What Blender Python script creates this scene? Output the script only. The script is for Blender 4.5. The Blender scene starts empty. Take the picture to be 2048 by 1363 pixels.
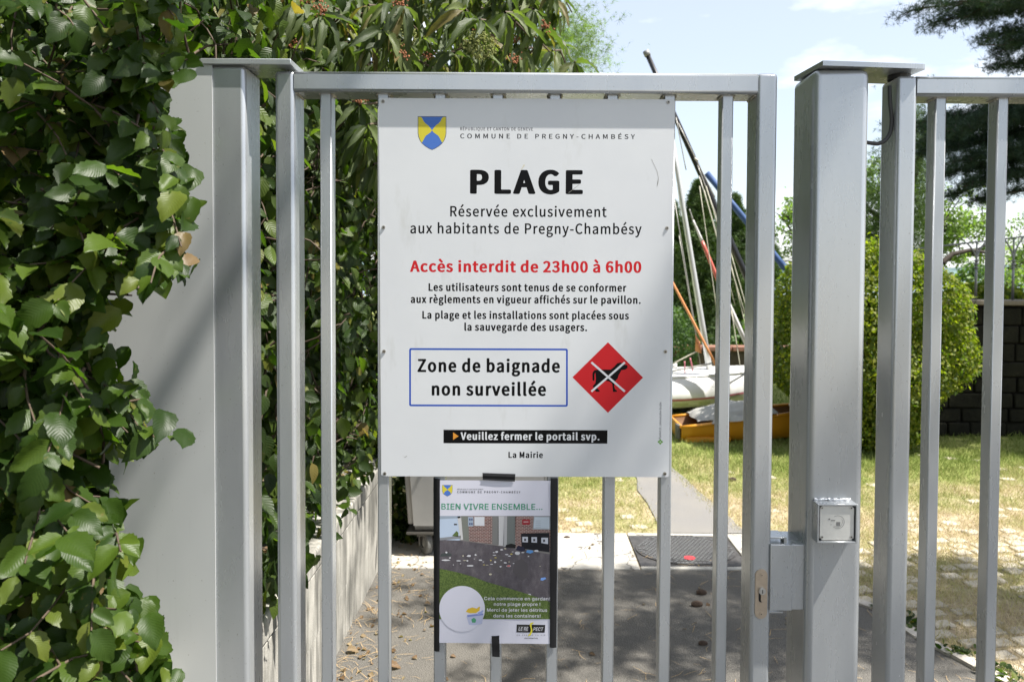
import bpy, bmesh, math, random
import numpy as np
from mathutils import Vector, Matrix

random.seed(7)
rng = np.random.default_rng(11)
scn = bpy.context.scene
COL = scn.collection

# ------------------------------------------------------------------ camera
F = 1600.0
TH = math.atan(1600 / 52000)
ROLL = 0.005
EYE = np.array([0.0, 0.0, 1.6])
_a = math.pi / 2 - TH
_Rx = np.array([[1, 0, 0], [0, math.cos(_a), -math.sin(_a)], [0, math.sin(_a), math.cos(_a)]])
_Rz = np.array([[math.cos(ROLL), -math.sin(ROLL), 0], [math.sin(ROLL), math.cos(ROLL), 0], [0, 0, 1]])
MR = _Rx @ _Rz
CX, CY = 1047.75, 599.23
cam = bpy.data.cameras.new('camera')
cam.sensor_width = 36
cam.lens = 36 * F / 2048
cam.shift_x = (1024 - CX) / 2048
cam.shift_y = (CY - 681.5) / 2048
cam.clip_start = 0.05
cam.clip_end = 9000
cam.dof.use_dof = True
cam.dof.focus_distance = 1.9
cam.dof.aperture_fstop = 7.0
camo = bpy.data.objects.new('camera', cam)
COL.objects.link(camo)
M4 = Matrix.Identity(4)
for i in range(3):
    for j in range(3):
        M4[i][j] = MR[i, j]
M4.translation = Vector(EYE)
camo.matrix_world = M4
scn.camera = camo

# ------------------------------------------------------------------ light
SUN_TRAVEL = Vector((-0.525, 0.17, -1.0)).normalized()
EXPOSURE = 1.2
SKY_STRENGTH = 0.08
SUN_STRENGTH = 5.0
world = bpy.data.worlds.new('World')
scn.world = world
world.use_nodes = True
wn = world.node_tree
wn.nodes.clear()
wo = wn.nodes.new('ShaderNodeOutputWorld')
wb = wn.nodes.new('ShaderNodeBackground')
sky = wn.nodes.new('ShaderNodeTexSky')
sky.sky_type = 'NISHITA'
sky.sun_disc = False
sky.sun_elevation = math.asin(-SUN_TRAVEL.z)
sky.sun_rotation = math.atan2(-SUN_TRAVEL.x, -SUN_TRAVEL.y)
sky.altitude = 380
sky.air_density = 1.0
sky.dust_density = 1.6
sky.ozone_density = 1.0
wtc = wn.nodes.new('ShaderNodeTexCoord')
wmap = wn.nodes.new('ShaderNodeMapping')
wmap.inputs['Scale'].default_value = (1.0, 1.0, 3.0)
wnz = wn.nodes.new('ShaderNodeTexNoise')
wnz.inputs['Scale'].default_value = 3.2
wnz.inputs['Detail'].default_value = 7
wnz.inputs['Roughness'].default_value = 0.55
wr = wn.nodes.new('ShaderNodeValToRGB')
wr.color_ramp.elements[0].position = 0.50
wr.color_ramp.elements[1].position = 0.64
wmix = wn.nodes.new('ShaderNodeMixRGB')
wmix.inputs[2].default_value = (9.5, 9.7, 10.0, 1)
wmul = wn.nodes.new('ShaderNodeMath')
wmul.operation = 'MULTIPLY_ADD'
wmul.inputs[1].default_value = 0.5
wmul.inputs[2].default_value = 0.30
wn.links.new(wtc.outputs['Generated'], wmap.inputs[0])
wn.links.new(wmap.outputs[0], wnz.inputs['Vector'])
wn.links.new(wnz.outputs['Fac'], wr.inputs[0])
wn.links.new(wr.outputs[0], wmul.inputs[0])
wn.links.new(wmul.outputs[0], wmix.inputs[0])
wn.links.new(sky.outputs[0], wmix.inputs[1])
wn.links.new(wmix.outputs[0], wb.inputs[0])
wb.inputs[1].default_value = SKY_STRENGTH
wn.links.new(wb.outputs[0], wo.inputs[0])
sl = bpy.data.lights.new('sun', 'SUN')
sl.energy = SUN_STRENGTH
sl.angle = math.radians(0.5)
sl.color = (1.0, 0.955, 0.89)
so = bpy.data.objects.new('sun', sl)
COL.objects.link(so)
so.rotation_euler = SUN_TRAVEL.to_track_quat('-Z', 'Y').to_euler()
so.location = (6, -3, 12)
scn.view_settings.view_transform = 'Standard'
scn.view_settings.look = 'None'
scn.view_settings.exposure = EXPOSURE
scn.view_settings.gamma = 1
scn.view_settings.use_curve_mapping = False
scn.cycles.max_bounces = 8
scn.cycles.diffuse_bounces = 3
scn.cycles.transparent_max_bounces = 8

# ------------------------------------------------------------------ helpers
def ray(px, py):
    d = np.array([(px - CX) / F, -(py - CY) / F, -1.0])
    return MR @ d

def W(px, py, Y):
    """point of the place that lies on the vertical plane y=Y along a sight line"""
    d = ray(px, py)
    return Vector(EYE + d * (Y / d[1]))

def G(px, py, z=0.0):
    d = ray(px, py)
    return Vector(EYE + d * ((z - EYE[2]) / d[2]))

def project(P):
    c = (np.asarray(P) - EYE) @ MR
    return CX + F * c[..., 0] / -c[..., 2], CY - F * c[..., 1] / -c[..., 2]

def tag(o, label=None, cat=None, group=None, kind=None):
    if label: o['label'] = label
    if cat: o['category'] = cat
    if group: o['group'] = group
    if kind: o['kind'] = kind
    return o

def empty(name, loc=(0, 0, 0), label=None, cat=None, group=None):
    o = bpy.data.objects.new(name, None)
    COL.objects.link(o)
    o.location = loc
    o.empty_display_size = 0.1
    return tag(o, label, cat, group)

def link(name, me, mat=None, parent=None):
    """me is in world coordinates; parent is an Empty that only translates"""
    o = bpy.data.objects.new(name, me)
    COL.objects.link(o)
    if mat is not None and len(me.materials) == 0:
        me.materials.append(mat)
    if parent is not None:
        o.parent = parent
        o.matrix_parent_inverse = Matrix.Translation(world_loc(parent)).inverted()
    return o

def world_loc(o):
    v = Vector((0, 0, 0))
    while o is not None:
        v = v + o.location if o.type == 'EMPTY' else v
        o = None
    return v

def bm_obj(name, bm, mat=None, parent=None, smooth=False):
    me = bpy.data.meshes.new(name)
    bm.normal_update()
    bm.to_mesh(me)
    bm.free()
    if smooth:
        me.polygons.foreach_set('use_smooth', [True] * len(me.polygons))
    return link(name, me, mat, parent)

def add_hex(bm, c):
    """c: eight corners, bottom four counter-clockwise and then top four"""
    v = [bm.verts.new(p) for p in c]
    fs = [(0, 3, 2, 1), (4, 5, 6, 7), (0, 1, 5, 4), (1, 2, 6, 5), (2, 3, 7, 6), (3, 0, 4, 7)]
    return [bm.faces.new([v[i] for i in f]) for f in fs], v

def add_box(bm, x0, x1, y0, y1, z0, z1, bev=0.0, seg=3, only=None):
    fs, v = add_hex(bm, [(x0, y0, z0), (x1, y0, z0), (x1, y1, z0), (x0, y1, z0), (x0, y0, z1), (x1, y0, z1), (x1, y1, z1), (x0, y1, z1)])
    if bev > 0:
        es = set(e for f in fs for e in f.edges)
        if only == 'z': es = [e for e in es if abs(e.verts[0].co.z - e.verts[1].co.z) > 1e-6]
        if only == 'x': es = [e for e in es if abs(e.verts[0].co.x - e.verts[1].co.x) > 1e-6]
        r = bmesh.ops.bevel(bm, geom=list(es), offset=bev, segments=seg, affect='EDGES', profile=0.5)
        for f in r['faces']: f.smooth = True

def box(name, x0, x1, y0, y1, z0, z1, mat, parent=None, bev=0.0, seg=3, only=None):
    bm = bmesh.new()
    add_box(bm, x0, x1, y0, y1, z0, z1, bev, seg, only)
    return bm_obj(name, bm, mat, parent)

def add_prism(bm, pts, y0, y1):
    """outline in (x, z), given counter-clockwise seen from the camera, between y0 (front) and y1"""
    a = [bm.verts.new((p[0], y0, p[1])) for p in pts]
    b = [bm.verts.new((p[0], y1, p[1])) for p in pts]
    n = len(pts)
    bm.faces.new(a)
    bm.faces.new(list(reversed(b)))
    for i in range(n):
        j = (i + 1) % n
        bm.faces.new((a[j], a[i], b[i], b[j]))

def add_slab(bm, pts, z0, z1):
    a = [bm.verts.new((p[0], p[1], z0)) for p in pts]
    b = [bm.verts.new((p[0], p[1], z1)) for p in pts]
    n = len(pts)
    bm.faces.new(list(reversed(a)))
    bm.faces.new(b)
    for i in range(n):
        j = (i + 1) % n
        bm.faces.new((a[i], a[j], b[j], b[i]))

def add_tube(bm, pts, rad, n=8, cap=True):
    pts = [Vector(p) for p in pts]
    if not hasattr(rad, '__len__'): rad = [rad] * len(pts)
    rings = []
    up = None
    for i, p in enumerate(pts):
        t = (pts[min(i + 1, len(pts) - 1)] - pts[max(i - 1, 0)]).normalized()
        if up is None:
            up = Vector((0, 0, 1)) if abs(t.z) < 0.9 else Vector((1, 0, 0))
        s = t.cross(up).normalized()
        up = s.cross(t).normalized()
        rings.append([bm.verts.new(p + (s * math.cos(2 * math.pi * k / n) + up * math.sin(2 * math.pi * k / n)) * rad[i]) for k in range(n)])
    for i in range(len(rings) - 1):
        for k in range(n):
            f = bm.faces.new((rings[i][k], rings[i][(k + 1) % n], rings[i + 1][(k + 1) % n], rings[i + 1][k]))
            f.smooth = True
    if cap and n > 2:
        bm.faces.new(list(reversed(rings[0])))
        bm.faces.new(rings[-1])

def tube(name, pts, rad, mat, parent=None, n=8):
    bm = bmesh.new()
    add_tube(bm, pts, rad, n)
    bmesh.ops.recalc_face_normals(bm, faces=bm.faces)
    return bm_obj(name, bm, mat, parent)

def add_cyl_y(bm, cx, cz, y0, y1, r, n=20):
    add_prism(bm, [(cx + r * math.cos(2 * math.pi * k / n), cz + r * math.sin(2 * math.pi * k / n)) for k in range(n)], y0, y1)

# ------------------------------------------------------------------ materials
class NT:
    def __init__(s, name):
        s.m = bpy.data.materials.new(name)
        s.m.use_nodes = True
        s.t = s.m.node_tree
        s.b = s.t.nodes['Principled BSDF']
        s.out = s.t.nodes['Material Output']
    def n(s, typ, **kw):
        nd = s.t.nodes.new(typ)
        for k, v in kw.items():
            if k in nd.inputs: nd.inputs[k].default_value = v
            else: setattr(nd, k, v)
        return nd
    def l(s, a, b): s.t.links.new(a, b)
    def noise(s, scale, detail=4, rough=0.55, vec=None, mscale=None):
        nd = s.n('ShaderNodeTexNoise')
        nd.inputs['Scale'].default_value = scale
        nd.inputs['Detail'].default_value = detail
        nd.inputs['Roughness'].default_value = rough
        tc = s.n('ShaderNodeTexCoord')
        src = tc.outputs['Object'] if vec is None else vec
        if mscale:
            mp = s.n('ShaderNodeMapping')
            mp.inputs['Scale'].default_value = mscale
            s.l(src, mp.inputs[0]); src = mp.outputs[0]
        s.l(src, nd.inputs['Vector'])
        return nd
    def ramp(s, src, stops):
        r = s.n('ShaderNodeValToRGB')
        e = r.color_ramp.elements
        while len(e) < len(stops): e.new(0.5)
        for k, (p, c) in enumerate(stops):
            e[k].position = p
            e[k].color = (c[0], c[1], c[2], 1) if hasattr(c, '__len__') else (c, c, c, 1)
        s.l(src, r.inputs[0])
        return r
    def mix(s, fac, a, b, typ='MIX'):
        m = s.n('ShaderNodeMixRGB', blend_type=typ)
        for i, v in ((0, fac), (1, a), (2, b)):
            if isinstance(v, (int, float)): m.inputs[i].default_value = v
            elif isinstance(v, tuple): m.inputs[i].default_value = (*v, 1)
            else: s.l(v, m.inputs[i])
        return m.outputs[0]
    def bump(s, src, strength, dist=0.002):
        b = s.n('ShaderNodeBump')
        b.inputs['Strength'].default_value = strength
        b.inputs['Distance'].default_value = dist
        s.l(src, b.inputs['Height'])
        s.l(b.outputs[0], s.b.inputs['Normal'])
        return b

def simple(name, col, rough=0.5, metal=0.0, spec=0.5, var=0.0, vscale=8, bump=0.0, bscale=60, coat=0.0):
    m = NT(name)
    m.b.inputs['Roughness'].default_value = rough
    m.b.inputs['Metallic'].default_value = metal
    m.b.inputs['Specular IOR Level'].default_value = spec
    m.b.inputs['Coat Weight'].default_value = coat
    m.b.inputs['Base Color'].default_value = (*col, 1)
    if var > 0:
        nz = m.noise(vscale, 6, 0.6)
        r = m.ramp(nz.outputs['Fac'], [(0.3, tuple(c * (1 - var) for c in col)), (0.7, tuple(min(1, c * (1 + var)) for c in col))])
        m.l(r.outputs[0], m.b.inputs['Base Color'])
    if bump > 0:
        nb = m.noise(bscale, 4, 0.6)
        m.bump(nb.outputs['Fac'], bump)
    return m.m

def paint_mat():
    m = NT('grey_gate_paint')
    n1 = m.noise(3.0, 5, 0.6, mscale=(3, 3, 0.7))
    n2 = m.noise(70, 5, 0.7, mscale=(2.2, 2.2, 0.25))
    n3 = m.noise(14, 2, 0.5, mscale=(1, 1, .4))
    c1 = m.ramp(n1.outputs['Fac'], [(0.3, (0.42, 0.44, 0.455)), (0.7, (0.47, 0.49, 0.50))])
    c2 = m.mix(m.ramp(n2.outputs['Fac'], [(0.35, 0.0), (0.75, 0.07)]).outputs[0], c1.outputs[0], (0.28, 0.28, 0.27))
    spots = m.noise(230, 1, 0.5)
    c3 = m.mix(m.ramp(spots.outputs['Fac'], [(0.74, 0.0), (0.78, 0.55)]).outputs[0], c2, (0.16, 0.14, 0.12))
    wear = m.noise(9, 3, 0.6, mscale=(1, 1, 0.35))
    c4 = m.mix(m.ramp(wear.outputs['Fac'], [(0.73, 0.0), (0.79, 0.16)]).outputs[0], c3, (0.5, 0.47, 0.38))
    m.l(c4, m.b.inputs['Base Color'])
    m.b.inputs['Metallic'].default_value = 0.5
    m.l(m.ramp(n1.outputs['Fac'], [(0.3, 0.22), (0.75, 0.34)]).outputs[0], m.b.inputs['Roughness'])
    m.b.inputs['Specular IOR Level'].default_value = 0.6
    b = m.bump(n3.outputs['Fac'], 0.08, 0.0010)
    bb = m.n('ShaderNodeBump'); bb.inputs['Strength'].default_value = 0.08; bb.inputs['Distance'].default_value = 0.001
    nf = m.noise(380, 2, 0.5)
    m.l(nf.outputs['Fac'], bb.inputs['Height']); m.l(b.outputs[0], bb.inputs['Normal']); m.l(bb.outputs[0], m.b.inputs['Normal'])
    return m.m

def leaf_mat(name, stops, trans=0.35, rough=0.42, veins=14.0, vein_amt=0.25, under=1.35, spots=True, spec=0.26, bump=.35):
    """leaf: colour picked per leaf, paler veins from the leaf's own UV, light shining through"""
    m = NT(name)
    geo = m.n('ShaderNodeNewGeometry')
    oi = m.n('ShaderNodeObjectInfo')
    ad = m.n('ShaderNodeMath', operation='ADD')
    m.l(geo.outputs['Random Per Island'], ad.inputs[0]); m.l(oi.outputs['Random'], ad.inputs[1])
    fr = m.n('ShaderNodeMath', operation='FRACT'); m.l(ad.outputs[0], fr.inputs[0])
    base = m.ramp(fr.outputs[0], stops)
    uv = m.n('ShaderNodeUVMap')
    sep = m.n('ShaderNodeSeparateXYZ'); m.l(uv.outputs[0], sep.inputs[0])
    au = m.n('ShaderNodeMath', operation='ABSOLUTE'); m.l(sep.outputs[0], au.inputs[0])
    k = m.n('ShaderNodeMath', operation='MULTIPLY_ADD'); k.inputs[1].default_value = -0.28
    m.l(au.outputs[0], k.inputs[0]); m.l(sep.outputs[1], k.inputs[2])
    s = m.n('ShaderNodeMath', operation='MULTIPLY'); s.inputs[1].default_value = veins * 2 * math.pi
    m.l(k.outputs[0], s.inputs[0])
    sn = m.n('ShaderNodeMath', operation='SINE'); m.l(s.outputs[0], sn.inputs[0])
    vr = m.ramp(sn.outputs[0], [(0.55, 0.0), (1.0, 1.0)])
    mid = m.ramp(au.outputs[0], [(0.0, 1.0), (0.07, 0.0)])
    vm = m.mix(1.0, vr.outputs[0], mid.outputs[0], 'LIGHTEN')
    vm2 = m.n('ShaderNodeMath', operation='MULTIPLY'); vm2.inputs[1].default_value = vein_amt
    m.l(vm, vm2.inputs[0])
    bright = m.mix(1.0, base.outputs[0], (1.7, 1.6, 1.5), 'MULTIPLY')
    col = m.mix(vm2.outputs[0], base.outputs[0], bright)
    if spots:
        nz = m.noise(55, 3, 0.6)
        col = m.mix(m.ramp(nz.outputs['Fac'], [(0.66, 0.0), (0.74, 0.5)]).outputs[0], col, (0.16, 0.12, 0.035))
    col2 = m.mix(geo.outputs['Backfacing'], col, m.mix(1.0, col, (under, under, under * 1.15), 'MULTIPLY'))
    m.l(col2, m.b.inputs['Base Color'])
    m.b.inputs['Roughness'].default_value = rough
    m.b.inputs['Specular IOR Level'].default_value = spec
    m.bump(sn.outputs[0], bump, 0.0012)
    tr = m.n('ShaderNodeBsdfTranslucent')
    tcol = m.mix(1.0, col2, (1.9, 2.3, 0.55), 'MULTIPLY')
    m.l(tcol, tr.inputs[0])
    mx = m.n('ShaderNodeMixShader'); mx.inputs[0].default_value = trans
    m.l(m.b.outputs[0], mx.inputs[1]); m.l(tr.outputs[0], mx.inputs[2])
    m.l(mx.outputs[0], m.out.inputs[0])
    return m.m

PAINT = paint_mat()
HORN = leaf_mat('hornbeam_leaf', [(0.0, (0.015, 0.034, 0.005)), (0.45, (0.029, 0.057, 0.007)), (0.8, (0.058, 0.095, 0.011)), (0.975, (0.0924, 0.1134, 0.0168)), (0.99, (0.1344, 0.0924, 0.0420)), (1.0, (0.1512, 0.1008, 0.0504))], veins=13, trans=0.34, vein_amt=0.16, rough=0.42, bump=.1)
IVY = leaf_mat('hedge_leaf', [(0.0, (0.0166, 0.0331, 0.0074)), (0.5, (0.0331, 0.0589, 0.0110)), (0.9, (0.0690, 0.1012, 0.0166)), (0.97, (0.1104, 0.1288, 0.0184)), (1.0, (0.1380, 0.0920, 0.0368))], veins=8, trans=0.36)
VIB = leaf_mat('viburnum_leaf', [(0.0, (0.0378, 0.0554, 0.0218)), (0.6, (0.0672, 0.0907, 0.0353)), (0.94, (0.1050, 0.1302, 0.0462)), (1.0, (0.1344, 0.1008, 0.0420))], veins=16, trans=0.30, rough=0.48, vein_amt=0.4, bump=.25)
BOX_L = leaf_mat('clipped_hedge_leaf', [(0.0, (0.05, 0.085, 0.012)), (0.5, (0.11, 0.14, 0.016)), (1.0, (0.20, 0.21, 0.025))], veins=6, trans=0.35, spots=False)
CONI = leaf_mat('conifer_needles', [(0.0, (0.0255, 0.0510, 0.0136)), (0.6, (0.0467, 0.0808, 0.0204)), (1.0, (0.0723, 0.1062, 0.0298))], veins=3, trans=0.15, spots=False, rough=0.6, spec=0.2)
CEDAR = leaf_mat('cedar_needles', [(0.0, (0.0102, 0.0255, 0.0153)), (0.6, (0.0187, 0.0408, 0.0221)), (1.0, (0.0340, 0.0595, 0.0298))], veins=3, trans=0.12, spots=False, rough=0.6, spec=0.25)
OLIVE = leaf_mat('pale_tree_leaf', [(0.0, (0.07, 0.11, 0.035)), (0.6, (0.11, 0.16, 0.055)), (1.0, (0.17, 0.21, 0.08))], veins=4, trans=0.4, spots=False)
BARK = simple('brown_bark', (0.10, 0.07, 0.045), 0.85, var=0.4, vscale=25, bump=0.5, bscale=40)
DARKBARK = simple('dark_bark', (0.045, 0.036, 0.028), 0.9, var=0.4, vscale=12, bump=0.5, bscale=20)
TWIG = simple('twig', (0.075, 0.052, 0.034), 0.8, var=0.3, vscale=40)
BUD = simple('rust_bud', (0.30, 0.115, 0.05), 0.8, var=0.4, vscale=60)
BERRY = simple('green_berry', (0.20, 0.22, 0.06), 0.5, var=0.3, vscale=60)
DRYLEAF = leaf_mat('dry_leaf', [(0.0, (0.0910, 0.0560, 0.0280)), (0.5, (0.1540, 0.0980, 0.0525)), (1.0, (0.2380, 0.1890, 0.1120))], veins=10, trans=0.2, spots=False)

# ------------------------------------------------------------------ foliage geometry
def leaf_base(kind, rows=9, cols=4, seed=0, curl=0.18, fold=0.16):
    """all-quad leaf of length 1 along +Y, normal +Z; u runs -1..1 across, v 0..1 along"""
    r = np.random.default_rng(seed)
    V, UV, Fc = [], [], []
    tw = r.uniform(-0.25, 0.25)
    wav = r.uniform(0, 6)
    for i in range(rows + 1):
        t = i / rows
        if kind == 'ovate':
            w = 0.33 * (math.sin(math.pi * min(1, t ** 0.72)) ** 0.75) if 0 < t < 1 else 0.0
            w *= (1 - 0.35 * max(0, t - 0.75) / 0.25)
            if rows > 5: w *= 1.0 if i % 2 else 0.9
        elif kind == 'lance':
            w = 0.125 * (math.sin(math.pi * t ** 0.85) ** 0.7) if 0 < t < 1 else 0.0
        elif kind == 'ivy':
            w = 0.36 * (math.sin(math.pi * t ** 0.6) ** 0.6) if 0 < t < 1 else 0.0
        else:
            w = 0.3 * math.sin(math.pi * t) if 0 < t < 1 else 0.0
        w = max(w, 0.006)
        for j in range(cols + 1):
            u = -1 + 2 * j / cols
            z = fold * abs(u) * w * 1.6 - curl * t * t + 0.02 * math.sin(wav + 7 * t + 3 * u) + tw * u * w * t
            if rows > 5: z += (0.012 if i % 2 else -0.012) * abs(u)
            if rows > 5 and j in (0, cols): yy = t + (0.018 if i % 2 else -0.012)
            else: yy = t
            V.append((u * w, yy * (1 - 0.15 * curl * t), z))
            UV.append((u, t))
    n = cols + 1
    for i in range(rows):
        for j in range(cols):
            Fc.append((i * n + j, i * n + j + 1, (i + 1) * n + j + 1, (i + 1) * n + j))
    return np.array(V, float), np.array(Fc, int), np.array(UV, float)

def tuft_base(blades=7, seed=0, w=0.10, spread=1.0):
    r = np.random.default_rng(seed)
    V, Fc, UV = [], [], []
    for k in range(blades):
        a = 2 * math.pi * k / blades + r.uniform(-.3, .3)
        e = r.uniform(-0.1, 0.9) * spread
        d = np.array([math.cos(a) * math.cos(e), math.sin(a) * math.cos(e), math.sin(e)])
        s = np.cross(d, [0, 0, 1]); s /= max(1e-6, np.linalg.norm(s)); s = s * w
        L = r.uniform(.7, 1.1)
        b = len(V)
        V += [-s * .5, s * .5, d * L + s * .15, d * L - s * .15]
        UV += [(-1, 0), (1, 0), (1, 1), (-1, 1)]
        Fc.append((b, b + 1, b + 2, b + 3))
    return np.array(V), np.array(Fc, int), np.array(UV, float)

def frames(axis, normal):
    y = axis / np.linalg.norm(axis, axis=1)[:, None]
    z = normal - (normal * y).sum(1)[:, None] * y
    z /= np.maximum(1e-9, np.linalg.norm(z, axis=1))[:, None]
    x = np.cross(y, z)
    return np.stack([x, y, z], axis=2)      # columns are the local axes

def cloud_mesh(name, bases, P, R, S, mat, smooth=True):
    """join many leaves into one mesh; bases: list of variants"""
    n = len(P)
    pick = rng.integers(0, len(bases), n)
    Vs, Fs, Us = [], [], []
    off = 0
    for k, (V, Fc, UV) in enumerate(bases):
        idx = np.where(pick == k)[0]
        if len(idx) == 0: continue
        vv = np.einsum('nij,vj->nvi', R[idx], V) * S[idx][:, None, None] + P[idx][:, None, :]
        Vs.append(vv.reshape(-1, 3))
        ff = (Fc[None] + (np.arange(len(idx)) * len(V))[:, None, None]).reshape(-1, 4) + off
        Fs.append(ff)
        Us.append(np.tile(UV[Fc.ravel()], (len(idx), 1)))
        off += len(idx) * len(V)
    Vs = np.vstack(Vs); Fs = np.vstack(Fs); Us = np.vstack(Us)
    me = bpy.data.meshes.new(name)
    me.vertices.add(len(Vs)); me.vertices.foreach_set('co', Vs.astype(np.float32).ravel())
    me.loops.add(Fs.size); me.loops.foreach_set('vertex_index', Fs.astype(np.int32).ravel())
    me.polygons.add(len(Fs))
    me.polygons.foreach_set('loop_start', (np.arange(len(Fs)) * 4).astype(np.int32))
    me.polygons.foreach_set('loop_total', np.full(len(Fs), 4, np.int32))
    uvl = me.uv_layers.new(name='UVMap')
    uvl.data.foreach_set('uv', Us.astype(np.float32).ravel())
    me.update(calc_edges=True)
    if smooth: me.polygons.foreach_set('use_smooth', np.ones(len(Fs), bool))
    me.materials.append(mat)
    return me

def leaf_parts(name, bases, P, R, S, mat, parent, mats=None):
    """single leaves, each an object of its own sharing mesh data"""
    meshes = [cloud_mesh(name, [b], np.zeros((1, 3)), np.eye(3)[None], np.ones(1), mat) for b in bases]
    ploc = world_loc(parent)
    for i in range(len(P)):
        o = bpy.data.objects.new(name, meshes[i % len(meshes)])
        m = Matrix.Identity(4)
        for a in range(3):
            for b in range(3):
                m[a][b] = float(R[i][a, b] * S[i])
        m.translation = Vector(P[i]) - ploc
        o.matrix_basis = m
        COL.objects.link(o)
        o.parent = parent

def rv(n): 
    v = rng.normal(size=(n, 3)); return v / np.linalg.norm(v, axis=1)[:, None]

# ================================================================== SETTING
def sheet(name, pts, z, mat, kind='structure', sub=0):
    bm = bmesh.new()
    f = bm.faces.new([bm.verts.new((p[0], p[1], z)) for p in pts])
    if f.normal.z < 0: f.normal_flip()
    bmesh.ops.triangulate(bm, faces=bm.faces)
    bmesh.ops.recalc_face_normals(bm, faces=bm.faces)
    for f in bm.faces:
        if f.normal.z < 0: f.normal_flip()
    return tag(bm_obj(name, bm, mat), kind=kind)

# dry soil and grass ground
m = NT('dry_ground')
n1 = m.noise(1.1, 6, 0.65)
n2 = m.noise(28, 5, 0.7)
n3 = m.noise(0.35, 4, 0.6)
c = m.ramp(n2.outputs['Fac'], [(0.3, (0.22, 0.17, 0.11)), (0.55, (0.40, 0.33, 0.22)), (0.75, (0.52, 0.45, 0.32))])
g = m.ramp(n2.outputs['Fac'], [(0.3, (0.12, 0.14, 0.04)), (0.7, (0.26, 0.29, 0.09))])
sep = m.n('ShaderNodeSeparateXYZ'); tc = m.n('ShaderNodeTexCoord'); m.l(tc.outputs['Object'], sep.inputs[0])
mr = m.n('ShaderNodeMapRange'); mr.inputs[1].default_value = 5.6; mr.inputs[2].default_value = 7.2
m.l(sep.outputs[1], mr.inputs[0])
ad = m.n('ShaderNodeMath', operation='MULTIPLY_ADD'); ad.inputs[1].default_value = 0.42
m.l(mr.outputs[0], ad.inputs[0]); m.l(n1.outputs['Fac'], ad.inputs[2])
fac = m.ramp(ad.outputs[0], [(0.48, 0.0), (0.72, 1.0)])
m.l(m.mix(fac.outputs[0], c.outputs[0], g.outputs[0]), m.b.inputs['Base Color'])
m.b.inputs['Roughness'].default_value = 0.95
m.b.inputs['Specular IOR Level'].default_value = 0.15
m.bump(n2.outputs['Fac'], 0.8, 0.02)
GROUND = m.m
sheet('ground', [(-60, -30), (70, -30), (70, 60), (-60, 60)], 0.0, GROUND)

# asphalt
m = NT('asphalt')
a1 = m.noise(420, 2, 0.6); a2 = m.noise(2.2, 5, 0.6); a3 = m.n('ShaderNodeTexVoronoi'); a3.inputs['Scale'].default_value = 210
tc = m.n('ShaderNodeTexCoord'); m.l(tc.outputs['Object'], a3.inputs['Vector'])
c1 = m.ramp(a1.outputs['Fac'], [(0.3, (0.065, 0.062, 0.057)), (0.6, (0.135, 0.128, 0.114)), (0.8, (0.30, 0.28, 0.24))])
c2 = m.mix(m.ramp(a2.outputs['Fac'], [(0.35, 0.0), (0.75, 0.45)]).outputs[0], c1.outputs[0], (0.17, 0.155, 0.13))
m.l(c2, m.b.inputs['Base Color']); m.b.inputs['Roughness'].default_value = 0.9
m.b.inputs['Specular IOR Level'].default_value = 0.25
m.bump(a3.outputs['Distance'], 0.9, 0.004)
ASPH = m.m
edge = [(2.75, 2.1), (2.0, 2.85), (1.84, 3.2), (1.74, 3.5), (1.68, 3.8), (1.52, 4.0), (1.36, 4.22), (1.42, 4.3)]
sheet('asphalt_drive', [(-0.79, 4.3), (-0.79, 1.7), (2.75, 1.7)] + edge, 0.004, ASPH)
m = NT('road_asphalt'); a1 = m.noise(300, 3, 0.6)
m.l(m.ramp(a1.outputs['Fac'], [(0.3, (0.035, 0.035, 0.036)), (0.7, (0.075, 0.074, 0.072))]).outputs[0], m.b.inputs['Base Color']); m.b.inputs['Roughness'].default_value = 0.85
m.bump(a1.outputs['Fac'], 0.7, 0.004)
sheet('road', [(-9, 1.695), (-9, -9), (12, -9), (12, 1.695)], 0.004, m.m)
m = NT('path_asphalt')
a1 = m.noise(260, 3, 0.6); a2 = m.noise(1.8, 5, 0.6)
c1 = m.ramp(a1.outputs['Fac'], [(0.3, (0.13, 0.125, 0.12)), (0.7, (0.22, 0.212, 0.20))])
c2 = m.mix(m.ramp(a2.outputs['Fac'], [(0.4, 0.0), (0.75, 0.4)]).outputs[0], c1.outputs[0], (0.26, 0.235, 0.19))
m.l(c2, m.b.inputs['Base Color']); m.b.inputs['Roughness'].default_value = 0.9
m.bump(a1.outputs['Fac'], 0.6, 0.004)
PATHM = m.m
r_ = random.Random(5)
L_, R_ = [], []
for k in range(17):
    y = 4.92 + k * 0.33
    L_.append((0.86 + 0.0 * k + r_.uniform(-.02, .02) + 0.004 * k * k * 0.3, y))
    R_.append((1.38 - 0.03 * min(k, 6) + r_.uniform(-.02, .02) + 0.004 * k * k * 0.3, y))
sheet('path', L_ + R_[::-1], 0.008, PATHM)

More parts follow.
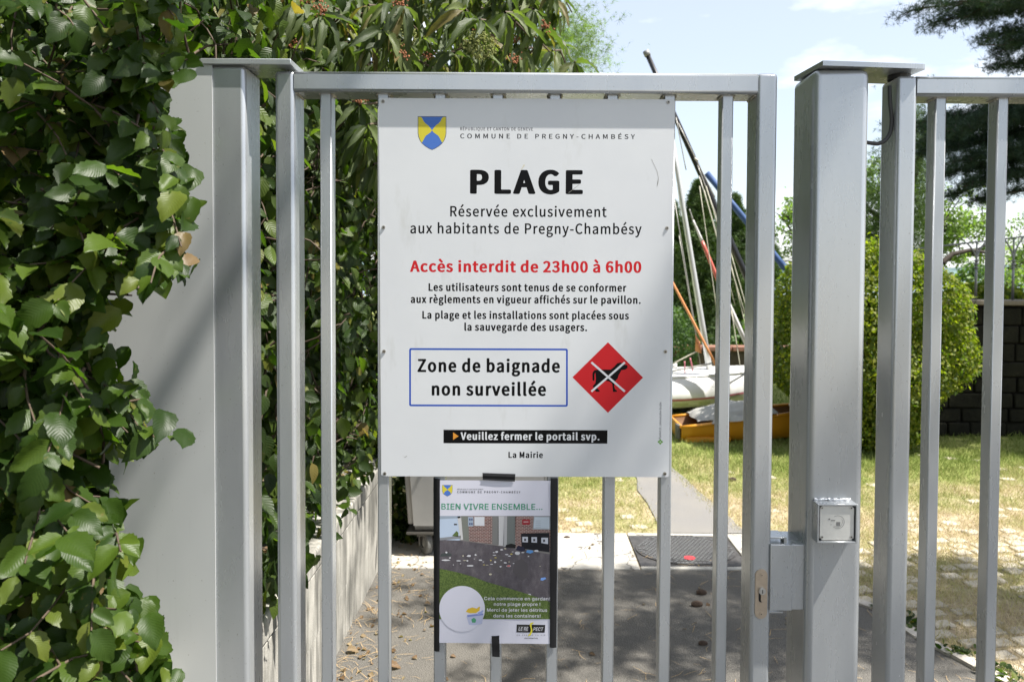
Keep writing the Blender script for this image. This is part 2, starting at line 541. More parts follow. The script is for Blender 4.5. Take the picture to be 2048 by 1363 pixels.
# concrete strip with joints and cracks
m = NT('concrete')
k1 = m.noise(5, 6, 0.65); k2 = m.noise(160, 3, 0.6)
c1 = m.ramp(k1.outputs['Fac'], [(0.3, (0.30, 0.285, 0.25)), (0.6, (0.44, 0.425, 0.385)), (0.8, (0.52, 0.50, 0.45))])
c2 = m.mix(m.ramp(k2.outputs['Fac'], [(0.3, 0.25), (0.6, 0.0)]).outputs[0], c1.outputs[0], (0.2, 0.19, 0.17))
v = m.n('ShaderNodeTexVoronoi', feature='DISTANCE_TO_EDGE'); v.inputs['Scale'].default_value = 2.6
wv = m.noise(6, 3, 0.6)
tc = m.n('ShaderNodeTexCoord')
av = m.mix(0.16, tc.outputs['Object'], wv.outputs['Color'])
m.l(av, v.inputs['Vector'])
ck = m.ramp(v.outputs['Distance'], [(0.0, 1.0), (0.012, 0.0)])
c3 = m.mix(ck.outputs[0], c2, (0.07, 0.06, 0.05))
m.l(c3, m.b.inputs['Base Color']); m.b.inputs['Roughness'].default_value = 0.88
m.bump(k2.outputs['Fac'], 0.4, 0.003)
CONC = m.m
slabs = empty('concrete_strip', (0, 4.58, 0)); slabs['kind'] = 'structure'
for k, (x0, x1) in enumerate([(-2.2, -0.1), (-0.09, 0.64), (1.25, 1.40)]):
    box('concrete_slab', x0, x1, 4.30, 4.90, -0.05, 0.012, CONC, slabs, 0.006, 2)
bm = bmesh.new()
add_box(bm, 0.645, 1.246, 4.30, 4.335, -0.05, 0.0125, 0.004, 1)
add_box(bm, 0.645, 1.246, 4.86, 4.90, -0.05, 0.0125, 0.004, 1)
bm_obj('concrete_slab', bm, CONC, slabs)

# manhole in its own slab
mh = empty('manhole', (0.925, 4.6, 0), 'round dark iron manhole cover with red spot in the pale concrete strip behind the gate', 'manhole cover')
CAST = simple('cast_iron', (0.075, 0.072, 0.07), 0.6, metal=0.5, var=0.35, vscale=30, bump=0.3, bscale=120)
STUD = simple('worn_cast_iron', (0.20, 0.20, 0.195), 0.5, metal=0.6, var=0.2, vscale=60)
box('frame', 0.647, 1.244, 4.345, 4.855, -0.04, 0.010, CAST, mh, 0.004, 1)
bm = bmesh.new()
ring = [(0.945 + 0.288 * math.cos(a), 4.6 + 0.245 * math.sin(a)) for a in np.linspace(0, 2 * math.pi, 48, endpoint=False)]
add_slab(bm, ring, 0.011, 0.016)
bm_obj('cover', bm, CAST, mh)
bm = bmesh.new()
for i in range(-14, 15):
    for j in range(-12, 13):
        x, y = i * 0.024 + (0.012 if j % 2 else 0), j * 0.021
        if (x / 0.27) ** 2 + (y / 0.245) ** 2 < 1 and not (0.80 < (x / 0.27) ** 2 + (y / 0.235) ** 2 < 0.9):
            add_box(bm, 0.945 + x - .008, 0.945 + x + .008, 4.6 + y - .006, 4.6 + y + .006, 0.014, 0.0205)
tag(bm_obj('stud', bm, STUD, mh), kind='stuff')
bm = bmesh.new()
p = G(1379, 1122)
add_slab(bm, [(p.x + 0.036 * math.cos(a) * random.uniform(.8, 1.1), p.y + 0.03 * math.sin(a), 0) for a in np.linspace(0, 6.28, 12, endpoint=False)], 0.018, 0.0225)
bm_obj('paint_spot', bm, simple('red_paint', (0.5, 0.03, 0.035), 0.5), mh)

# kerb stones along the asphalt edge on the right
kerb = tag(empty('kerb', (1.8, 3.3, 0)), kind='structure')
STONE = simple('pale_stone', (0.44, 0.40, 0.34), 0.85, var=0.28, vscale=14, bump=0.6, bscale=70)
for (a, b) in zip(edge[:-2], edge[1:-1]):
    a, b = Vector((*a, 0)), Vector((*b, 0)); L = (b - a).length; d = (b - a) / L; s = Vector((d.y, -d.x, 0)); k = 0.0
    while k < L - 0.05:
        w = min(0.12, L - k - .005)
        bm = bmesh.new()
        c = [a + d * k + s * .0, a + d * (k + w) + s * .0, a + d * (k + w) + s * .055, a + d * k + s * .055]
        c = [q + Vector((random.uniform(-.006, .006), random.uniform(-.006, .006), 0)) for q in c]
        h = random.uniform(.012, .022)
        fs, vv = add_hex(bm, [(q.x, q.y, -.03) for q in c] + [(q.x, q.y, h) for q in c])
        bmesh.ops.recalc_face_normals(bm, faces=bm.faces)
        bm_obj('kerb_stone', bm, STONE, kerb)
        k += w + 0.008

# cobbles set in the grass
PAVE = simple('paving_stone', (0.42, 0.375, 0.29), 0.9, var=0.3, vscale=3.0, bump=0.6, bscale=60)
gp = tag(empty('grass_paving', (2.4, 4.5, 0)), kind='structure')
def edge_x(y):
    pts = [(1.9, 2.95), (2.0 + 0, 2.85), ] 
    e = sorted([(q[1], q[0]) for q in edge])
    return float(np.interp(y, [q[0] for q in e], [q[1] for q in e]))
cells = []
r_ = random.Random(3)
for j in range(0, 46):
    for i in range(0, 60):
        u, v_ = i * 0.128 + (0.064 if j % 2 else 0), j * 0.105
        ang = 0.16
        x = 0.2 + u * math.cos(ang) - (v_) * math.sin(ang); y = 2.3 + u * math.sin(ang) + v_ * math.cos(ang)
        if y < 3.0 or y > 7.3: continue
        if x > 1.45 and x > edge_x(min(y, 4.3)) + 0.09:
            pass
        elif 0.15 < x < 0.80 and y > 4.98: pass
        else: continue
        pn = math.sin(x * 3.1 + 1.3 * math.sin(y * 2.3)) * math.sin(y * 3.7 + x) + math.sin(x * 7.3 + y * 5.1) * .4
        if pn < (-.6 if y < 4.8 else -.2) or r_.random() < (0.12 if y < 4.8 else .5 if y < 5.4 else .88): continue
        cells.append((x + r_.uniform(-.01, .01), y + r_.uniform(-.008, .008), ang))
def stone_verts(x, y, ang, s=1.0):
    w, d = r_.uniform(.046, .056) * s, r_.uniform(.034, .043) * s
    h = r_.uniform(.003, .016)
    ca, sa = math.cos(ang + r_.uniform(-.1, .1)), math.sin(ang)
    q = []
    for (a, b) in ((-1, -1), (1, -1), (1, 1), (-1, 1)):
        px_, py_ = a * w * r_.uniform(.85, 1.05), b * d * r_.uniform(.85, 1.05)
        q.append((x + px_ * ca - py_ * sa, y + px_ * sa + py_ * ca))
    return q, h
def add_stone(bm, x, y, ang):
    q, h = stone_verts(x, y, ang)
    t = [((q[i][0] * .86 + x * .14), (q[i][1] * .86 + y * .14)) for i in range(4)]
    fs, v = add_hex(bm, [(p[0], p[1], -.02) for p in q] + [(p[0], p[1], h * .6) for p in q])
    top = fs[1]
    bm.faces.remove(top)
    tv = [bm.verts.new((p[0], p[1], h)) for p in t]
    bm.faces.new(tv)
    for i in range(4):
        j = (i + 1) % 4
        bm.faces.new((v[4 + i], v[4 + j], tv[j], tv[i]))
def in_frame(x, y, z=0, mg=20):
    a, b = project(np.array([x, y, z]))
    return -mg < a < 2048 + mg and -mg < b < 1363 + mg
vis = sorted([c for c in cells if in_frame(c[0], c[1])], key=lambda c: c[1])
for c in vis[:290]:
    bm = bmesh.new(); add_stone(bm, *c); bm_obj('paving_stone', bm, PAVE, gp)
bm = bmesh.new()
rest = [c for c in cells if c not in set(vis[:290])]
for c in rest: add_stone(bm, *c)
tag(bm_obj('paving_stone', bm, PAVE, gp), kind='stuff')

# grass blades
m = NT('grass_blade')
geo = m.n('ShaderNodeNewGeometry')
n1 = m.noise(1.1, 6, 0.65)
sep = m.n('ShaderNodeSeparateXYZ'); tc = m.n('ShaderNodeTexCoord'); m.l(tc.outputs['Object'], sep.inputs[0])
mr = m.n('ShaderNodeMapRange'); mr.inputs[1].default_value = 5.0; mr.inputs[2].default_value = 7.0
m.l(sep.outputs[1], mr.inputs[0])
ad = m.n('ShaderNodeMath', operation='MULTIPLY_ADD'); ad.inputs[1].default_value = 0.40
m.l(mr.outputs[0], ad.inputs[0]); m.l(n1.outputs['Fac'], ad.inputs[2])
ad2 = m.n('ShaderNodeMath', operation='MULTIPLY_ADD'); ad2.inputs[1].default_value = 0.34
m.l(geo.outputs['Random Per Island'], ad2.inputs[0]); m.l(ad.outputs[0], ad2.inputs[2])
c = m.ramp(ad2.outputs[0], [(0.58, (0.56, 0.47, 0.30)), (0.78, (0.48, 0.44, 0.20)), (1.0, (0.30, 0.35, 0.10)), (1.0, (0.2, 0.26, 0.06))])
m.l(c.outputs[0], m.b.inputs['Base Color']); m.b.inputs['Roughness'].default_value = 0.7
m.b.inputs['Specular IOR Level'].default_value = 0.2
tr = m.n('ShaderNodeBsdfTranslucent'); m.l(c.outputs[0], tr.inputs[0])
mx = m.n('ShaderNodeMixShader'); mx.inputs[0].default_value = 0.3
m.l(m.b.outputs[0], mx.inputs[1]); m.l(tr.outputs[0], mx.inputs[2]); m.l(mx.outputs[0], m.out.inputs[0])
GRASS = m.m
def grass_patch(n, xr, yr, hr, ok, name, clump=9, spread=.035):
    bl = (np.array([(-.5, 0, 0), (.5, 0, 0), (.35, .45, 0), (-.35, .45, 0), (.06, 1, -.25), (-.06, 1, -.25)]) * [0.10, 1, 1], np.array([(0, 1, 2, 3), (3, 2, 4, 5)]), np.zeros((6, 2)))
    k = n // clump
    cx = rng.uniform(*xr, k); cy = rng.uniform(*yr, k)
    keep = np.array([ok(a, b) for a, b in zip(cx, cy)])
    cx, cy = cx[keep], cy[keep]
    cx = np.repeat(cx, clump) + rng.normal(0, spread, len(cx) * clump)
    cy = np.repeat(cy, clump) + rng.normal(0, spread, len(cy) * clump)
    P = np.stack([cx, cy, np.zeros_like(cx)], 1)
    ax = rv(len(P)) * 0.75; ax[:, 2] = np.abs(ax[:, 2]) * .6 + rng.uniform(.25, .9, len(P))
    R = frames(ax, rv(len(P)))
    S = rng.uniform(*hr, len(P))
    return tag(link(name, cloud_mesh(name, [bl], P, R, S, GRASS, False)), kind='stuff')
def off_asphalt(x, y):
    if not in_frame(x, y, 0, 120): return False
    if y < 4.3: return x > edge_x(y) + .07
    if y < 4.95: return x > 1.44
    if y < 10 and 0.84 < x < 1.36 - .03 * min(6, (y - 4.92) / .33): return False
    return x > -.9
tag(grass_patch(250000, (-.9, 6), (2.9, 7.4), (.015, .045), off_asphalt, 'grass', 12, .035), label='patchy dry and green grass growing between the pale paving stones', cat='grass')
tag(grass_patch(150000, (-1, 11), (6.4, 16), (.035, .075), off_asphalt, 'lawn_grass', 8, .05), label='green sunlit lawn below the clipped hedge and the boats', cat='grass')
# low weeds along the asphalt edge
def weeds():
    ks = [(1.9, 3.13), (1.93, 3.2), (1.86, 3.35), (2.1, 3.1), (1.76, 3.75), (1.8, 3.62), (2.2, 3.0), (1.46, 4.35)]
    P, A = [], []
    for (x, y) in ks:
        for _ in range(34):
            P.append((x + rng.normal(0, .035), y + rng.normal(0, .03), .012))
            a = rng.normal(size=3); a[2] = abs(a[2]) * .5 + .25; A.append(a)
    P = np.array(P); A = np.array(A)
    up = np.tile([0, 0, 1.], (len(P), 1)) + rv(len(P)) * .4
    return tag(link('weeds', cloud_mesh('weeds', [leaf_base('ovate', 4, 2, 1)], P, frames(A, up), rng.uniform(.022, .045, len(P)), IVY)), label='low green weeds rooted along the ragged asphalt edge', cat='weeds', kind='stuff')
weeds()

# lake and far shore
m = NT('lake_water'); m.b.inputs['Base Color'].default_value = (0.07, 0.14, 0.19, 1); m.b.inputs['Roughness'].default_value = 0.18
nn = m.noise(0.4, 4, 0.6); m.bump(nn.outputs['Fac'], 0.25, 0.3)
sheet('lake', [(-4000, 60.2), (7000, 60.2), (7000, 3600), (-4000, 3600)], -1.6, m.m)
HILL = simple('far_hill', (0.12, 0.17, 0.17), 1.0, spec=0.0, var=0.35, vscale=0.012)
bm = bmesh.new()
prev = None
for k in range(120):
    x = -2500 + k * 75
    h = 46 + 16 * math.sin(k * .31) + 9 * math.sin(k * .83 + 1) + random.uniform(-2.5, 2.5)
    row = [bm.verts.new((x, 3300 - 250, -2)), bm.verts.new((x, 3300, h * .55)), bm.verts.new((x, 3450, h)), bm.verts.new((x, 3900, h * .9)), bm.verts.new((x, 4000, -2))]
    if prev:
        for i in range(4):
            f = bm.faces.new((prev[i], row[i], row[i + 1], prev[i + 1])); f.smooth = True
    prev = row
bmesh.ops.recalc_face_normals(bm, faces=bm.faces)
tag(bm_obj('hills', bm, HILL), kind='structure')

# ---------------------------------------------------------------- retaining wall on the left
m = NT('stained_concrete')
k1 = m.noise(7, 6, 0.65, mscale=(1, 1, 1)); k2 = m.noise(11, 5, 0.7, mscale=(1.0, 1.6, 0.16)); k3 = m.noise(150, 3, 0.6); k4 = m.noise(3.1, 4, 0.6, mscale=(1, 1, 0.5))
c1 = m.ramp(k1.outputs['Fac'], [(0.3, (0.30, 0.29, 0.255)), (0.7, (0.48, 0.46, 0.41))])
fa = m.mix(1.0, m.ramp(k2.outputs['Fac'], [(0.40, 0.0), (0.55, 0.95)]).outputs[0], m.ramp(k4.outputs['Fac'], [(0.4, 0.4), (0.55, 1.0)]).outputs[0], 'MULTIPLY')
c2 = m.mix(fa, c1.outputs[0], (0.10, 0.098, 0.085))
c3 = m.mix(m.ramp(k3.outputs['Fac'], [(0.62, 0.0), (0.72, 0.6)]).outputs[0], c2, (0.12, 0.11, 0.10))
m.l(c3, m.b.inputs['Base Color']); m.b.inputs['Roughness'].default_value = 0.9
m.bump(k3.outputs['Fac'], 0.5, 0.004)
WALLC = m.m
rw = empty('retaining_wall', (-0.9, 3.3, 0), 'low stained concrete retaining wall under the hedge behind the left gate bars', 'wall')
bm = bmesh.new()
add_box(bm, -1.03, -0.779, 1.995, 4.72, -0.1, 0.229, 0.001, 1)
add_box(bm, -1.03, -0.777, 1.995, 4.718, 0.232, 0.479, 0.001, 1)
bm_obj('wall_body', bm, WALLC, rw)
box('coping', -1.06, -0.772, 1.99, 4.73, 0.483, 0.566, WALLC, rw, 0.012, 3)
box('earth', -1.9, -1.065, 1.995, 4.7, 0.0, 0.53, GROUND, rw)
lw = box('low_wall', -1.6, -0.815, 1.52, 1.852, 0.0, 0.652, WALLC, None, 0.01, 2)
tag(lw, 'short concrete wall end below the leafy hedge in front of the grey panel', 'wall')

# ---------------------------------------------------------------- stone wall far right, cedar shade put into its dark colours
m = NT('shade_toned_stone')
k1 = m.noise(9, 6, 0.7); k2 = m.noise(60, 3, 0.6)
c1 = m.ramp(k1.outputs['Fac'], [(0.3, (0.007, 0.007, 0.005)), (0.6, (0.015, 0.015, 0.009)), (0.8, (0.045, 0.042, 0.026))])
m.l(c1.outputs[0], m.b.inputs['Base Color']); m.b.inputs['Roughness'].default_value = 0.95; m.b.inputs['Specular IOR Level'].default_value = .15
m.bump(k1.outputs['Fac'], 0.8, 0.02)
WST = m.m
sw = empty('stone_wall', (5, 8.2, 0), 'weathered stone garden wall with shade put into its colour, right of the clipped hedge, topped by an iron trellis', 'wall')
bm = bmesh.new(); add_box(bm, 3.0, 9.5, 8.04, 8.4, 0, 1.32); bm_obj('wall_core', bm, simple('shade_toned_mortar', (0.012, 0.011, 0.009), 0.95, spec=.1), sw)
z = 0.0
while z < 1.26:
    h = random.uniform(.13, .21); h = min(h, 1.30 - z)
    x = 3.0 - random.uniform(0, .2)
    while x < 6.6:
        w = random.uniform(.22, .46)
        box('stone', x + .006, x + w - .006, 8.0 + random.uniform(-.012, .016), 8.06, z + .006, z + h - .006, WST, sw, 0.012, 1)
        x += w
    z += h
x = 3.0
while x < 6.8:
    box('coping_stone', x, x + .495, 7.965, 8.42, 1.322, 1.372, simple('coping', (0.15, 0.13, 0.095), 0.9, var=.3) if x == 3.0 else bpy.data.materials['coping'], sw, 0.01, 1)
    x += .5

# iron trellis on the wall
IRON = simple('wrought_iron', (0.19, 0.20, 0.21), 0.5, metal=0.6)
tre = empty('iron_trellis', (4.7, 8.15, 1.37), 'thin grey iron trellis with forked posts standing on the stone wall', 'trellis')
def rail_z(x): return 1.905 + (x - 4.15) * 0.12
tube('rail', [(3.2, 8.15, rail_z(3.2)), (8.5, 8.15, rail_z(8.5))], 0.009, IRON, tre, 6)
for px in (1882 + 0, 1952, 2026, 2100, 2174):
    X = W(px, 560, 8.15).x
    if px == 1882: continue
    bm = bmesh.new()
    add_tube(bm, [(X, 8.15, 1.372), (X, 8.15, 1.78)], 0.013, 8)
    for zz in (1.70, 1.735, 1.77): add_tube(bm, [(X, 8.15, zz - .008), (X, 8.15, zz + .008)], 0.024, 8)
    bmesh.ops.recalc_face_normals(bm, faces=bm.faces)
    po = bm_obj('post', bm, IRON, tre)
    for s in (-1, 0, 1):
        zt = rail_z(X + s * .1)
        pts = [(X + s * .1 * (t ** 2), 8.15, 1.76 + (zt - 1.76) * t) for t in np.linspace(0, 1, 7)]
        o = tube('bracket', pts, 0.008, IRON, tre, 6)

# low reddish wall behind the boats
rb = empty('garden_wall', (3, 13.5, 0), 'low brown garden wall in the shade behind the white boat', 'wall')
RBW = simple('brown_wall', (0.10, 0.075, 0.055), 0.95, var=.4, vscale=5, bump=.6, bscale=12)
box('wall_body', -1, 9, 13.4, 13.7, 0, .34, RBW, rb)
x = -1
while x < 9:
    box('coping_stone', x, x + .48, 13.35, 13.74, .342, .42, simple('red_coping', (0.22, 0.11, 0.075), 0.9, var=.3) if x == -1 else bpy.data.materials['red_coping'], rb, .01, 1)
    x += .5

# ================================================================== GATE
YG, YB = 1.88, 1.8988          # front of the frame, front of the bars
def Xat(px, py, Y): return W(px, py, Y).x
def Zat(px, py, Y): return W(px, py, Y).z
gate = empty('metal_gate', (Xat(555, 1340, YG), YG + .045, 0), 'closed grey painted steel gate of square bars carrying the beach sign', 'gate')
top = Zat(1075, 143.5, YG); rh = 0.0485
zb = 0.10
xl0, xl1 = Xat(554.5, 1340, YG), Xat(593, 1340, YG)
xr0, xr1 = Xat(1499, 1340, YG), Xat(1539, 1340, YG)
box('stile', xl0, xl1, YG, YG + .09, zb, top, PAINT, gate, .009, 4)
box('stile', xr0, xr1, YG, YG + .09, zb, top, PAINT, gate, .009, 4)
box('rail', xl1 - .001, xr0 + .001, YG + .0006, YG + .0894, top - rh, top - .0005, PAINT, gate, .007, 3, 'x')
box('rail', xl1 - .001, xr0 + .001, YG + .0006, YG + .0894, zb, zb + rh, PAINT, gate, .007, 3, 'x')
WELD = simple('weld_bead', (0.36, 0.34, 0.28), 0.45, metal=.3, var=.35, vscale=90, bump=.9, bscale=160)
def weld(x, y0, y1, z, parent):
    bm = bmesh.new()
    n = 9
    for s in (0,):
        pts = [(x + random.uniform(-.0012, .0012), y0 + (y1 - y0) * k / n, z + random.uniform(-.001, .001)) for k in range(n + 1)]
        add_tube(bm, pts, [random.uniform(.002, .0042) for _ in pts], 6)
    bmesh.ops.recalc_face_normals(bm, faces=bm.faces)
    return bm_obj('weld', bm, WELD, parent)
bar_px = [643, 755.5, 867.3, 980, 1092, 1204.5, 1316.5, 1430]
bars = []
for p in bar_px:
    x0 = Xat(p, 1340, YB)
    bars.append(x0)
    box('bar', x0, x0 + .0272, YB, YB + .040, zb + rh - .002, top - rh + .002, PAINT, gate, .0028, 2, 'z')
    weld(x0 - .001, YB, YB + .04, top - rh - .001, gate)
    weld(x0 + .0282, YB, YB + .04, top - rh - .001, gate)
weld(xl1 + .001, YG + .01, YG + .08, top - rh - .001, gate)
weld(xr0 - .001, YG + .01, YG + .08, top - rh - .001, gate)

# lock plate on the right stile
BRASS = simple('brushed_champagne_metal', (0.50, 0.42, 0.33), 0.38, metal=0.75, var=.1, vscale=80)
STEEL = simple('brushed_steel', (0.56, 0.56, 0.54), 0.32, metal=0.9, var=.08, vscale=60)
BLACK = simple('black_gap', (0.008, 0.008, 0.008), 0.6)
def stadium(cx, cz, w, h, n=10):
    r = w / 2; pts = []
    for k in range(n + 1):
        a = math.pi + math.pi * k / n
        pts.append((cx + r * math.cos(a), cz - (h / 2 - r) + r * math.sin(a)))
    for k in range(n + 1):
        a = math.pi * k / n
        pts.append((cx + r * math.cos(a), cz + (h / 2 - r) + r * math.sin(a)))
    return pts
c = W(1521.8, 1186.3, YG); w = 24.5 / F * YG; h = 101.5 / F * YG
bm = bmesh.new(); add_prism(bm, stadium(c.x, c.z, w, h), YG - .0035, YG - .0002)
es = [e for e in bm.edges if all(v.co.y < YG - .003 for v in e.verts)]
bmesh.ops.bevel(bm, geom=es, offset=.001, segments=2, affect='EDGES')
lp = bm_obj('lock_plate', bm, BRASS, gate)
def child_of(o, parent):
    w_ = o.matrix_world.copy()
    o.parent = parent
    o.matrix_parent_inverse = Matrix.Identity(4)
    return o
def sub(name, bm, mat, part):
    """a sub-part: mesh under a part that itself hangs under an Empty"""
    me = bpy.data.meshes.new(name); bm.normal_update(); bm.to_mesh(me); bm.free(); me.materials.append(mat)
    o = bpy.data.objects.new(name, me); COL.objects.link(o); o.parent = part
    return o
def screw(x, z, y, r, part, mat=None):
    bm = bmesh.new()
    add_cyl_y(bm, x, z, y - .0012, y, r, 16)
    o = sub('screw', bm, mat or STEEL, part) if part.type == 'MESH' else bm_obj('screw', bm, mat or STEEL, part)
    return o
for (px, py) in ((1522.8, 1148.3), (1521.5, 1225.7)):
    q = W(px, py, YG)
    bm = bmesh.new(); add_cyl_y(bm, q.x, q.z, YG - .0046, YG - .0036, .0042, 16)
    sub('screw', bm, BRASS, lp)
    bm = bmesh.new(); add_cyl_y(bm, q.x, q.z, YG - .0050, YG - .0047, .0013, 8)
    sub('screw_socket', bm, BLACK, lp)
q = W(1522.6, 1178.8, YG)
bm = bmesh.new(); add_prism(bm, stadium(q.x - .001, q.z - .011, .0125, .034), YG - .0042, YG - .0036); sub('cylinder_hole', bm, BLACK, lp)
bm = bmesh.new(); add_cyl_y(bm, q.x, q.z, YG - .011, YG - .0043, .0082, 24)
bmesh.ops.bevel(bm, geom=[e for e in bm.edges if all(v.co.y < YG - .0105 for v in e.verts)], offset=.0012, segments=2, affect='EDGES')
sub('lock_cylinder', bm, STEEL, lp)
bm = bmesh.new(); add_prism(bm, stadium(q.x + .001, q.z - .0155, .008, .020), YG - .0085, YG - .0043); sub('cylinder_body', bm, BRASS, lp)
bm = bmesh.new(); add_box(bm, q.x - .0009, q.x + .0009, YG - .0113, YG - .0111, q.z - .0045, q.z + .0045); sub('keyhole', bm, BLACK, lp)

# ---------------------------------------------------------------- right leaf
g2 = empty('metal_gate', (Xat(1812, 1340, YG), YG + .045, 0), 'second grey steel gate leaf hung right of the thick post, cut by the picture edge', 'gate')
x0, x1 = Xat(1773.5, 1340, YG), Xat(1812.5, 1340, YG)
t2 = Zat(1900, 151.5, YG)
box('stile', x0, x1, YG, YG + .09, zb, t2, PAINT, g2, .009, 4)
xe = x1 + 1.3
box('rail', x1 - .001, xe, YG + .0006, YG + .0894, t2 - .047, t2 - .0005, PAINT, g2, .007, 3, 'x')
box('rail', x1 - .001, xe, YG + .0006, YG + .0894, zb, zb + rh, PAINT, g2, .007, 3, 'x')
for k in range(8):
    xb = Xat(1847.5, 1340, YB) + k * (Xat(1969.3, 1340, YB) - Xat(1847.5, 1340, YB))
    box('bar', xb, xb + .0265, YB, YB + .040, zb + rh - .002, t2 - .045, PAINT, g2, .0028, 2, 'z')
    if k < 2:
        weld(xb - .001, YB, YB + .04, t2 - .048, g2); weld(xb + .0275, YB, YB + .04, t2 - .048, g2)

# panel paint with specks and faint water runs
m = NT('light_grey_panel')
k1 = m.noise(2.5, 4, .6, mscale=(1, 1, .4)); k2 = m.noise(170, 1, .5); k3 = m.noise(22, 4, .7, mscale=(2, 2, .08))
c1 = m.ramp(k1.outputs['Fac'], [(.3, (.47, .485, .48)), (.7, (.53, .54, .53))])
c2 = m.mix(m.ramp(k2.outputs['Fac'], [(.76, 0.0), (.79, .6)]).outputs[0], c1.outputs[0], (.2, .18, .15))
c3 = m.mix(m.ramp(k3.outputs['Fac'], [(.6, 0.0), (.8, .22)]).outputs[0], c2, (.32, .32, .30))
m.l(c3, m.b.inputs['Base Color']); m.b.inputs['Roughness'].default_value = .4; m.b.inputs['Metallic'].default_value = .1
m.bump(k1.outputs['Fac'], .1, .01)
PANEL = m.m
# ---------------------------------------------------------------- posts
YP = 1.862
lpst = empty('gate_post', (Xat(460, 1340, YP), YP + .06, 0), 'grey steel gate post left of the gate, its wide flat side panel under hornbeam leaves', 'post')
zt = Zat(460, 130.5, YP)
box('post', Xat(427.5, 1340, YP) - .04, Xat(497, 1340, YP), YP, YP + .112, 0, zt, PAINT, lpst, .011, 4)
# capping plate
yc = 1.853
bm = bmesh.new()
zc0, zc1 = Zat(500, 129.3, yc), Zat(500, 117.0, yc)
add_box(bm, Xat(400, 120, yc), Xat(581.5, 120, yc), yc, 1.985, zc0 + .0005, zc1, .0015, 1)
bm_obj('cap_plate', bm, PAINT, lpst)
def bolt(px, py, Y, z0, r, h, parent):
    x = Xat(px, py, Y)
    bm = bmesh.new()
    a = [(x + r * math.cos(k * math.pi / 3 + .3), Y + r * math.sin(k * math.pi / 3 + .3)) for k in range(6)]
    add_slab(bm, a, z0 + .002, z0 + h)
    add_slab(bm, [(x + r * 1.2 * math.cos(k * math.pi / 8), Y + r * 1.2 * math.sin(k * math.pi / 8)) for k in range(16)], z0, z0 + .0018)
    return bm_obj('bolt', bm, simple('zinc_bolt', (0.32, 0.33, 0.34), .35, metal=.8), parent)
bolt(441, 112, 1.93, zc1, .011, .007, lpst)
box('side_panel', Xat(214, 640, 1.855) , Xat(426.5, 640, 1.855), 1.8575, 1.8605, 0.05, Zat(400, 117.5, 1.855), PANEL, lpst)

rp = empty('gate_post', (Xat(1670, 1340, YP), YP + .075, 0), 'thick grey steel gate post with card reader box on its front', 'post')
xR = Xat(1720, 1340, YP); xL = xR - .130
zt = Zat(1690, 136.5, YP)
box('post', xL, xR, YP, YP + .15, 0, zt, PAINT, rp, .017, 5)
# rotated capping plate
Ya, Yb = 1.842, 1.868
FL, FR = W(1646, 121, Ya), W(1854, 127.5, Yb)
zc1 = FL.z
d = Vector((FR.x - FL.x, Yb - Ya, 0)).normalized(); s = Vector((-d.y, d.x, 0))
Lw = (Vector((FR.x, FR.y)) - Vector((FL.x, FL.y))).length
def loc(u, v): 
    q = Vector((FL.x, FL.y, 0)) + d * u + s * v
    return (q.x, q.y)
pts = [loc(0, 0)] + [loc(Lw - .01 + .01 * math.sin(a), .01 - .01 * math.cos(a)) for a in np.linspace(0, math.pi / 2, 5)] + [loc(Lw - .01 + .01 * math.cos(a), .14 + .01 * math.sin(a)) for a in np.linspace(0, math.pi / 2, 5)] + [loc(0, .15)]
bm = bmesh.new(); add_slab(bm, pts, zt + .001, zc1)
bm_obj('cap_plate', bm, PAINT, rp)
bolt(1682, 115, 1.90, zc1, .0115, .0085, rp)
# hinge pin under the plate
bm = bmesh.new()
hx, hy = Xat(1800, 150, YG + .045), YG + .05
add_slab(bm, [(hx + .026 * math.cos(a), hy + .026 * math.sin(a)) for a in np.linspace(0, 2 * math.pi, 20, endpoint=False)], t2 + .001, zt + .0005)
bm_obj('hinge_disc', bm, simple('dark_hinge', (0.06, 0.06, 0.06), .5, metal=.5), rp)

# strike box beside the post
sb0, sb1 = W(1541, 1088, YG - .004), W(1584, 1221, YG - .004)
bm = bmesh.new()
add_box(bm, sb0.x, sb1.x, YG - .004, YG + .012, sb1.z, sb0.z, .002, 2)
add_box(bm, sb1.x - .003, xL + .006, YG + .0, YG + .10, sb1.z + .001, sb0.z - .001, .002, 2)
add_box(bm, sb0.x + .001, sb1.x - .001, YG + .0125, YG + .10, sb0.z - .006, sb0.z - .001)
kb = bm_obj('strike_box', bm, PAINT, rp)
bm = bmesh.new()
t0, t1 = W(1541, 1076, YG), W(1571, 1062, YG)
add_box(bm, t0.x, t1.x, YG + .002, YG + .055, t0.z - .002, t0.z + .0025, .0015, 2)
add_box(bm, t1.x - .002, t1.x + .004, YG + .002, YG + .03, sb0.z - .01, t0.z + .002)
bm_obj('stop_tab', bm, PAINT, rp)
bm = bmesh.new(); add_box(bm, t0.x, t1.x - .002, YG + .002, YG + .05, sb1.z - .0075, sb1.z - .0035)
bm_obj('stop_tab', bm, PAINT, rp)

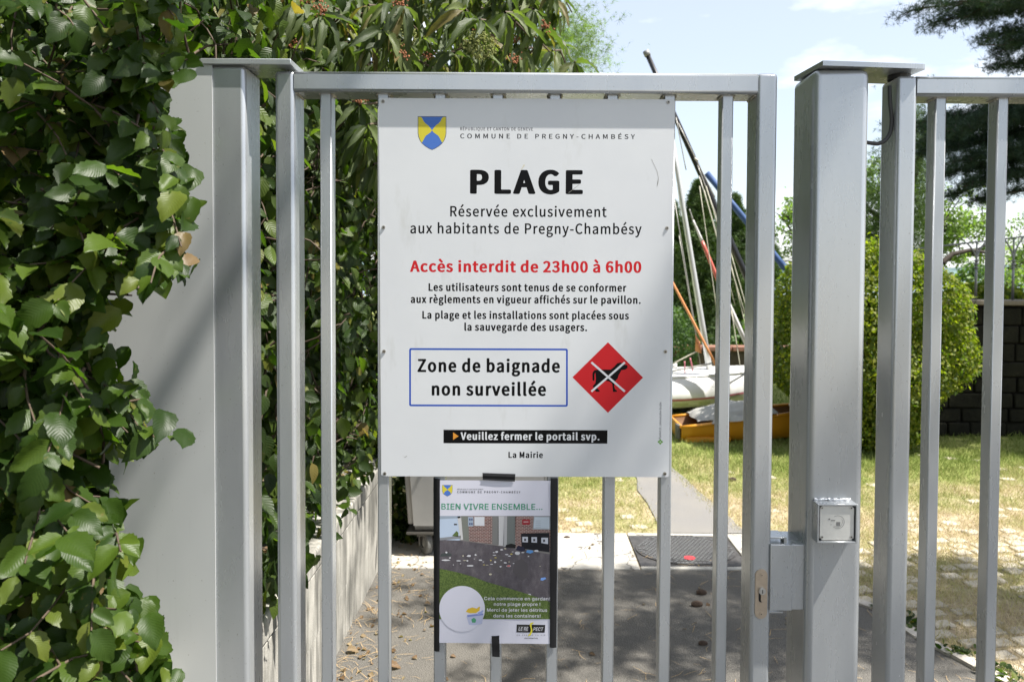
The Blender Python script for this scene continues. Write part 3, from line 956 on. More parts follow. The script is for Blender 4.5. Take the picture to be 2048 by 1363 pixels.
# card reader: welded square housing with a steel plate inside
yr = 1.826
A, B = W(1635.5, 1007.5, yr), W(1714.5, 1086.0, yr)
th = .004
bm = bmesh.new()
add_box(bm, A.x, A.x + th, yr, YP, B.z, A.z, .0008, 1)
add_box(bm, B.x - th, B.x, yr, YP, B.z, A.z, .0008, 1)
add_box(bm, A.x + th - .001, B.x - th + .001, yr + .0003, YP, A.z - th, A.z - .0002, .0006, 1)
add_box(bm, A.x + th - .001, B.x - th + .001, yr + .0003, YP, B.z + .0002, B.z + th, .0006, 1)
hs = bm_obj('reader_housing', bm, PAINT, rp)
bm = bmesh.new(); add_box(bm, A.x + th, B.x - th, YP - .006, YP - .0005, B.z + th, A.z - th); sub('housing_back', bm, BLACK, hs)
P0, P1 = W(1640.5, 1011, yr + .004), W(1707, 1079.5, yr + .004)
bm = bmesh.new(); add_box(bm, P0.x, P1.x, yr + .004, yr + .022, P1.z, P0.z)
es = [e for e in bm.edges if abs(e.verts[0].co.y - e.verts[1].co.y) > .01]
bmesh.ops.bevel(bm, geom=es, offset=.004, segments=4, affect='EDGES')
RPL = simple('matt_aluminium', (0.60, 0.60, 0.57), .45, metal=.45, var=.06, vscale=50, bump=.05, bscale=300)
pl = bm_obj('reader_plate', bm, RPL, rp)
ENG = simple('engraved_grey', (0.16, 0.16, 0.155), .6)
for (px, py) in ((1642.6, 1014.7), (1701.5, 1015), (1642.6, 1073), (1701.3, 1073)):
    q = W(px + 1.2, py, yr + .004)
    bm = bmesh.new(); add_cyl_y(bm, q.x, q.z, yr + .0028, yr + .0042, .0038, 16); sub('screw', bm, STEEL, pl)
    bm = bmesh.new(); add_cyl_y(bm, q.x, q.z, yr + .0024, yr + .0027, .0017, 6); sub('screw_socket', bm, BLACK, pl)
def ring_arc(bm, cx, cz, r, w, a0, a1, y, n=20):
    for k in range(n):
        b0, b1 = a0 + (a1 - a0) * k / n, a0 + (a1 - a0) * (k + 1) / n
        v = [bm.verts.new((cx + rr * math.cos(b), y, cz + rr * math.sin(b))) for rr, b in ((r, b0), (r, b1), (r + w, b1), (r + w, b0))]
        bm.faces.new(v)
q = W(1675.5, 1043, yr + .004)
bm = bmesh.new()
ring_arc(bm, q.x, q.z, .0145, .0009, -2.3, 2.2, yr + .0036)
ring_arc(bm, q.x - .001, q.z, .0115, .0006, -2.2, 0.6, yr + .0036)
qq = W(1658.5, 1037.2, yr + .004); add_cyl_y(bm, qq.x, qq.z, yr + .0034, yr + .0039, .0019, 10)
for (a, b) in (((1662, 1046), (1662, 1049)), ((1662, 1039), (1670, 1040)), ((1673, 1050), (1680, 1043))):
    u, v2 = W(*a, yr + .0036), W(*b, yr + .0036); add_box(bm, min(u.x, v2.x), max(u.x, v2.x) + .0005, yr + .0034, yr + .0038, min(u.z, v2.z) - .0005, max(u.z, v2.z))
sub('engraving', bm, ENG, pl)
bm = bmesh.new()
pts = [(A.x + (B.x - A.x) * t, YP - .002 - random.uniform(0, .003), A.z + random.uniform(.000, .003)) for t in np.linspace(.03, .97, 26)]
add_tube(bm, pts, [random.uniform(.0025, .0045) for _ in pts], 6)
bmesh.ops.recalc_face_normals(bm, faces=bm.faces)
bm_obj('weld', bm, simple('shiny_weld', (0.6, 0.61, 0.62), .25, metal=.6, bump=.8, bscale=200), rp)

# flexible conduit from the post to the gate stile
ypp = 1.965
cpts = [W(x, y, Y) for x, y, Y in ((1779, 172, 1.900), (1780, 205, 1.90), (1783, 235, 1.90), (1781, 262, 1.90), (1772, 279, 1.90), (1758, 287, 1.90), (1744, 286.5, 1.90), (1727, 284, 1.90))]
fine = []
for i in range(len(cpts) - 1):
    p0 = cpts[max(i - 1, 0)]; p1 = cpts[i]; p2 = cpts[i + 1]; p3 = cpts[min(i + 2, len(cpts) - 1)]
    for t in np.linspace(0, 1, 14, endpoint=False):
        fine.append(0.5 * ((2 * p1) + (p2 - p0) * t + (2 * p0 - 5 * p1 + 4 * p2 - p3) * t * t + (-p0 + 3 * p1 - 3 * p2 + p3) * t ** 3))
co = tube('conduit', fine, [.0052 if k % 2 else .0043 for k in range(len(fine))], simple('conduit_metal', (0.05, 0.05, 0.05), .6, metal=.2), None, 8)
tag(co, 'ribbed dark cable conduit bending between the thick post and the right gate leaf', 'conduit')

GLYPHS = r"""
r-531|89 321 70 327 60 339 60 433 77 449 443 452 464 446 472 436 473 339 456 324
r.437|208 -16 155 -2 125 20 100 64 100 121 125 166 151 187 212 203 254 200 289 185 326 148 337 121 337 66 324 36 288 1 254 -13
r0815|360 -10 306 -2 225 41 151 120 105 217 75 346 65 508 76 662 104 783 150 880 215 953 293 996 414 1017 508 1002 589 961 666 880 712 783 740 662 751 500 741 346 710 217 664 120 600 47 522 3 414 -17|371 128 400 121 441 126 481 153 515 201 542 273 561 379 567 500 561 621 543 727 517 799 483 848 441 877 414 882 373 876 342 856 304 807 273 727 255 629 249 500 255 379 272 282 301 201 336 152
r2815|75 2 58 14 58 94 208 230 314 336 406 445 467 540 503 628 515 716 509 764 499 795 475 835 447 859 407 876 354 880 301 869 242 835 182 778 155 770 128 779 61 843 51 859 102 912 187 971 248 997 301 1010 380 1017 460 1009 553 978 625 923 666 867 691 803 702 716 689 620 651 516 589 413 508 309 346 142 725 142 749 126 749 14 738 5 712 0
r3815|304 -11 237 4 168 31 81 87 36 136 102 219 129 231 156 225 214 176 253 152 291 136 345 124 412 125 456 136 498 160 527 193 544 233 550 282 544 330 520 379 493 404 439 432 372 447 264 454 249 460 240 476 240 565 251 579 358 591 412 604 461 629 493 662 511 702 516 751 511 791 497 824 477 848 453 864 412 878 372 881 291 861 252 840 197 796 183 790 156 791 79 872 74 888 158 953 264 1000 318 1012 385 1017 466 1010 551 985 620 945 666 896 697 832 707 751 702 702 682 646 657 605 616 565 553 524 633 484 679 443 713 395 734 338 741 282 731 201 694 120 641 63 574 22 479 -8 385 -17
r6815|395 -11 328 1 239 47 173 112 119 209 85 330 73 476 87 646 131 791 189 888 261 953 368 1003 476 1017 530 1013 586 1002 664 967 707 937 740 905 741 896 665 816 651 808 624 809 563 856 503 878 429 872 376 848 328 799 294 735 266 629 262 589 265 581 274 579 355 619 449 635 543 625 624 593 681 549 721 492 750 411 759 314 749 225 717 144 670 79 609 31 530 -5 449 -16|418 120 449 118 476 124 503 138 530 164 553 201 569 249 577 314 570 379 559 419 536 460 509 484 476 500 422 507 382 499 324 468 287 435 259 395 269 314 288 249 320 184 357 144 395 124
r:437|186 -13 146 3 109 43 96 91 110 146 146 183 186 200 226 203 282 188 313 164 337 122 340 91 328 43 307 16 267 -8 226 -16|186 515 146 532 109 571 97 619 102 656 127 698 156 719 216 734 257 729 287 716 324 680 337 650 337 595 314 552 285 528 247 515
rA887|12 6 4 13 5 29 342 987 351 995 377 1000 534 995 547 979 883 13 873 5 847 0 717 0 691 11 599 288 586 294 299 294 282 288 192 13 168 1 38 0|333 429 550 429 443 776 331 437
rB954|144 6 135 21 136 987 144 994 170 1000 457 1000 562 994 653 975 734 939 795 884 827 822 838 751 834 696 820 649 799 610 765 571 719 539 784 507 832 469 867 422 888 367 896 304 884 218 846 139 771 71 692 32 601 9 483 0 170 0|324 139 457 136 536 140 601 155 647 178 679 210 701 257 706 312 698 359 681 390 640 425 601 442 549 453 457 459 327 457|324 594 510 596 562 608 601 628 630 657 645 688 650 728 644 775 625 814 597 837 562 853 519 861 327 864
rC928|492 -11 411 0 299 47 201 128 135 225 91 354 76 500 91 646 138 775 199 864 304 953 425 1001 546 1017 613 1012 681 997 775 954 854 888 855 872 785 791 761 782 734 788 681 832 640 854 559 872 466 856 411 831 357 782 307 702 280 613 270 500 279 395 304 306 357 217 411 168 479 138 559 129 627 141 683 168 751 225 775 236 798 233 810 225 875 152 881 136 834 87 792 55 721 17 613 -12 546 -17
rD996|144 6 135 21 136 987 144 994 170 1000 418 1000 562 986 696 939 799 861 865 767 905 649 919 500 906 367 862 233 796 139 706 68 575 17 418 0 170 0|325 139 405 138 497 148 577 178 644 233 688 304 715 390 725 500 716 610 688 704 642 775 588 817 498 853 405 863 324 861
rE861|144 6 135 21 136 987 144 994 170 1000 745 1000 764 994 774 979 774 877 758 862 340 859 324 853 327 598 679 595 699 586 703 571 702 469 679 455 325 453 324 147 340 142 771 140 789 123 788 13 758 0 170 0
rG998|506 -11 425 -1 304 48 209 123 137 225 91 354 76 500 92 646 139 775 208 872 304 949 437 1002 559 1017 640 1012 707 996 802 953 882 889 884 872 813 791 788 782 761 789 681 848 613 869 573 872 492 862 411 825 355 775 313 710 280 613 270 500 281 387 313 290 352 225 411 172 492 138 573 128 640 136 688 152 720 176 718 395 532 398 517 403 507 419 509 524 519 533 546 537 869 537 888 532 900 516 900 112 856 70 804 39 748 15 627 -13 559 -17
rH1051|144 6 135 21 136 987 144 994 170 1000 301 999 323 987 327 599 719 597 727 602 728 987 758 1000 888 1000 908 994 918 979 916 13 901 3 875 0 758 0 728 13 727 445 722 453 327 454 323 13 314 5 288 0 170 0
rI457|144 6 135 21 135 979 144 994 157 999 301 999 315 994 324 979 324 21 315 6 301 1 170 0
rL798|144 6 135 21 135 979 144 994 157 999 301 999 315 994 324 979 324 147 340 142 745 140 762 123 762 21 752 6 732 0 170 0
rM1165|144 6 135 21 136 987 144 994 170 1000 327 999 348 987 575 377 588 361 817 987 825 994 849 1000 993 1000 1021 994 1031 979 1029 13 1019 4 993 0 875 0 851 13 849 628 845 602 836 593 656 116 640 100 614 97 536 97 510 109 314 624 310 13 288 1 170 0
rN1044|144 6 135 21 136 987 144 994 170 1000 301 1000 325 987 719 330 728 335 730 351 727 987 758 1000 875 1000 901 993 909 979 908 13 900 6 875 0 745 0 719 12 320 673 314 693 316 13 288 0 170 0
rO1070|479 -10 398 2 296 47 199 128 131 233 91 354 76 508 92 654 133 775 197 872 304 958 398 998 532 1017 681 995 777 953 873 872 937 775 978 654 994 500 979 354 939 233 871 128 775 48 667 0 532 -17|483 136 532 129 600 138 667 170 723 225 763 298 789 387 800 500 791 613 765 702 724 775 667 832 600 863 532 871 465 861 411 836 345 775 305 702 279 613 270 508 281 387 306 298 344 231 406 168 465 139
rP921|144 6 135 21 136 987 144 994 170 1000 444 1000 562 993 666 970 746 932 810 869 846 790 857 696 846 610 808 524 746 461 666 417 562 391 457 383 325 382 323 13 314 5 288 0 170 0|324 524 431 520 510 524 571 539 613 563 642 594 662 641 668 696 662 751 640 801 609 830 562 850 510 860 444 863 324 861
rQ1070|752 -234 655 -207 591 -173 521 -116 478 -63 448 -10 349 19 252 78 178 155 128 242 88 368 76 504 90 650 133 776 197 872 284 947 397 998 542 1017 671 999 782 950 873 872 930 785 979 650 993 494 982 368 947 252 892 155 818 78 736 27 656 0 655 -10 703 -58 768 -90 865 -102 962 -88 978 -91 992 -106 1015 -203 982 -223 913 -237 833 -241|514 126 542 124 609 136 666 165 724 223 766 301 790 388 800 504 789 620 763 708 724 776 663 834 607 861 542 871 462 860 397 827 346 776 307 708 281 620 270 504 280 388 304 301 346 223 404 165 462 135
rR924|144 6 135 21 136 987 144 994 170 1000 483 1000 575 994 679 971 757 932 813 877 847 806 860 712 853 641 832 578 796 524 742 476 644 429 885 29 887 13 862 0 719 0 692 6 449 406 340 408 324 406 323 13 314 5 288 0 170 0|324 547 457 543 523 548 575 561 618 586 646 618 664 657 671 712 663 767 643 806 614 832 575 849 536 857 457 863 324 861
rS871|357 -10 236 22 169 55 74 128 62 144 65 152 142 237 169 247 192 241 276 176 357 141 438 128 505 134 568 160 601 193 617 225 622 257 617 306 602 338 556 379 276 504 228 532 179 573 141 621 117 678 109 743 120 816 151 880 196 929 276 981 371 1009 451 1017 519 1013 586 999 694 953 775 891 781 880 778 872 710 791 680 783 658 791 588 840 532 862 451 872 384 861 343 840 320 816 308 791 301 751 309 710 330 678 371 646 653 521 707 487 748 451 784 403 807 346 815 273 804 201 770 128 721 73 641 23 546 -7 438 -17
rT875|362 1 349 8 342 21 342 853 323 859 75 859 48 865 39 877 41 987 48 994 75 1000 819 998 832 989 836 979 836 877 819 862 545 859 533 853 531 13 505 0
rU1041|460 -11 407 -5 327 22 236 85 180 165 145 268 130 420 132 986 141 995 168 1000 287 1000 312 993 319 986 320 412 329 308 350 236 387 181 433 147 473 133 526 128 579 135 615 149 658 181 695 236 717 308 727 412 728 986 751 999 897 997 910 987 912 978 912 412 900 276 862 165 806 85 725 26 619 -8 526 -17
rV842|334 2 316 21 0 987 8 994 34 1000 164 1000 193 987 425 238 655 987 663 994 687 1000 817 1000 835 994 844 987 843 973 526 13 504 1
rY782|305 6 296 21 295 390 -1 971 -3 987 5 994 31 1000 162 1000 188 991 383 579 397 570 593 987 619 1000 775 995 785 987 783 971 486 390 484 13 475 5 449 0 331 0
ra826|311 -16 258 -10 195 10 143 46 110 85 85 142 78 199 91 281 130 344 206 401 297 439 530 490 520 553 504 585 479 611 447 626 405 630 332 618 277 597 206 558 174 557 156 572 109 660 195 713 311 754 426 769 532 756 605 724 655 679 693 616 712 547 720 458 719 16 710 6 689 0 574 1 554 16 550 47 542 55 479 19 426 -1 374 -13|324 123 363 119 416 128 472 155 532 199 532 363 468 357 384 336 329 313 287 281 268 250 261 212 265 180 290 140
rb901|453 -15 368 6 297 43 289 36 283 11 254 0 140 2 122 19 122 1063 140 1081 282 1083 308 1072 311 708 371 738 453 764 510 769 610 755 695 715 754 661 799 584 824 499 834 387 821 267 787 173 735 96 665 36 582 -2 482 -17|409 131 453 123 496 128 552 156 586 190 610 233 633 302 641 387 636 456 623 516 592 576 567 601 525 622 468 629 425 619 368 589 312 541 314 182 366 148
rc753|438 -16 343 -5 256 28 170 92 115 167 82 256 68 376 82 490 120 585 178 660 259 721 343 754 459 769 512 765 596 742 671 698 701 673 702 660 637 578 617 569 590 572 522 616 459 629 415 622 370 604 324 566 290 515 267 446 260 376 267 300 288 237 320 186 363 149 406 129 459 121 533 138 617 190 648 189 661 180 718 92 711 79 677 54 596 12 501 -13
rd903|400 -17 300 -2 229 29 152 96 110 165 79 267 69 379 83 490 115 578 166 653 248 721 329 756 414 769 514 757 585 727 591 730 595 1072 628 1083 762 1081 781 1063 781 19 770 5 756 0 642 0 618 11 612 36 600 45 555 19 500 -3 457 -13|385 131 443 123 486 131 543 162 592 208 591 567 543 602 471 627 400 622 357 599 323 567 291 516 268 447 262 370 267 302 285 233 315 181 350 148
re813|448 -17 343 -3 259 30 174 92 118 167 81 262 68 376 82 490 116 578 175 660 247 717 322 751 427 769 543 753 617 721 680 667 724 597 750 515 759 414 754 344 732 329 258 325 265 281 291 219 326 174 368 142 417 124 469 117 554 130 648 173 669 171 687 155 728 79 722 62 648 23 596 4 512 -14|259 452 575 452 584 458 581 496 566 547 543 585 507 616 476 629 438 634 396 630 363 616 320 585 287 540 267 496
rg827|382 -327 311 -322 240 -306 169 -277 110 -232 78 -181 67 -121 81 -53 114 -1 162 41 165 50 141 74 119 110 109 161 112 195 134 246 180 297 181 306 143 349 107 417 94 494 104 571 136 639 180 690 244 733 316 759 411 769 524 751 780 749 797 733 794 631 766 620 681 620 671 613 689 579 703 528 706 494 697 426 669 357 627 306 566 263 482 234 396 226 298 238 282 212 278 186 287 152 325 132 610 121 681 106 738 80 780 41 802 -1 811 -61 799 -130 757 -198 699 -249 624 -289 524 -317|341 -198 425 -206 482 -201 561 -172 595 -146 618 -112 624 -78 619 -53 595 -26 553 -14 297 -4 269 -27 248 -61 240 -95 245 -130 259 -155 283 -175|381 349 425 349 466 366 506 408 524 451 529 494 524 537 509 579 468 623 425 640 382 640 340 623 298 579 283 537 278 494 283 451 297 415 325 378 354 358
rh886|153 0 127 10 122 18 122 1064 139 1080 153 1083 290 1081 307 1073 312 1064 310 710 321 703 405 748 461 764 518 769 602 760 676 727 721 685 754 626 772 558 778 474 778 18 770 7 742 0 616 0 602 5 590 18 586 516 577 558 559 592 518 620 476 625 433 618 397 600 341 558 312 524 312 18 308 10 279 0
ri433|158 0 131 6 123 17 122 734 145 750 286 750 307 742 312 734 312 17 306 8 282 0|186 862 145 880 113 915 103 956 115 1005 150 1038 186 1052 241 1053 282 1040 313 1014 330 981 332 956 322 915 304 890 268 869 227 860
rk811|153 0 127 10 122 18 122 1064 139 1080 153 1083 279 1083 293 1080 309 1064 309 465 313 449 321 445 574 745 602 751 742 750 767 735 760 719 526 440 800 18 784 3 770 0 630 0 606 10 419 304 405 310 311 204 305 10 279 0
rl445|268 -15 225 -9 183 11 151 45 136 71 126 113 122 1063 126 1072 154 1083 282 1083 297 1080 312 1063 313 139 325 122 354 122 368 113 389 11 382 1 354 -9
rm1321|154 0 130 7 122 19 122 732 130 744 154 751 267 750 287 738 298 687 360 730 443 762 504 769 566 764 618 749 659 727 721 664 793 719 845 747 896 763 958 769 1030 760 1092 735 1153 682 1183 626 1201 558 1208 471 1208 19 1200 7 1175 0 1051 0 1022 13 1016 515 1006 558 986 595 963 614 917 625 876 618 845 602 787 558 759 527 757 13 731 0 597 0 577 9 571 19 567 515 557 558 537 595 500 620 463 625 432 619 395 601 339 559 312 527 310 13 288 1
rn890|154 0 130 7 122 19 124 738 154 751 267 750 287 738 298 685 369 732 463 764 525 769 597 761 670 732 723 682 754 626 772 558 778 471 776 13 762 3 742 0 618 0 592 13 586 515 577 558 556 595 518 620 484 625 453 623 401 603 341 558 312 527 310 13 288 1
ro884|438 -17 343 -5 259 29 174 92 118 167 83 256 68 376 82 490 118 585 175 660 259 723 343 757 438 769 554 752 637 717 710 660 766 585 803 490 817 376 801 256 767 167 710 92 637 35 554 0|431 123 491 130 533 151 570 186 600 237 617 294 626 376 618 452 599 515 568 566 533 599 490 621 438 628 396 622 358 604 317 566 287 515 267 452 260 376 269 294 286 237 315 186 355 149 396 129
rr587|154 0 130 7 122 19 124 738 154 751 267 750 287 738 298 684 346 725 381 746 432 764 515 768 578 750 588 744 593 732 564 620 535 611 463 622 422 611 364 564 313 478 310 13 288 1
rs696|337 -16 242 -4 179 14 87 60 41 98 102 186 116 197 148 197 253 134 286 123 348 115 390 119 432 137 454 161 466 205 459 237 421 277 379 299 211 368 157 401 118 439 94 483 82 553 89 604 112 654 158 705 211 738 284 761 369 769 421 766 474 755 555 724 624 679 627 660 566 585 547 575 519 578 463 612 411 632 369 637 316 628 294 616 274 592 264 553 270 528 284 507 327 479 516 402 569 370 610 330 637 281 649 212 641 155 618 104 574 54 516 17 442 -8
rt572|357 -14 307 -9 241 18 197 56 165 109 149 170 144 239 144 612 53 617 40 623 34 635 37 734 53 743 146 749 153 757 165 932 177 947 193 951 307 951 330 940 332 757 345 751 510 750 534 734 534 635 523 620 333 612 332 239 341 170 352 147 370 130 421 119 497 138 523 132 533 117 556 25 535 10 459 -9 408 -16
ru886|369 -17 287 -7 220 20 170 64 136 126 118 194 111 280 113 738 132 750 153 751 277 750 299 738 304 237 314 194 333 156 369 132 410 125 452 132 490 150 576 231 579 738 606 751 750 748 765 732 764 14 740 0 616 2 598 14 594 57 585 65 532 26 482 3 431 -12
rv768|296 3 282 17 15 727 17 739 33 749 54 751 185 750 205 739 387 207 570 739 599 751 720 751 744 745 753 727 489 11 457 0
rx737|36 2 20 11 18 24 257 388 41 721 39 739 66 751 208 751 228 744 369 521 379 513 517 745 541 751 662 751 692 744 700 733 696 721 480 381 715 30 717 11 692 0 551 0 529 5 359 264 208 10 178 0
ry768|166 -307 97 -300 51 -282 49 -265 72 -175 97 -159 166 -169 218 -150 258 -108 278 -75 311 15 15 734 29 747 42 751 180 751 202 742 400 223 569 734 592 750 716 751 743 745 754 734 752 726 476 -42 444 -117 411 -175 370 -224 319 -265 249 -296
rÉ861|170 0 153 2 138 11 135 21 137 988 153 998 170 1000 757 998 772 988 774 978 774 887 773 875 756 861 328 857 324 847 324 605 337 596 689 592 703 575 703 474 689 457 672 454 337 454 324 444 324 152 337 142 773 139 789 122 786 11 756 0|438 1022 421 1028 364 1088 357 1098 359 1108 575 1300 598 1310 622 1307 703 1219 707 1209 703 1199 471 1030
rà826|273 -12 184 17 144 45 106 91 87 138 77 203 89 277 127 342 198 397 304 441 530 490 521 546 505 583 480 610 443 626 412 630 335 619 273 596 211 561 180 556 161 564 109 657 119 671 196 713 304 752 427 769 535 755 597 729 658 675 691 620 712 546 720 453 720 17 713 8 690 0 582 0 560 8 549 45 535 50 474 16 387 -11 319 -17|363 119 412 126 443 138 501 175 532 203 530 360 520 364 474 357 381 335 319 307 284 277 268 249 261 212 276 156 309 128|443 842 188 1083 196 1097 288 1179 319 1180 335 1171 553 926 548 907 489 852 474 842
rè813|402 -11 341 -2 263 28 175 91 119 165 82 258 68 379 82 490 119 583 173 657 248 718 325 752 433 769 541 753 615 722 680 666 721 601 749 518 759 397 752 342 726 328 279 328 258 323 266 277 289 221 324 175 371 141 418 124 495 119 557 132 634 169 665 172 686 156 727 82 726 67 711 55 603 6 510 -14 449 -17|261 453 572 452 584 462 580 499 566 546 537 592 510 614 479 628 433 634 371 620 318 583 290 546 269 499|449 840 421 852 181 1083 186 1095 279 1177 310 1182 325 1176 547 926 542 907 482 852
ré813|402 -11 341 -2 263 28 175 91 119 165 82 258 68 379 82 490 119 583 173 657 248 718 325 752 433 769 541 753 615 722 680 666 721 601 749 518 759 397 752 342 726 328 279 328 258 323 266 277 289 221 324 175 371 141 418 124 495 119 557 132 634 169 665 172 686 156 727 82 726 67 711 55 603 6 510 -14 449 -17|261 453 572 452 584 462 580 499 566 546 537 592 510 614 479 628 433 634 371 620 318 583 290 546 269 499|402 840 379 852 320 907 315 926 537 1176 557 1182 584 1176 676 1093 679 1083 440 852 424 842
b.505|228 -15 193 -9 155 6 128 25 108 49 96 78 93 107 107 162 150 204 202 225 270 229 311 223 348 209 382 183 409 136 413 104 398 52 377 25 340 2 296 -12
b0883|399 -11 317 2 229 47 148 129 100 228 71 352 62 508 72 657 99 772 153 879 219 948 301 992 333 1002 448 1016 578 994 669 945 731 879 785 772 812 657 823 500 813 352 784 228 729 121 668 55 577 5 448 -16|430 154 448 151 480 170 514 220 539 286 556 376 563 500 557 624 538 723 513 789 482 830 448 851 431 849 402 830 372 789 346 723 327 624 322 508 327 385 345 286 375 211 405 170
b2883|105 1 73 11 54 29 54 110 314 348 404 451 467 549 500 630 511 703 506 752 491 793 466 825 427 847 395 851 354 841 311 817 248 760 217 747 185 744 153 750 132 760 52 833 52 858 104 906 188 963 266 996 330 1010 411 1016 507 1007 618 971 694 915 733 866 764 793 774 711 761 614 720 508 660 411 581 313 444 175 459 171 749 171 797 162 815 151 822 134 821 29 797 9 749 0
b3883|337 -11 239 10 138 55 78 96 42 129 34 154 109 241 158 257 207 251 309 179 386 153 435 153 468 162 498 179 521 203 541 244 546 286 540 335 519 376 491 401 452 420 386 434 272 443 243 459 236 475 236 566 248 582 288 597 370 603 419 613 459 632 486 657 507 698 512 739 507 780 496 805 468 835 435 849 403 851 337 830 255 772 223 763 174 766 145 780 77 854 69 871 78 887 158 945 222 978 272 996 337 1010 403 1016 517 1008 615 980 689 937 737 887 769 821 780 747 773 690 755 640 722 591 642 525 697 495 741 459 784 401 805 352 814 286 802 203 758 121 710 71 631 24 517 -8 419 -16
b6883|440 -13 342 3 243 51 170 121 118 211 81 335 70 475 83 640 125 780 186 879 272 953 391 1002 505 1016 570 1013 636 1000 728 962 804 904 812 879 733 797 685 780 627 789 574 830 538 847 489 846 447 830 402 789 364 723 338 624 342 620 423 643 472 647 587 637 675 607 746 558 795 492 821 418 831 319 821 236 784 146 740 88 677 38 570 -5 489 -16|445 154 472 147 489 151 532 187 553 220 566 261 573 319 568 376 552 426 531 459 512 475 472 489 440 486 407 471 359 434 331 401 340 327 362 253 395 195 423 166
bA955|53 1 6 20 0 44 339 972 355 988 402 1000 561 999 599 988 619 964 955 44 955 28 939 12 894 0 751 0 704 10 685 28 601 276 593 284 355 284 258 20 212 1|408 452 418 447 529 447 541 452 482 632 466 621
bL867|185 1 149 12 131 36 131 964 149 988 185 999 344 999 378 988 396 964 396 180 408 171 757 171 804 164 822 156 834 140 834 36 816 12 773 0
bM1234|185 1 149 12 131 36 131 964 138 980 170 996 201 1000 360 1000 392 994 415 980 614 469 630 495 819 980 851 996 884 1000 1042 1000 1074 993 1096 980 1103 964 1103 36 1096 20 1074 7 1042 0 916 0 868 10 847 28 845 380 836 404 722 116 677 95 566 94 519 107 504 124 392 410 384 388 382 28 366 12 328 1
bV910|366 1 335 10 315 28 -4 956 -4 972 17 991 65 1000 208 1000 239 993 259 980 446 410 462 377 652 974 668 989 716 1000 858 1000 899 988 916 972 916 956 598 28 581 12 541 0
bZ949|116 1 80 12 63 28 64 116 557 828 179 830 141 836 124 844 110 860 109 964 116 980 148 996 179 1000 814 1000 846 996 877 980 885 964 881 884 389 172 814 171 862 164 879 156 891 140 892 36 884 20 862 7 830 0
ba894|316 -13 264 -6 199 16 143 54 109 93 82 152 74 210 86 289 127 354 206 413 303 453 433 485 523 498 516 550 484 596 458 607 433 609 368 594 251 539 187 541 155 563 108 641 107 661 161 697 251 737 316 758 394 772 471 777 562 767 658 733 729 674 764 615 785 543 792 459 790 27 769 9 730 0 601 1 575 8 549 28 484 2 433 -10 368 -16|373 152 407 149 445 160 524 210 528 341 523 346 433 325 392 308 357 282 340 256 334 217 347 171
bb969|516 -16 447 -10 360 16 292 0 171 1 140 10 120 27 119 1045 128 1062 154 1075 326 1079 361 1071 382 1053 384 758 391 749 481 772 533 777 671 759 765 714 823 662 871 584 897 497 906 393 894 280 855 175 798 97 722 38 636 1|461 158 481 153 516 156 552 175 580 201 607 245 630 314 637 393 632 462 619 514 591 566 563 593 533 605 498 606 464 594 385 540 384 201 420 175
bc822|436 -12 358 -3 255 36 169 99 115 171 76 276 64 380 77 485 120 589 177 661 257 720 371 763 488 777 552 773 617 759 696 726 763 681 774 668 775 655 706 570 669 552 604 555 539 595 501 608 462 602 433 589 393 557 362 511 339 445 332 380 339 315 359 250 389 204 423 174 462 156 488 152 547 165 630 214 669 219 708 212 734 193 789 112 790 99 734 54 643 11 539 -13
bd972|445 -16 307 3 221 42 152 102 105 175 75 271 66 375 78 488 115 584 165 653 250 723 342 762 445 776 514 773 583 758 589 766 588 1045 597 1062 618 1073 652 1080 790 1080 824 1073 844 1062 853 1045 851 27 832 10 790 0 669 1 635 9 618 21 514 -10|440 158 480 153 514 164 587 219 588 558 549 588 497 607 445 598 392 558 359 506 340 445 334 384 339 314 357 245 390 193 411 173
be882|449 -13 358 -1 268 33 173 99 113 178 79 263 64 380 78 491 115 583 175 661 250 720 342 759 475 777 596 759 682 723 749 668 796 596 821 517 831 406 822 341 785 320 334 315 337 289 359 236 396 191 433 165 475 151 527 148 578 161 656 197 708 200 737 191 754 178 801 93 799 80 785 66 711 27 656 8 552 -13|336 472 579 472 562 543 542 576 510 602 475 612 428 602 390 576 359 537 338 491
bf569|211 0 159 11 139 35 139 583 136 592 73 599 42 618 39 722 53 739 73 748 136 757 144 896 162 957 201 1018 246 1053 332 1087 418 1096 504 1090 584 1070 607 1058 618 1044 589 940 565 922 521 914 435 931 416 905 406 870 403 766 418 759 513 757 553 739 560 722 560 635 556 618 528 600 418 595 406 592 403 583 401 26 383 11 349 1
bg895|441 -317 338 -311 222 -282 163 -256 115 -218 75 -161 63 -100 75 -39 99 4 156 65 126 100 114 126 106 169 108 204 135 265 176 308 122 377 95 447 90 499 103 577 132 638 183 694 252 737 338 766 441 777 493 774 562 760 803 759 837 754 860 742 870 725 869 629 854 613 837 605 754 594 771 551 778 490 768 421 734 349 689 299 620 256 527 227 441 218 355 222 350 195 357 169 373 160 648 151 734 134 803 103 847 65 875 13 883 -48 871 -109 820 -187 768 -231 687 -273 562 -307|397 -161 493 -163 539 -152 574 -135 595 -117 613 -91 619 -56 612 -30 596 -17 562 -11 355 -7 341 -13 323 -39 313 -65 317 -109 348 -143|410 377 441 369 465 377 501 412 520 456 525 499 520 534 508 568 479 603 441 620 408 612 386 594 367 568 355 534 351 490 358 447 374 412
bh954|152 5 129 17 119 34 119 1046 135 1067 169 1078 339 1078 373 1064 384 1046 383 746 390 741 475 769 543 776 662 764 742 729 790 686 825 626 844 557 851 471 851 34 832 11 781 0 645 1 611 9 589 25 583 514 572 557 558 583 536 600 509 604 475 594 442 574 384 523 381 25 358 8 322 0 186 0
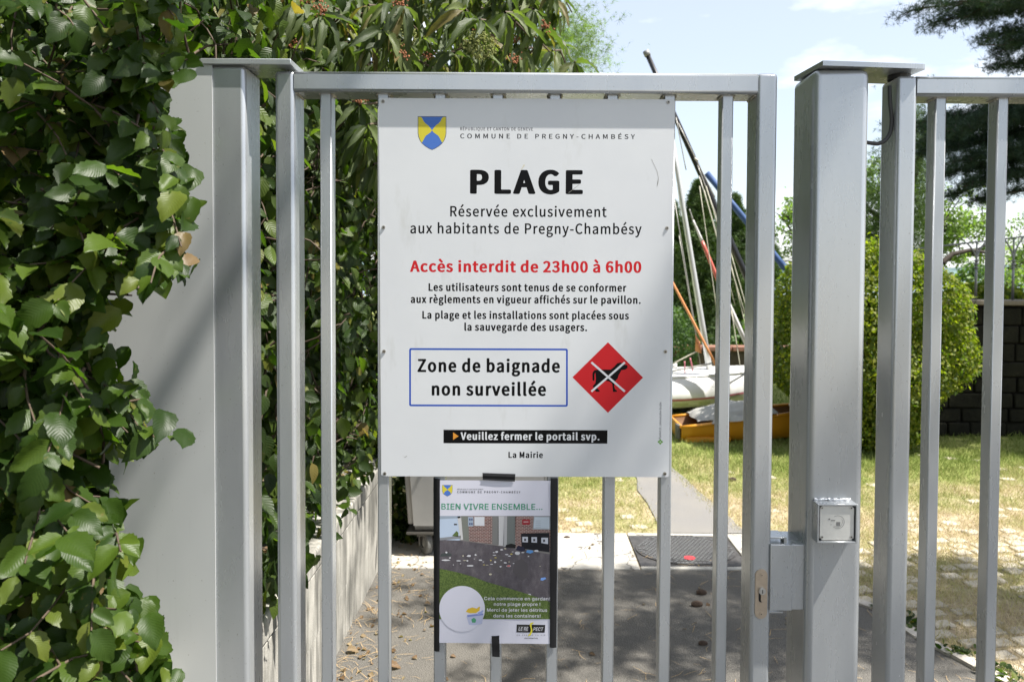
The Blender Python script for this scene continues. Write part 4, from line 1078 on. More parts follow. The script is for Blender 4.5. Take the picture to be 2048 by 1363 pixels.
bi501|162 3 131 15 119 32 119 728 146 752 179 759 345 755 378 737 384 720 384 32 362 10 329 1|212 834 153 854 130 871 111 896 102 921 102 963 111 988 129 1013 179 1041 245 1053 312 1045 345 1033 374 1013 393 988 404 946 400 912 373 871 345 851 306 837 262 831
bl513|326 -16 244 -7 188 16 149 53 134 80 122 123 119 1045 136 1068 171 1079 326 1079 361 1071 375 1062 384 1045 385 158 438 132 462 27 451 10 429 -1
bm1389|164 2 129 16 119 36 119 722 122 735 137 748 176 759 304 759 329 753 367 734 410 754 469 771 532 777 596 773 685 749 725 728 761 698 807 728 863 755 914 769 990 777 1105 759 1168 731 1222 683 1257 619 1274 555 1280 478 1280 36 1269 16 1219 0 1079 0 1038 10 1017 29 1013 510 1002 555 989 581 966 600 952 604 927 597 888 575 831 523 831 36 827 23 799 6 761 0 621 1 578 16 567 36 564 510 553 555 540 581 520 599 494 603 438 574 384 523 384 36 380 24 363 10 329 1
bn958|164 2 129 16 119 36 122 735 138 748 164 757 291 759 329 753 367 731 418 754 469 768 558 777 660 764 742 728 796 677 825 626 844 555 851 472 851 36 846 23 812 4 774 0 634 2 608 10 591 23 586 36 583 510 573 555 559 581 536 600 507 604 482 597 443 575 384 523 384 36 380 24 363 10 329 1
bo953|436 -13 358 -2 255 38 173 99 117 171 76 276 64 380 78 491 114 583 168 655 255 722 358 763 449 774 488 776 591 763 708 715 779 661 839 583 875 491 888 387 876 269 835 171 780 99 702 41 591 -3 488 -16|446 158 475 152 501 156 534 171 569 204 597 250 613 302 621 374 614 452 596 511 568 557 531 589 501 604 475 607 421 589 384 554 358 511 340 452 332 380 339 308 357 250 390 197 419 171
bp972|150 -284 130 -275 119 -258 123 736 148 753 184 759 301 759 369 738 470 770 537 777 664 761 756 721 831 651 871 583 898 489 906 388 894 277 855 175 800 99 738 48 638 1 520 -16 453 -11 385 6 381 -266 356 -283 318 -290 184 -290|459 158 503 154 552 175 580 201 611 252 629 311 636 396 633 455 619 515 592 566 566 591 537 604 503 607 470 596 385 540 384 201 420 175
br655|164 2 129 16 119 36 122 735 151 754 189 759 304 759 367 738 443 768 507 777 583 771 651 748 663 735 665 722 637 613 619 600 583 591 507 602 480 594 433 555 384 472 384 36 380 23 363 10 329 1
bs764|318 -13 243 1 150 34 88 67 39 106 41 125 101 204 137 223 201 222 305 162 383 145 409 147 435 158 452 178 461 210 455 243 423 276 214 362 163 393 120 432 86 491 78 543 86 602 110 655 151 700 227 745 305 768 396 777 460 773 525 761 577 745 655 707 698 674 702 661 695 648 629 570 590 557 528 563 435 611 383 613 359 602 347 589 337 557 341 530 356 511 388 491 586 413 639 380 680 341 712 282 721 223 713 165 688 112 648 67 577 21 486 -7 383 -16
bt640|404 -16 326 -7 250 21 185 79 163 118 145 180 140 250 140 585 138 593 61 601 31 624 32 725 64 748 145 757 161 920 172 937 203 950 342 953 389 940 404 920 405 764 419 759 558 757 589 747 606 725 606 632 592 609 543 595 406 593 405 242 414 180 435 153 450 149 512 165 543 167 574 161 595 149 604 133 628 40 605 18 543 0 466 -14
bu954|368 -13 305 -6 225 25 171 70 133 134 114 205 108 288 108 724 112 736 140 754 178 759 318 758 352 749 369 736 373 724 376 250 386 205 399 179 420 160 445 155 495 173 572 243 573 724 577 736 597 750 635 759 775 759 815 749 832 736 837 724 834 25 813 9 787 2 673 0 624 6 597 24 584 26 533 4 483 -9 407 -16
bv837|327 2 302 9 280 27 14 713 15 736 40 753 78 759 227 758 256 750 274 738 414 350 427 346 569 738 589 751 626 759 763 759 813 744 824 732 825 719 562 27 540 9 514 1
bx805|68 1 38 9 19 21 14 34 17 46 252 392 36 713 33 725 38 738 57 750 93 759 242 759 283 750 305 734 404 583 417 586 509 738 529 751 566 759 716 758 748 750 766 739 773 725 769 713 554 386 788 46 792 34 786 21 766 8 728 0 579 0 540 9 521 21 404 194 392 204 283 27 267 12 217 0
bz774|95 1 58 12 43 27 45 109 398 593 145 595 108 603 84 625 83 725 89 738 120 755 158 759 668 759 718 743 729 725 725 650 369 166 681 164 718 155 741 134 741 34 736 21 717 9 681 0
bà894|307 -12 270 -7 195 19 142 54 110 92 83 148 75 205 86 289 128 355 202 411 307 454 419 482 512 496 526 505 518 542 500 580 480 599 437 609 363 593 251 539 195 539 156 561 105 655 121 674 214 722 307 755 381 771 474 777 567 766 660 732 729 674 763 617 785 542 792 458 790 26 772 11 735 1 605 1 567 12 549 28 493 5 419 -12 363 -16|361 158 400 149 437 157 476 176 528 214 528 336 512 345 437 327 392 308 355 280 339 251 334 223 340 186|474 813 428 833 185 1058 189 1077 288 1165 344 1176 396 1162 622 918 626 899 620 890 549 826 512 813
bè882|446 -13 364 -2 262 36 172 101 114 176 80 261 64 383 77 486 114 580 179 664 252 721 335 756 465 777 595 760 685 721 744 672 798 589 822 514 831 411 825 345 804 327 781 319 353 317 335 313 337 289 362 233 391 195 428 167 465 153 521 148 576 160 651 196 707 200 744 187 755 176 801 92 794 73 781 64 708 26 654 7 558 -12|335 477 353 470 558 470 579 477 563 542 539 580 502 606 465 612 421 599 385 570 357 533|465 813 421 833 178 1058 182 1077 279 1162 335 1176 372 1171 392 1162 617 918 620 899 614 890 539 824 502 812
bé882|446 -13 364 -2 262 36 172 101 114 176 80 261 64 383 77 486 114 580 179 664 252 721 335 756 465 777 595 760 685 721 744 672 798 589 822 514 831 411 825 345 804 327 781 319 353 317 335 313 337 289 362 233 391 195 428 167 465 153 521 148 576 160 651 196 707 200 744 187 755 176 801 92 794 73 781 64 708 26 654 7 558 -12|335 477 353 470 558 470 579 477 563 542 539 580 502 606 465 612 421 599 385 570 357 533|428 812 390 824 317 890 311 899 314 918 538 1162 559 1171 595 1176 631 1171 652 1162 747 1077 750 1058 502 828 465 813
hP1199|208 5 170 19 151 40 151 952 162 976 196 992 247 1000 595 1000 750 991 875 968 982 928 1069 863 1117 782 1131 686 1117 597 1072 516 995 452 885 403 750 373 515 363 508 355 504 32 479 14 421 1|508 548 576 545 673 554 720 573 747 597 768 637 774 686 767 742 748 774 716 798 673 811 557 819 508 815
hL1056|208 5 170 19 151 40 151 960 175 984 228 998 402 1000 460 993 496 976 507 960 508 193 518 186 924 186 977 177 1009 161 1020 145 1020 40 1009 24 982 10 924 0 266 0
hA1159|54 5 7 24 -4 48 396 968 437 992 498 1000 692 998 730 989 755 976 1160 56 1160 32 1137 15 1079 1 885 1 842 8 801 32 703 274 692 279 460 279 449 274 354 40 343 24 309 8 266 1|528 460 625 460 576 585
hG1289|703 -16 544 0 496 10 365 54 240 135 154 234 103 351 82 500 101 641 152 757 256 873 365 943 524 996 703 1015 822 1011 934 990 1061 941 1152 882 1165 865 1161 848 1073 766 1021 745 962 743 922 749 820 807 782 821 743 827 653 815 603 798 545 757 491 691 455 600 444 500 455 400 486 317 534 251 603 201 663 181 723 174 763 175 809 185 830 193 835 201 835 367 822 377 663 379 623 388 599 400 586 425 586 517 594 533 623 550 683 560 1081 561 1141 551 1173 533 1181 517 1181 135 1175 118 1116 77 1061 49 981 20 822 -11
hE1129|208 5 170 19 151 40 155 968 189 990 247 1000 943 1000 989 992 1023 976 1034 960 1034 855 1021 838 987 823 924 815 518 815 508 807 508 621 518 617 866 616 924 602 944 589 951 573 950 468 936 452 905 438 847 431 509 427 508 193 518 186 943 186 1009 177 1041 161 1052 145 1048 32 1021 13 963 1 266 0
p!428|191 -6 150 10 117 42 101 81 104 121 125 160 158 185 246 195 284 177 314 145 327 105 323 66 301 29 268 4|158 304 130 320 122 982 147 1000 290 999 305 982 297 320 279 305
p.412|201 -8 151 6 118 32 99 68 96 109 108 145 139 178 179 196 226 198 269 184 302 156 322 82 310 46 281 14
pA986|54 0 32 10 32 26 396 990 415 1000 578 997 953 10 928 0 797 0 777 10 677 269 316 269 302 263 210 10 185 0|358 413 625 413 491 802
pB940|140 0 116 18 118 990 140 1000 533 999 630 982 703 951 781 880 824 777 826 690 804 619 759 563 695 524 795 461 851 373 866 247 830 136 741 52 621 9|291 144 533 144 632 167 664 192 691 239 695 294 678 350 632 402 566 432 293 438|291 579 511 577 591 603 628 634 653 682 656 745 640 793 601 832 544 853 293 857
pC1046|495 -10 383 14 305 50 232 103 158 192 92 354 78 451 83 597 102 686 139 775 187 848 262 921 338 968 416 997 506 1011 606 1010 752 970 860 897 939 791 972 670 953 661 808 666 775 743 741 789 685 832 629 854 517 863 416 834 320 751 260 613 253 427 290 298 339 225 398 176 472 144 562 136 651 154 720 192 770 249 808 334 953 339 975 322 956 249 920 176 869 112 810 63 662 0
pE866|140 0 116 18 118 990 140 1000 764 998 778 982 778 880 763 858 291 856 291 579 730 575 744 563 744 453 719 434 293 432 291 152 293 143 763 143 783 128 781 10 752 0
pG1066|495 -10 383 13 305 49 238 97 179 160 119 265 91 354 79 557 102 686 134 767 179 840 238 903 305 952 405 994 495 1011 595 1010 729 978 850 905 940 791 975 672 953 661 808 666 732 791 679 832 618 856 495 861 396 824 305 729 258 605 254 419 304 273 383 187 495 140 629 145 733 201 790 281 812 371 562 382 553 500 573 520 975 517 985 500 983 354 944 209 890 128 838 79 774 38 674 1
pH1059|140 0 116 18 118 990 140 1000 271 1000 288 990 293 584 763 583 771 990 795 1000 937 994 941 10 916 0 795 0 771 10 768 437 304 440 291 437 288 10 271 0
pI634|83 0 59 18 64 136 225 143 230 152 230 848 225 857 64 864 61 990 83 1000 564 997 575 982 570 864 411 857 405 848 405 152 411 143 570 136 573 10 553 0
pL816|140 0 116 18 116 982 140 1000 271 1000 291 982 291 144 741 142 755 128 756 18 730 0
pM1278|140 0 116 18 118 990 140 1000 315 1000 341 990 643 238 936 990 959 1000 1134 1000 1159 990 1156 6 1014 0 989 18 981 671 715 10 697 0 588 0 559 18 293 672 284 642 285 18 260 0
pN1072|140 0 116 18 118 990 140 1000 293 1000 311 990 774 282 782 302 781 982 806 1000 948 995 954 10 927 0 785 0 761 10 293 729 291 18 271 0
pP917|140 0 116 18 118 990 140 1000 522 999 632 980 712 943 795 863 844 737 845 619 796 492 719 415 632 373 522 354 293 352 288 10 271 0|291 500 522 497 577 511 621 538 657 587 674 658 667 737 635 801 588 837 533 853 291 856
pR926|140 0 116 18 118 990 140 1000 533 998 632 981 718 943 782 888 822 824 846 745 849 658 832 571 795 502 741 446 670 405 884 10 861 0 697 7 490 375 293 375 288 10 271 0|291 524 522 521 622 555 660 603 675 666 671 737 643 798 602 832 544 852 291 856
pS921|403 -14 263 19 161 84 97 173 76 246 77 287 234 293 251 279 275 206 317 165 391 135 481 129 571 147 639 189 672 246 671 319 641 360 593 389 302 479 192 539 119 628 101 693 102 758 145 872 248 961 369 1004 537 1009 653 977 753 912 811 831 830 725 672 720 642 790 604 831 537 861 447 870 369 854 306 815 275 758 278 693 302 658 358 621 638 535 753 474 830 376 846 319 846 246 804 133 705 41 571 -7
pT925|390 2 376 18 376 848 368 857 73 859 60 872 62 990 84 1000 851 998 865 982 865 880 849 858 552 856 550 18 532 1
pV986|415 1 397 18 32 990 54 1000 185 1000 209 990 491 211 776 990 797 1000 941 998 953 974 589 10 568 0
pa808|290 -13 176 21 93 95 59 196 72 304 117 368 202 417 526 476 539 501 531 558 491 607 421 627 360 624 307 604 220 520 88 556 80 577 143 672 255 740 404 764 535 744 643 678 679 628 700 571 706 13 684 0 561 0 542 13 535 53 421 -7|305 127 412 127 491 169 534 241 539 342 334 313 252 279 229 241 231 184 261 146
pc821|384 -13 297 6 236 35 181 77 128 140 76 267 69 444 110 577 157 647 209 696 332 753 489 760 586 733 665 685 721 621 756 539 612 497 595 507 555 577 498 614 411 625 337 602 276 539 241 444 237 330 265 229 336 146 428 123 481 129 533 153 612 256 743 228 759 210 713 115 621 33 507 -9
pd877|367 -14 290 3 223 36 157 94 107 171 77 260 66 340 70 452 94 548 126 613 177 677 245 726 312 752 401 764 478 757 533 738 605 693 610 989 633 1000 766 997 776 981 775 11 755 0 623 3 611 71 511 1|369 131 456 126 522 153 573 212 604 300 608 428 582 524 523 596 456 623 377 621 314 588 265 524 240 444 237 332 258 244 301 175
pe837|384 -12 297 7 236 35 181 77 127 140 75 267 69 444 110 577 202 691 323 752 472 761 612 716 709 628 762 507 775 336 752 321 244 321 241 286 262 224 323 154 419 123 481 126 533 144 569 172 612 233 743 207 763 191 713 96 630 30 516 -9|238 457 601 457 582 526 542 583 489 616 428 626 358 616 305 583 260 526
pg879|367 -283 276 -264 196 -226 129 -166 99 -108 219 -42 241 -50 299 -114 354 -141 436 -150 516 -136 565 -108 596 -67 610 82 516 26 402 9 276 32 178 90 108 181 74 281 66 421 95 553 179 677 248 727 310 752 402 764 482 757 550 730 607 684 625 752 767 752 778 735 778 0 757 -116 699 -198 621 -248 493 -282|399 148 482 154 545 190 590 256 609 338 606 454 577 537 527 595 447 624 367 618 310 585 265 525 238 429 238 330 266 239 322 175
pi371|117 1 101 19 102 741 128 754 251 754 269 733 269 19 251 1|150 845 88 896 79 936 90 977 150 1023 195 1028 240 1016 287 969 285 896 229 848
pj371|-13 -267 -22 -254 -21 -144 71 -119 100 -53 101 741 126 754 251 754 269 730 269 -43 258 -123 222 -194 168 -239 85 -267|182 840 106 871 85 901 79 941 112 1003 154 1024 196 1028 265 998 293 931 282 891 253 861
pl415|268 -3 202 11 148 45 120 85 103 148 101 982 126 1000 246 1000 269 982 271 172 290 136 372 132 401 21 367 2
pm1242|113 2 101 21 101 734 113 752 251 753 265 740 269 690 320 732 381 758 510 761 587 727 648 658 698 709 760 745 838 765 907 766 1019 734 1095 665 1126 602 1139 527 1140 21 1131 4 993 0 972 15 968 540 933 599 847 627 759 602 729 571 709 527 702 9 683 0 545 4 533 540 493 602 415 627 363 618 323 596 275 521 266 9
pn849|113 2 101 21 104 746 250 753 264 743 268 686 353 743 440 763 551 755 653 706 714 631 744 531 744 9 723 0 583 9 575 513 559 556 526 596 483 618 431 624 379 617 333 594 298 556 276 507 268 12 250 0
po859|384 -13 297 6 236 35 181 77 128 140 76 267 70 450 95 545 124 602 212 697 332 753 498 759 629 710 691 659 735 602 785 476 789 298 773 229 736 146 648 51 533 -3|385 127 472 127 533 153 585 210 619 305 623 419 595 520 540 590 472 622 386 621 323 593 269 526 240 438 237 330 265 229 314 163
pp877|117 -270 101 -251 103 744 128 754 252 753 275 687 342 737 421 761 534 759 624 730 726 650 795 516 811 336 796 239 771 171 726 100 676 51 624 18 545 -8 466 -15 388 -5 331 19 275 65 268 -259 241 -271|439 124 523 136 579 177 620 247 642 353 633 467 599 549 539 606 466 625 388 614 328 573 283 491 268 402 273 304 308 206 365 147
pr553|113 2 101 21 103 744 122 754 251 753 263 744 268 697 371 756 440 765 517 757 520 619 362 606 307 569 277 519 266 9
ps761|326 -13 230 9 151 53 97 115 70 203 212 236 282 144 335 125 405 122 457 134 505 165 524 203 519 241 466 285 265 335 161 387 103 463 93 577 138 666 221 728 335 761 466 758 553 730 615 686 662 621 679 558 545 526 466 615 370 630 317 617 277 590 261 558 265 514 317 472 518 421 623 370 684 292 693 178 654 96 568 26 466 -8
pt490|286 -2 183 47 133 132 125 617 29 621 10 639 12 744 125 759 126 915 142 928 286 923 293 759 431 753 446 736 441 627 293 617 293 200 299 162 317 137 420 136 441 125 464 21 451 5 410 -4
pu849|345 -8 259 12 195 49 147 102 117 167 101 279 104 746 242 754 268 742 274 242 320 161 362 138 414 130 474 139 517 162 550 198 572 248 583 746 735 752 748 733 746 11 723 0 594 3 577 65 521 24 465 2
pw1158|282 2 268 16 43 730 49 749 195 754 215 743 352 262 500 750 640 754 666 743 806 262 943 743 963 754 1112 747 885 7 745 0 724 10 579 507 434 10 413 0
pÇ1046|458 -275 446 -261 452 -181 580 -171 590 -141 568 -125 481 -121 471 -101 481 -11 375 16 292 57 210 125 161 188 118 268 91 358 77 498 83 597 103 687 140 777 203 867 265 923 336 967 416 997 513 1012 623 1008 747 972 860 897 936 797 975 677 954 661 816 662 734 796 678 835 623 856 499 861 403 827 351 787 306 731 259 607 253 428 290 298 336 228 403 173 472 145 554 135 637 149 715 188 763 238 815 338 954 339 975 318 933 198 855 98 747 28 605 -11 609 -30 692 -61 721 -101 727 -171 700 -231 620 -271
pé837|380 -12 300 6 231 38 128 139 75 271 70 445 120 595 206 694 323 752 472 761 610 718 709 628 763 503 775 337 747 321 243 321 240 288 263 221 323 154 415 123 472 124 529 142 621 235 747 206 763 188 714 97 631 30 518 -9|238 462 601 462 577 537 541 584 495 614 426 626 357 615 300 579 261 528|357 816 346 835 447 1034 598 1039 621 1026 485 819
"""

# ================================================================== LETTERING
GL = {}
for ln in GLYPHS.strip('\n').split('\n'):
    k = ln[0] + ln[1]
    parts = ln[2:].split('|')
    GL[k] = (int(parts[0]) / 1000, [np.array(list(map(int, p.split())), float).reshape(-1, 2) / 1000 for p in parts[1:] if p])

def text_loops(style, s, track=0.0):
    x = 0; loops = []
    for ch in s:
        if ch == ' ':
            x += 0.36 + track; continue
        adv, cs = GL[style + ch]
        for c_ in cs: loops.append(c_ + [x, 0])
        x += adv + track
    return loops

def fill2d(name, loops, mat, parent, y, xform, label=None):
    cu = bpy.data.curves.new('tmp', 'CURVE'); cu.dimensions = '2D'; cu.fill_mode = 'FRONT'
    for lp_ in loops:
        sp = cu.splines.new('POLY'); sp.points.add(len(lp_) - 1)
        co_ = np.zeros((len(lp_), 4)); co_[:, :2] = lp_; co_[:, 3] = 1
        sp.points.foreach_set('co', co_.ravel()); sp.use_cyclic_u = True
    to = bpy.data.objects.new('tmp', cu); COL.objects.link(to)
    dg = bpy.context.evaluated_depsgraph_get()
    me = bpy.data.meshes.new_from_object(to.evaluated_get(dg))
    bpy.data.objects.remove(to); bpy.data.curves.remove(cu)
    n = len(me.vertices); a = np.zeros(n * 3); me.vertices.foreach_get('co', a); a = a.reshape(-1, 3)
    out = np.array([list(xform(p[0], p[1])) for p in a])
    me.vertices.foreach_set('co', out.ravel()); me.update()
    me.name = name; me.materials.clear(); me.materials.append(mat)
    o = link(name, me, None, parent)
    if label: o['label'] = label
    return o

YS = YB - 0.0035      # front of the sign sheet
def line(style, s, x0, x1, base, cap, mat, parent, Y, level, track=0.0, slant=0.0, vertical=False, name='lettering'):
    loops = text_loops(style, s, track)
    al = np.vstack(loops); mn, mx_ = al[:, 0].min(), al[:, 0].max()
    O = W(x0, base, Y); E_ = W(x1, base + 0.004 * (x1 - x0) , Y)
    if vertical:
        O = W(x0, base, Y); hgt = cap / F * Y; wid = x1 / F * Y
        k = wid / (mx_ - mn)
        return fill2d(name, loops, mat, parent, Y, lambda u, v: (O.x - v * hgt, Y - level * .00005, O.z + (u - mn) * k))
    k = (E_.x - O.x) / (mx_ - mn); hz = cap / F * Y; dz = (E_.z - O.z) / (mx_ - mn)
    return fill2d(name, loops, mat, parent, Y, lambda u, v: (O.x + (u - mn) * k + slant * v * hz, Y - level * .00005, O.z + v * hz + (u - mn) * dz))

def flat(name, pts, mat, parent, Y, level):
    """flat print given by picture points lying on the sheet"""
    bm = bmesh.new()
    vs = [bm.verts.new((lambda q: (q.x, Y - level * .00005, q.z))(W(a, b, Y))) for a, b in pts]
    bm.faces.new(vs); bmesh.ops.triangulate(bm, faces=bm.faces)
    return bm_obj(name, bm, mat, parent)

def ink(name, col, rough=0.45): return simple(name, col, rough, spec=0.12)
INK = ink('black_ink', (0.004, 0.004, 0.0045), .4)
GREYINK = ink('grey_ink', (0.09, 0.09, 0.10))
REDINK = ink('red_ink', (0.52, 0.02, 0.025), .3)
WHITEINK = ink('white_ink', (0.62, 0.63, 0.65))
BLUEINK = ink('blue_ink', (0.02, 0.075, 0.40))
CBLUE = ink('crest_blue', (0.075, 0.17, 0.50))
CYEL = ink('crest_yellow', (0.60, 0.52, 0.05))
ORINK = ink('orange_ink', (0.62, 0.26, 0.04))

# ---------------------------------------------------------------- the big sign
m = NT('white_sign_face')
k1 = m.noise(4, 4, .6); k2 = m.noise(420, 2, .5); k3 = m.noise(16, 4, .7, mscale=(1, 1, .3))
c1 = m.ramp(k1.outputs['Fac'], [(0.3, (0.60, 0.615, 0.63)), (0.7, (0.64, 0.655, 0.665))])
c2 = m.mix(m.ramp(k2.outputs['Fac'], [(0.77, 0.0), (0.80, 0.5)]).outputs[0], c1.outputs[0], (0.25, 0.23, 0.2))
c3 = m.mix(m.ramp(k3.outputs['Fac'], [(0.6, 0.0), (0.78, 0.35)]).outputs[0], c2, (0.42, 0.42, 0.38))
m.l(c3, m.b.inputs['Base Color']); m.b.inputs['Roughness'].default_value = 0.36
m.bump(k1.outputs['Fac'], .06, .01)
SIGNM = m.m
TL, TR, BR, BL = W(757.5, 196, YS), W(1350, 199, YS), W(1337.5, 953.5, YS), W(762.5, 951.5, YS)
sign = empty('beach_sign', (BL.x, YS, BL.z), 'large white metal beach sign with black and red French lettering screwed to the gate bars', 'sign')
def rounded(pts, r, n=5):
    out = []
    N_ = len(pts)
    for i in range(N_):
        p = Vector(pts[i]); a = (Vector(pts[i - 1]) - p).normalized(); b = (Vector(pts[(i + 1) % N_]) - p).normalized()
        for k in range(n + 1):
            t = k / n
            q0, q1, q2 = p + a * r, p, p + b * r
            out.append(tuple((1 - t) ** 2 * q0 + 2 * t * (1 - t) * q1 + t * t * q2))
    return out
bm = bmesh.new()
add_prism(bm, rounded([(BL.x, BL.z), (BR.x, BR.z), (TR.x, TR.z), (TL.x, TL.z)], .006), YS, YS + .003)
bm_obj('sheet', bm, SIGNM, sign)
RIM = ink('sheet_edge', (0.5, 0.51, 0.52))
Ll = lambda *a, **k: line(*a, parent=sign, Y=YS, **k)
Ll('r', 'RÉPUBLIQUE ET CANTON DE GENEVE', 920.4, 1065.8, 260.9, 6.4, GREYINK, level=1, track=.10)
Ll('r', 'COMMUNE DE PREGNY-CHAMBÉSY', 920.4, 1269.8, 276.8, 9.3, ink('dark_grey_ink', (.03, .03, .033)), level=1, track=.42)
Ll('h', 'PLAGE', 940, 1165.8, 387.6, 47.8, INK, level=1, track=.07)
Ll('r', 'Réservée exclusivement', 900.4, 1213.2, 432.8, 20.8, INK, level=1, track=.06)
Ll('r', 'aux habitants de Pregny-Chambésy', 820.6, 1283.2, 466.6, 20.8, INK, level=1, track=.06)
Ll('b', 'Accès interdit de 23h00 à 6h00', 820, 1282.6, 543.6, 22.8, REDINK, level=1, track=.0)
Ll('b', 'Les utilisateurs sont tenus de se conformer', 857, 1252.8, 581.6, 15.4, INK, level=1, track=.02)
Ll('b', 'aux règlements en vigueur affichés sur le pavillon.', 821.5, 1281.4, 605.6, 15.4, INK, level=1, track=.02)
Ll('b', 'La plage et les installations sont placées sous', 844.6, 1257.7, 637, 15.4, INK, level=1, track=.02)
Ll('b', 'la sauvegarde des usagers.', 928.7, 1174.2, 661, 15.4, INK, level=1, track=.02)
Ll('b', 'Zone de baignade', 835, 1119.7, 743.5, 26.4, INK, level=1, track=.03)
Ll('b', 'non surveillée', 863.4, 1092, 790.4, 26.4, INK, level=1, track=.03)
Ll('b', 'La Mairie', 1016.8, 1085.8, 915, 12.3, INK, level=1, track=.03)
bm_ = None
flat('message_bar', [(887, 885.6), (887, 858.8), (1215, 859.8), (1214.6, 886.6)], INK, sign, YS, 1)
Ll('b', 'Veuillez fermer le portail svp.', 921.3, 1198.9, 878.9, 15.2, WHITEINK, level=2, track=.03)
flat('arrow', [(906.2, 879), (906.2, 864), (917.3, 871.6)], ORINK, sign, YS, 2)
# blue outline
def frame_strip(o, i, mat, level, name):
    bm = bmesh.new()
    ov = [bm.verts.new((lambda q: (q.x, YS - level * .00005, q.z))(W(a, b, YS))) for a, b in o]
    iv = [bm.verts.new((lambda q: (q.x, YS - level * .00005, q.z))(W(a, b, YS))) for a, b in i]
    n = len(o)
    for k in range(n):
        j = (k + 1) % n
        bm.faces.new((ov[k], ov[j], iv[j], iv[k]))
    return bm_obj(name, bm, mat, sign)
def rrect(x0, y0, x1, y1, r, n=4, dy=.9):
    p = []
    for (cx, cy, a0) in ((x1 - r, y0 + r + dy, -math.pi / 2), (x1 - r, y1 - r + dy, 0), (x0 + r, y1 - r, math.pi / 2), (x0 + r, y0 + r, math.pi)):
        for k in range(n + 1):
            a = a0 + math.pi / 2 * k / n
            p.append((cx + r * math.cos(a), cy + r * math.sin(a)))
    return p
frame_strip(rrect(818.4, 695.8, 1135.6, 811.8, 3.5), rrect(821.9, 699.3, 1132.1, 808.3, 1.2), BLUEINK, 1, 'blue_outline')
# no-dogs diamond
flat('red_diamond', [(1215.8, 825), (1286.2, 754.6), (1216, 684), (1144.8, 754)], REDINK, sign, YS, 1)
dog = [(1412, 712), (1412, 665), (1424, 649), (1450, 645), (1530, 645), (1553, 626), (1573, 604), (1592, 599), (1607, 603), (1618, 612), (1638, 617), (1640, 634), (1622, 646), (1600, 648), (1590, 668), (1581, 682), (1576, 702), (1557, 722), (1553, 752), (1557, 770), (1571, 782), (1571, 789), (1545, 789), (1540, 735), (1522, 722), (1484, 714), (1466, 726), (1447, 748), (1441, 764), (1458, 780), (1458, 788), (1434, 788), (1413, 752), (1431, 731), (1434, 702), (1431, 664), (1425, 676), (1425, 712), (1420, 719)]
dogl = [np.array([(x, -y) for x, y in dog], float)]
fill2d('dog_silhouette', dogl, INK, sign, YS, lambda u, v: (lambda q: (q.x, YS - .0001, q.z))(W(750 + u / 3.246, 540 - v / 3.246, YS)))
for (a, b, lv) in (((1182.8, 724.2), (1249.7, 782.4), 3), ((1249.7, 724.2), (1182.8, 782.4), 4)):
    d_ = Vector((b[0] - a[0], b[1] - a[1])).normalized(); n_ = Vector((-d_.y, d_.x)) * 2.0
    flat('cross_stroke', [(a[0] + n_.x, a[1] + n_.y), (b[0] + n_.x, b[1] + n_.y), (b[0] - n_.x, b[1] - n_.y), (a[0] - n_.x, a[1] - n_.y)], WHITEINK, sign, YS, lv)
# coat of arms
def crest(x0, y0, w_, h_, parent, Y, lv):
    def mp(p, k=1.0): return (x0 + (0.5 + (p[0] - .5) * k) * w_, y0 + (0.47 + (p[1] - .47) * k) * h_)
    out = [(0, 0), (1, 0), (1, .5), (.985, .6), (.93, .715), (.86, .80), (.75, .885), (.62, .955), (.5, 1.0), (.38, .955), (.25, .885), (.14, .80), (.07, .715), (.015, .6), (0, .5)]
    flat('shield_edge', [mp(p, 1.02) for p in out], GREYINK, parent, Y, lv)
    flat('shield', [mp(p, .985) for p in out], CBLUE, parent, Y, lv + 1)
    L1 = [(.01, .012), (.10, .012), (.15, .05), (.20, .14), (.27, .21), (.36, .26), (.44, .345), (.5, .42), (.44, .48), (.36, .53), (.28, .575), (.22, .66), (.16, .76), (.135, .785), (.08, .715), (.03, .60), (.012, .5)]
    flat('shield_field', [mp(p) for p in L1], CYEL, parent, Y, lv + 2)
    flat('shield_field', [mp((1 - p[0], p[1])) for p in L1[::-1]], CYEL, parent, Y, lv + 2)
crest(836, 233.3, 56.2, 66.2, sign, YS, 1)
line('r', 'PlanVert.ch : communication durable', 1322.2, 74, 877, 4.4, GREYINK, sign, YS, 1, vertical=True)
q = W(1320.5, 883, YS)
GRI = ink('green_ink', (0.16, 0.33, 0.08))
fill2d('clover_logo', [np.array([(math.cos(a) * (1 + .22 * math.cos(4 * a)), math.sin(a) * (1 + .22 * math.cos(4 * a))) for a in np.linspace(0, 2 * math.pi, 32, endpoint=False)]), np.array([(.28 * math.cos(a), .28 * math.sin(a)) for a in np.linspace(0, 2 * math.pi, 10, endpoint=False)])], GRI, sign, YS, lambda u, v: (q.x + u * .0052, YS - .00005, q.z + v * .0052))
# scratches and a blob of paint
SCR = ink('scratch', (0.30, 0.29, 0.26))
def scratch(pts, w_=.5, lv=5, mat=SCR):
    up = [(x, y - w_ * (0.3 + random.random() * .7)) for x, y in pts]; dn = [(x + .4, y + w_ * .5) for x, y in pts]
    flat('scratch', dn + up[::-1], mat, sign, YS, lv)
def scratch_v(pts, w_, lv=5):
    flat('scratch', [(x - w_, y) for x, y in pts] + [(x + w_, y) for x, y in pts[::-1]], SCR, sign, YS, lv)
scratch_v([(1303, 318), (1309, 331), (1314, 342), (1317, 356), (1316, 366), (1314, 373)], .35)
scratch([(805, 909), (809, 914), (814, 911)], .7)
scratch([(1158, 369.5), (1137, 385.5)], .4, 3)
flat('paint_blob', [(1045, 334), (1043.5, 337), (1041, 341), (1043.5, 339), (1047, 334), (1050, 330.5), (1048, 328.5), (1046.5, 331)], ink('cream_paint', (.6, .56, .42)), sign, YS, 6)
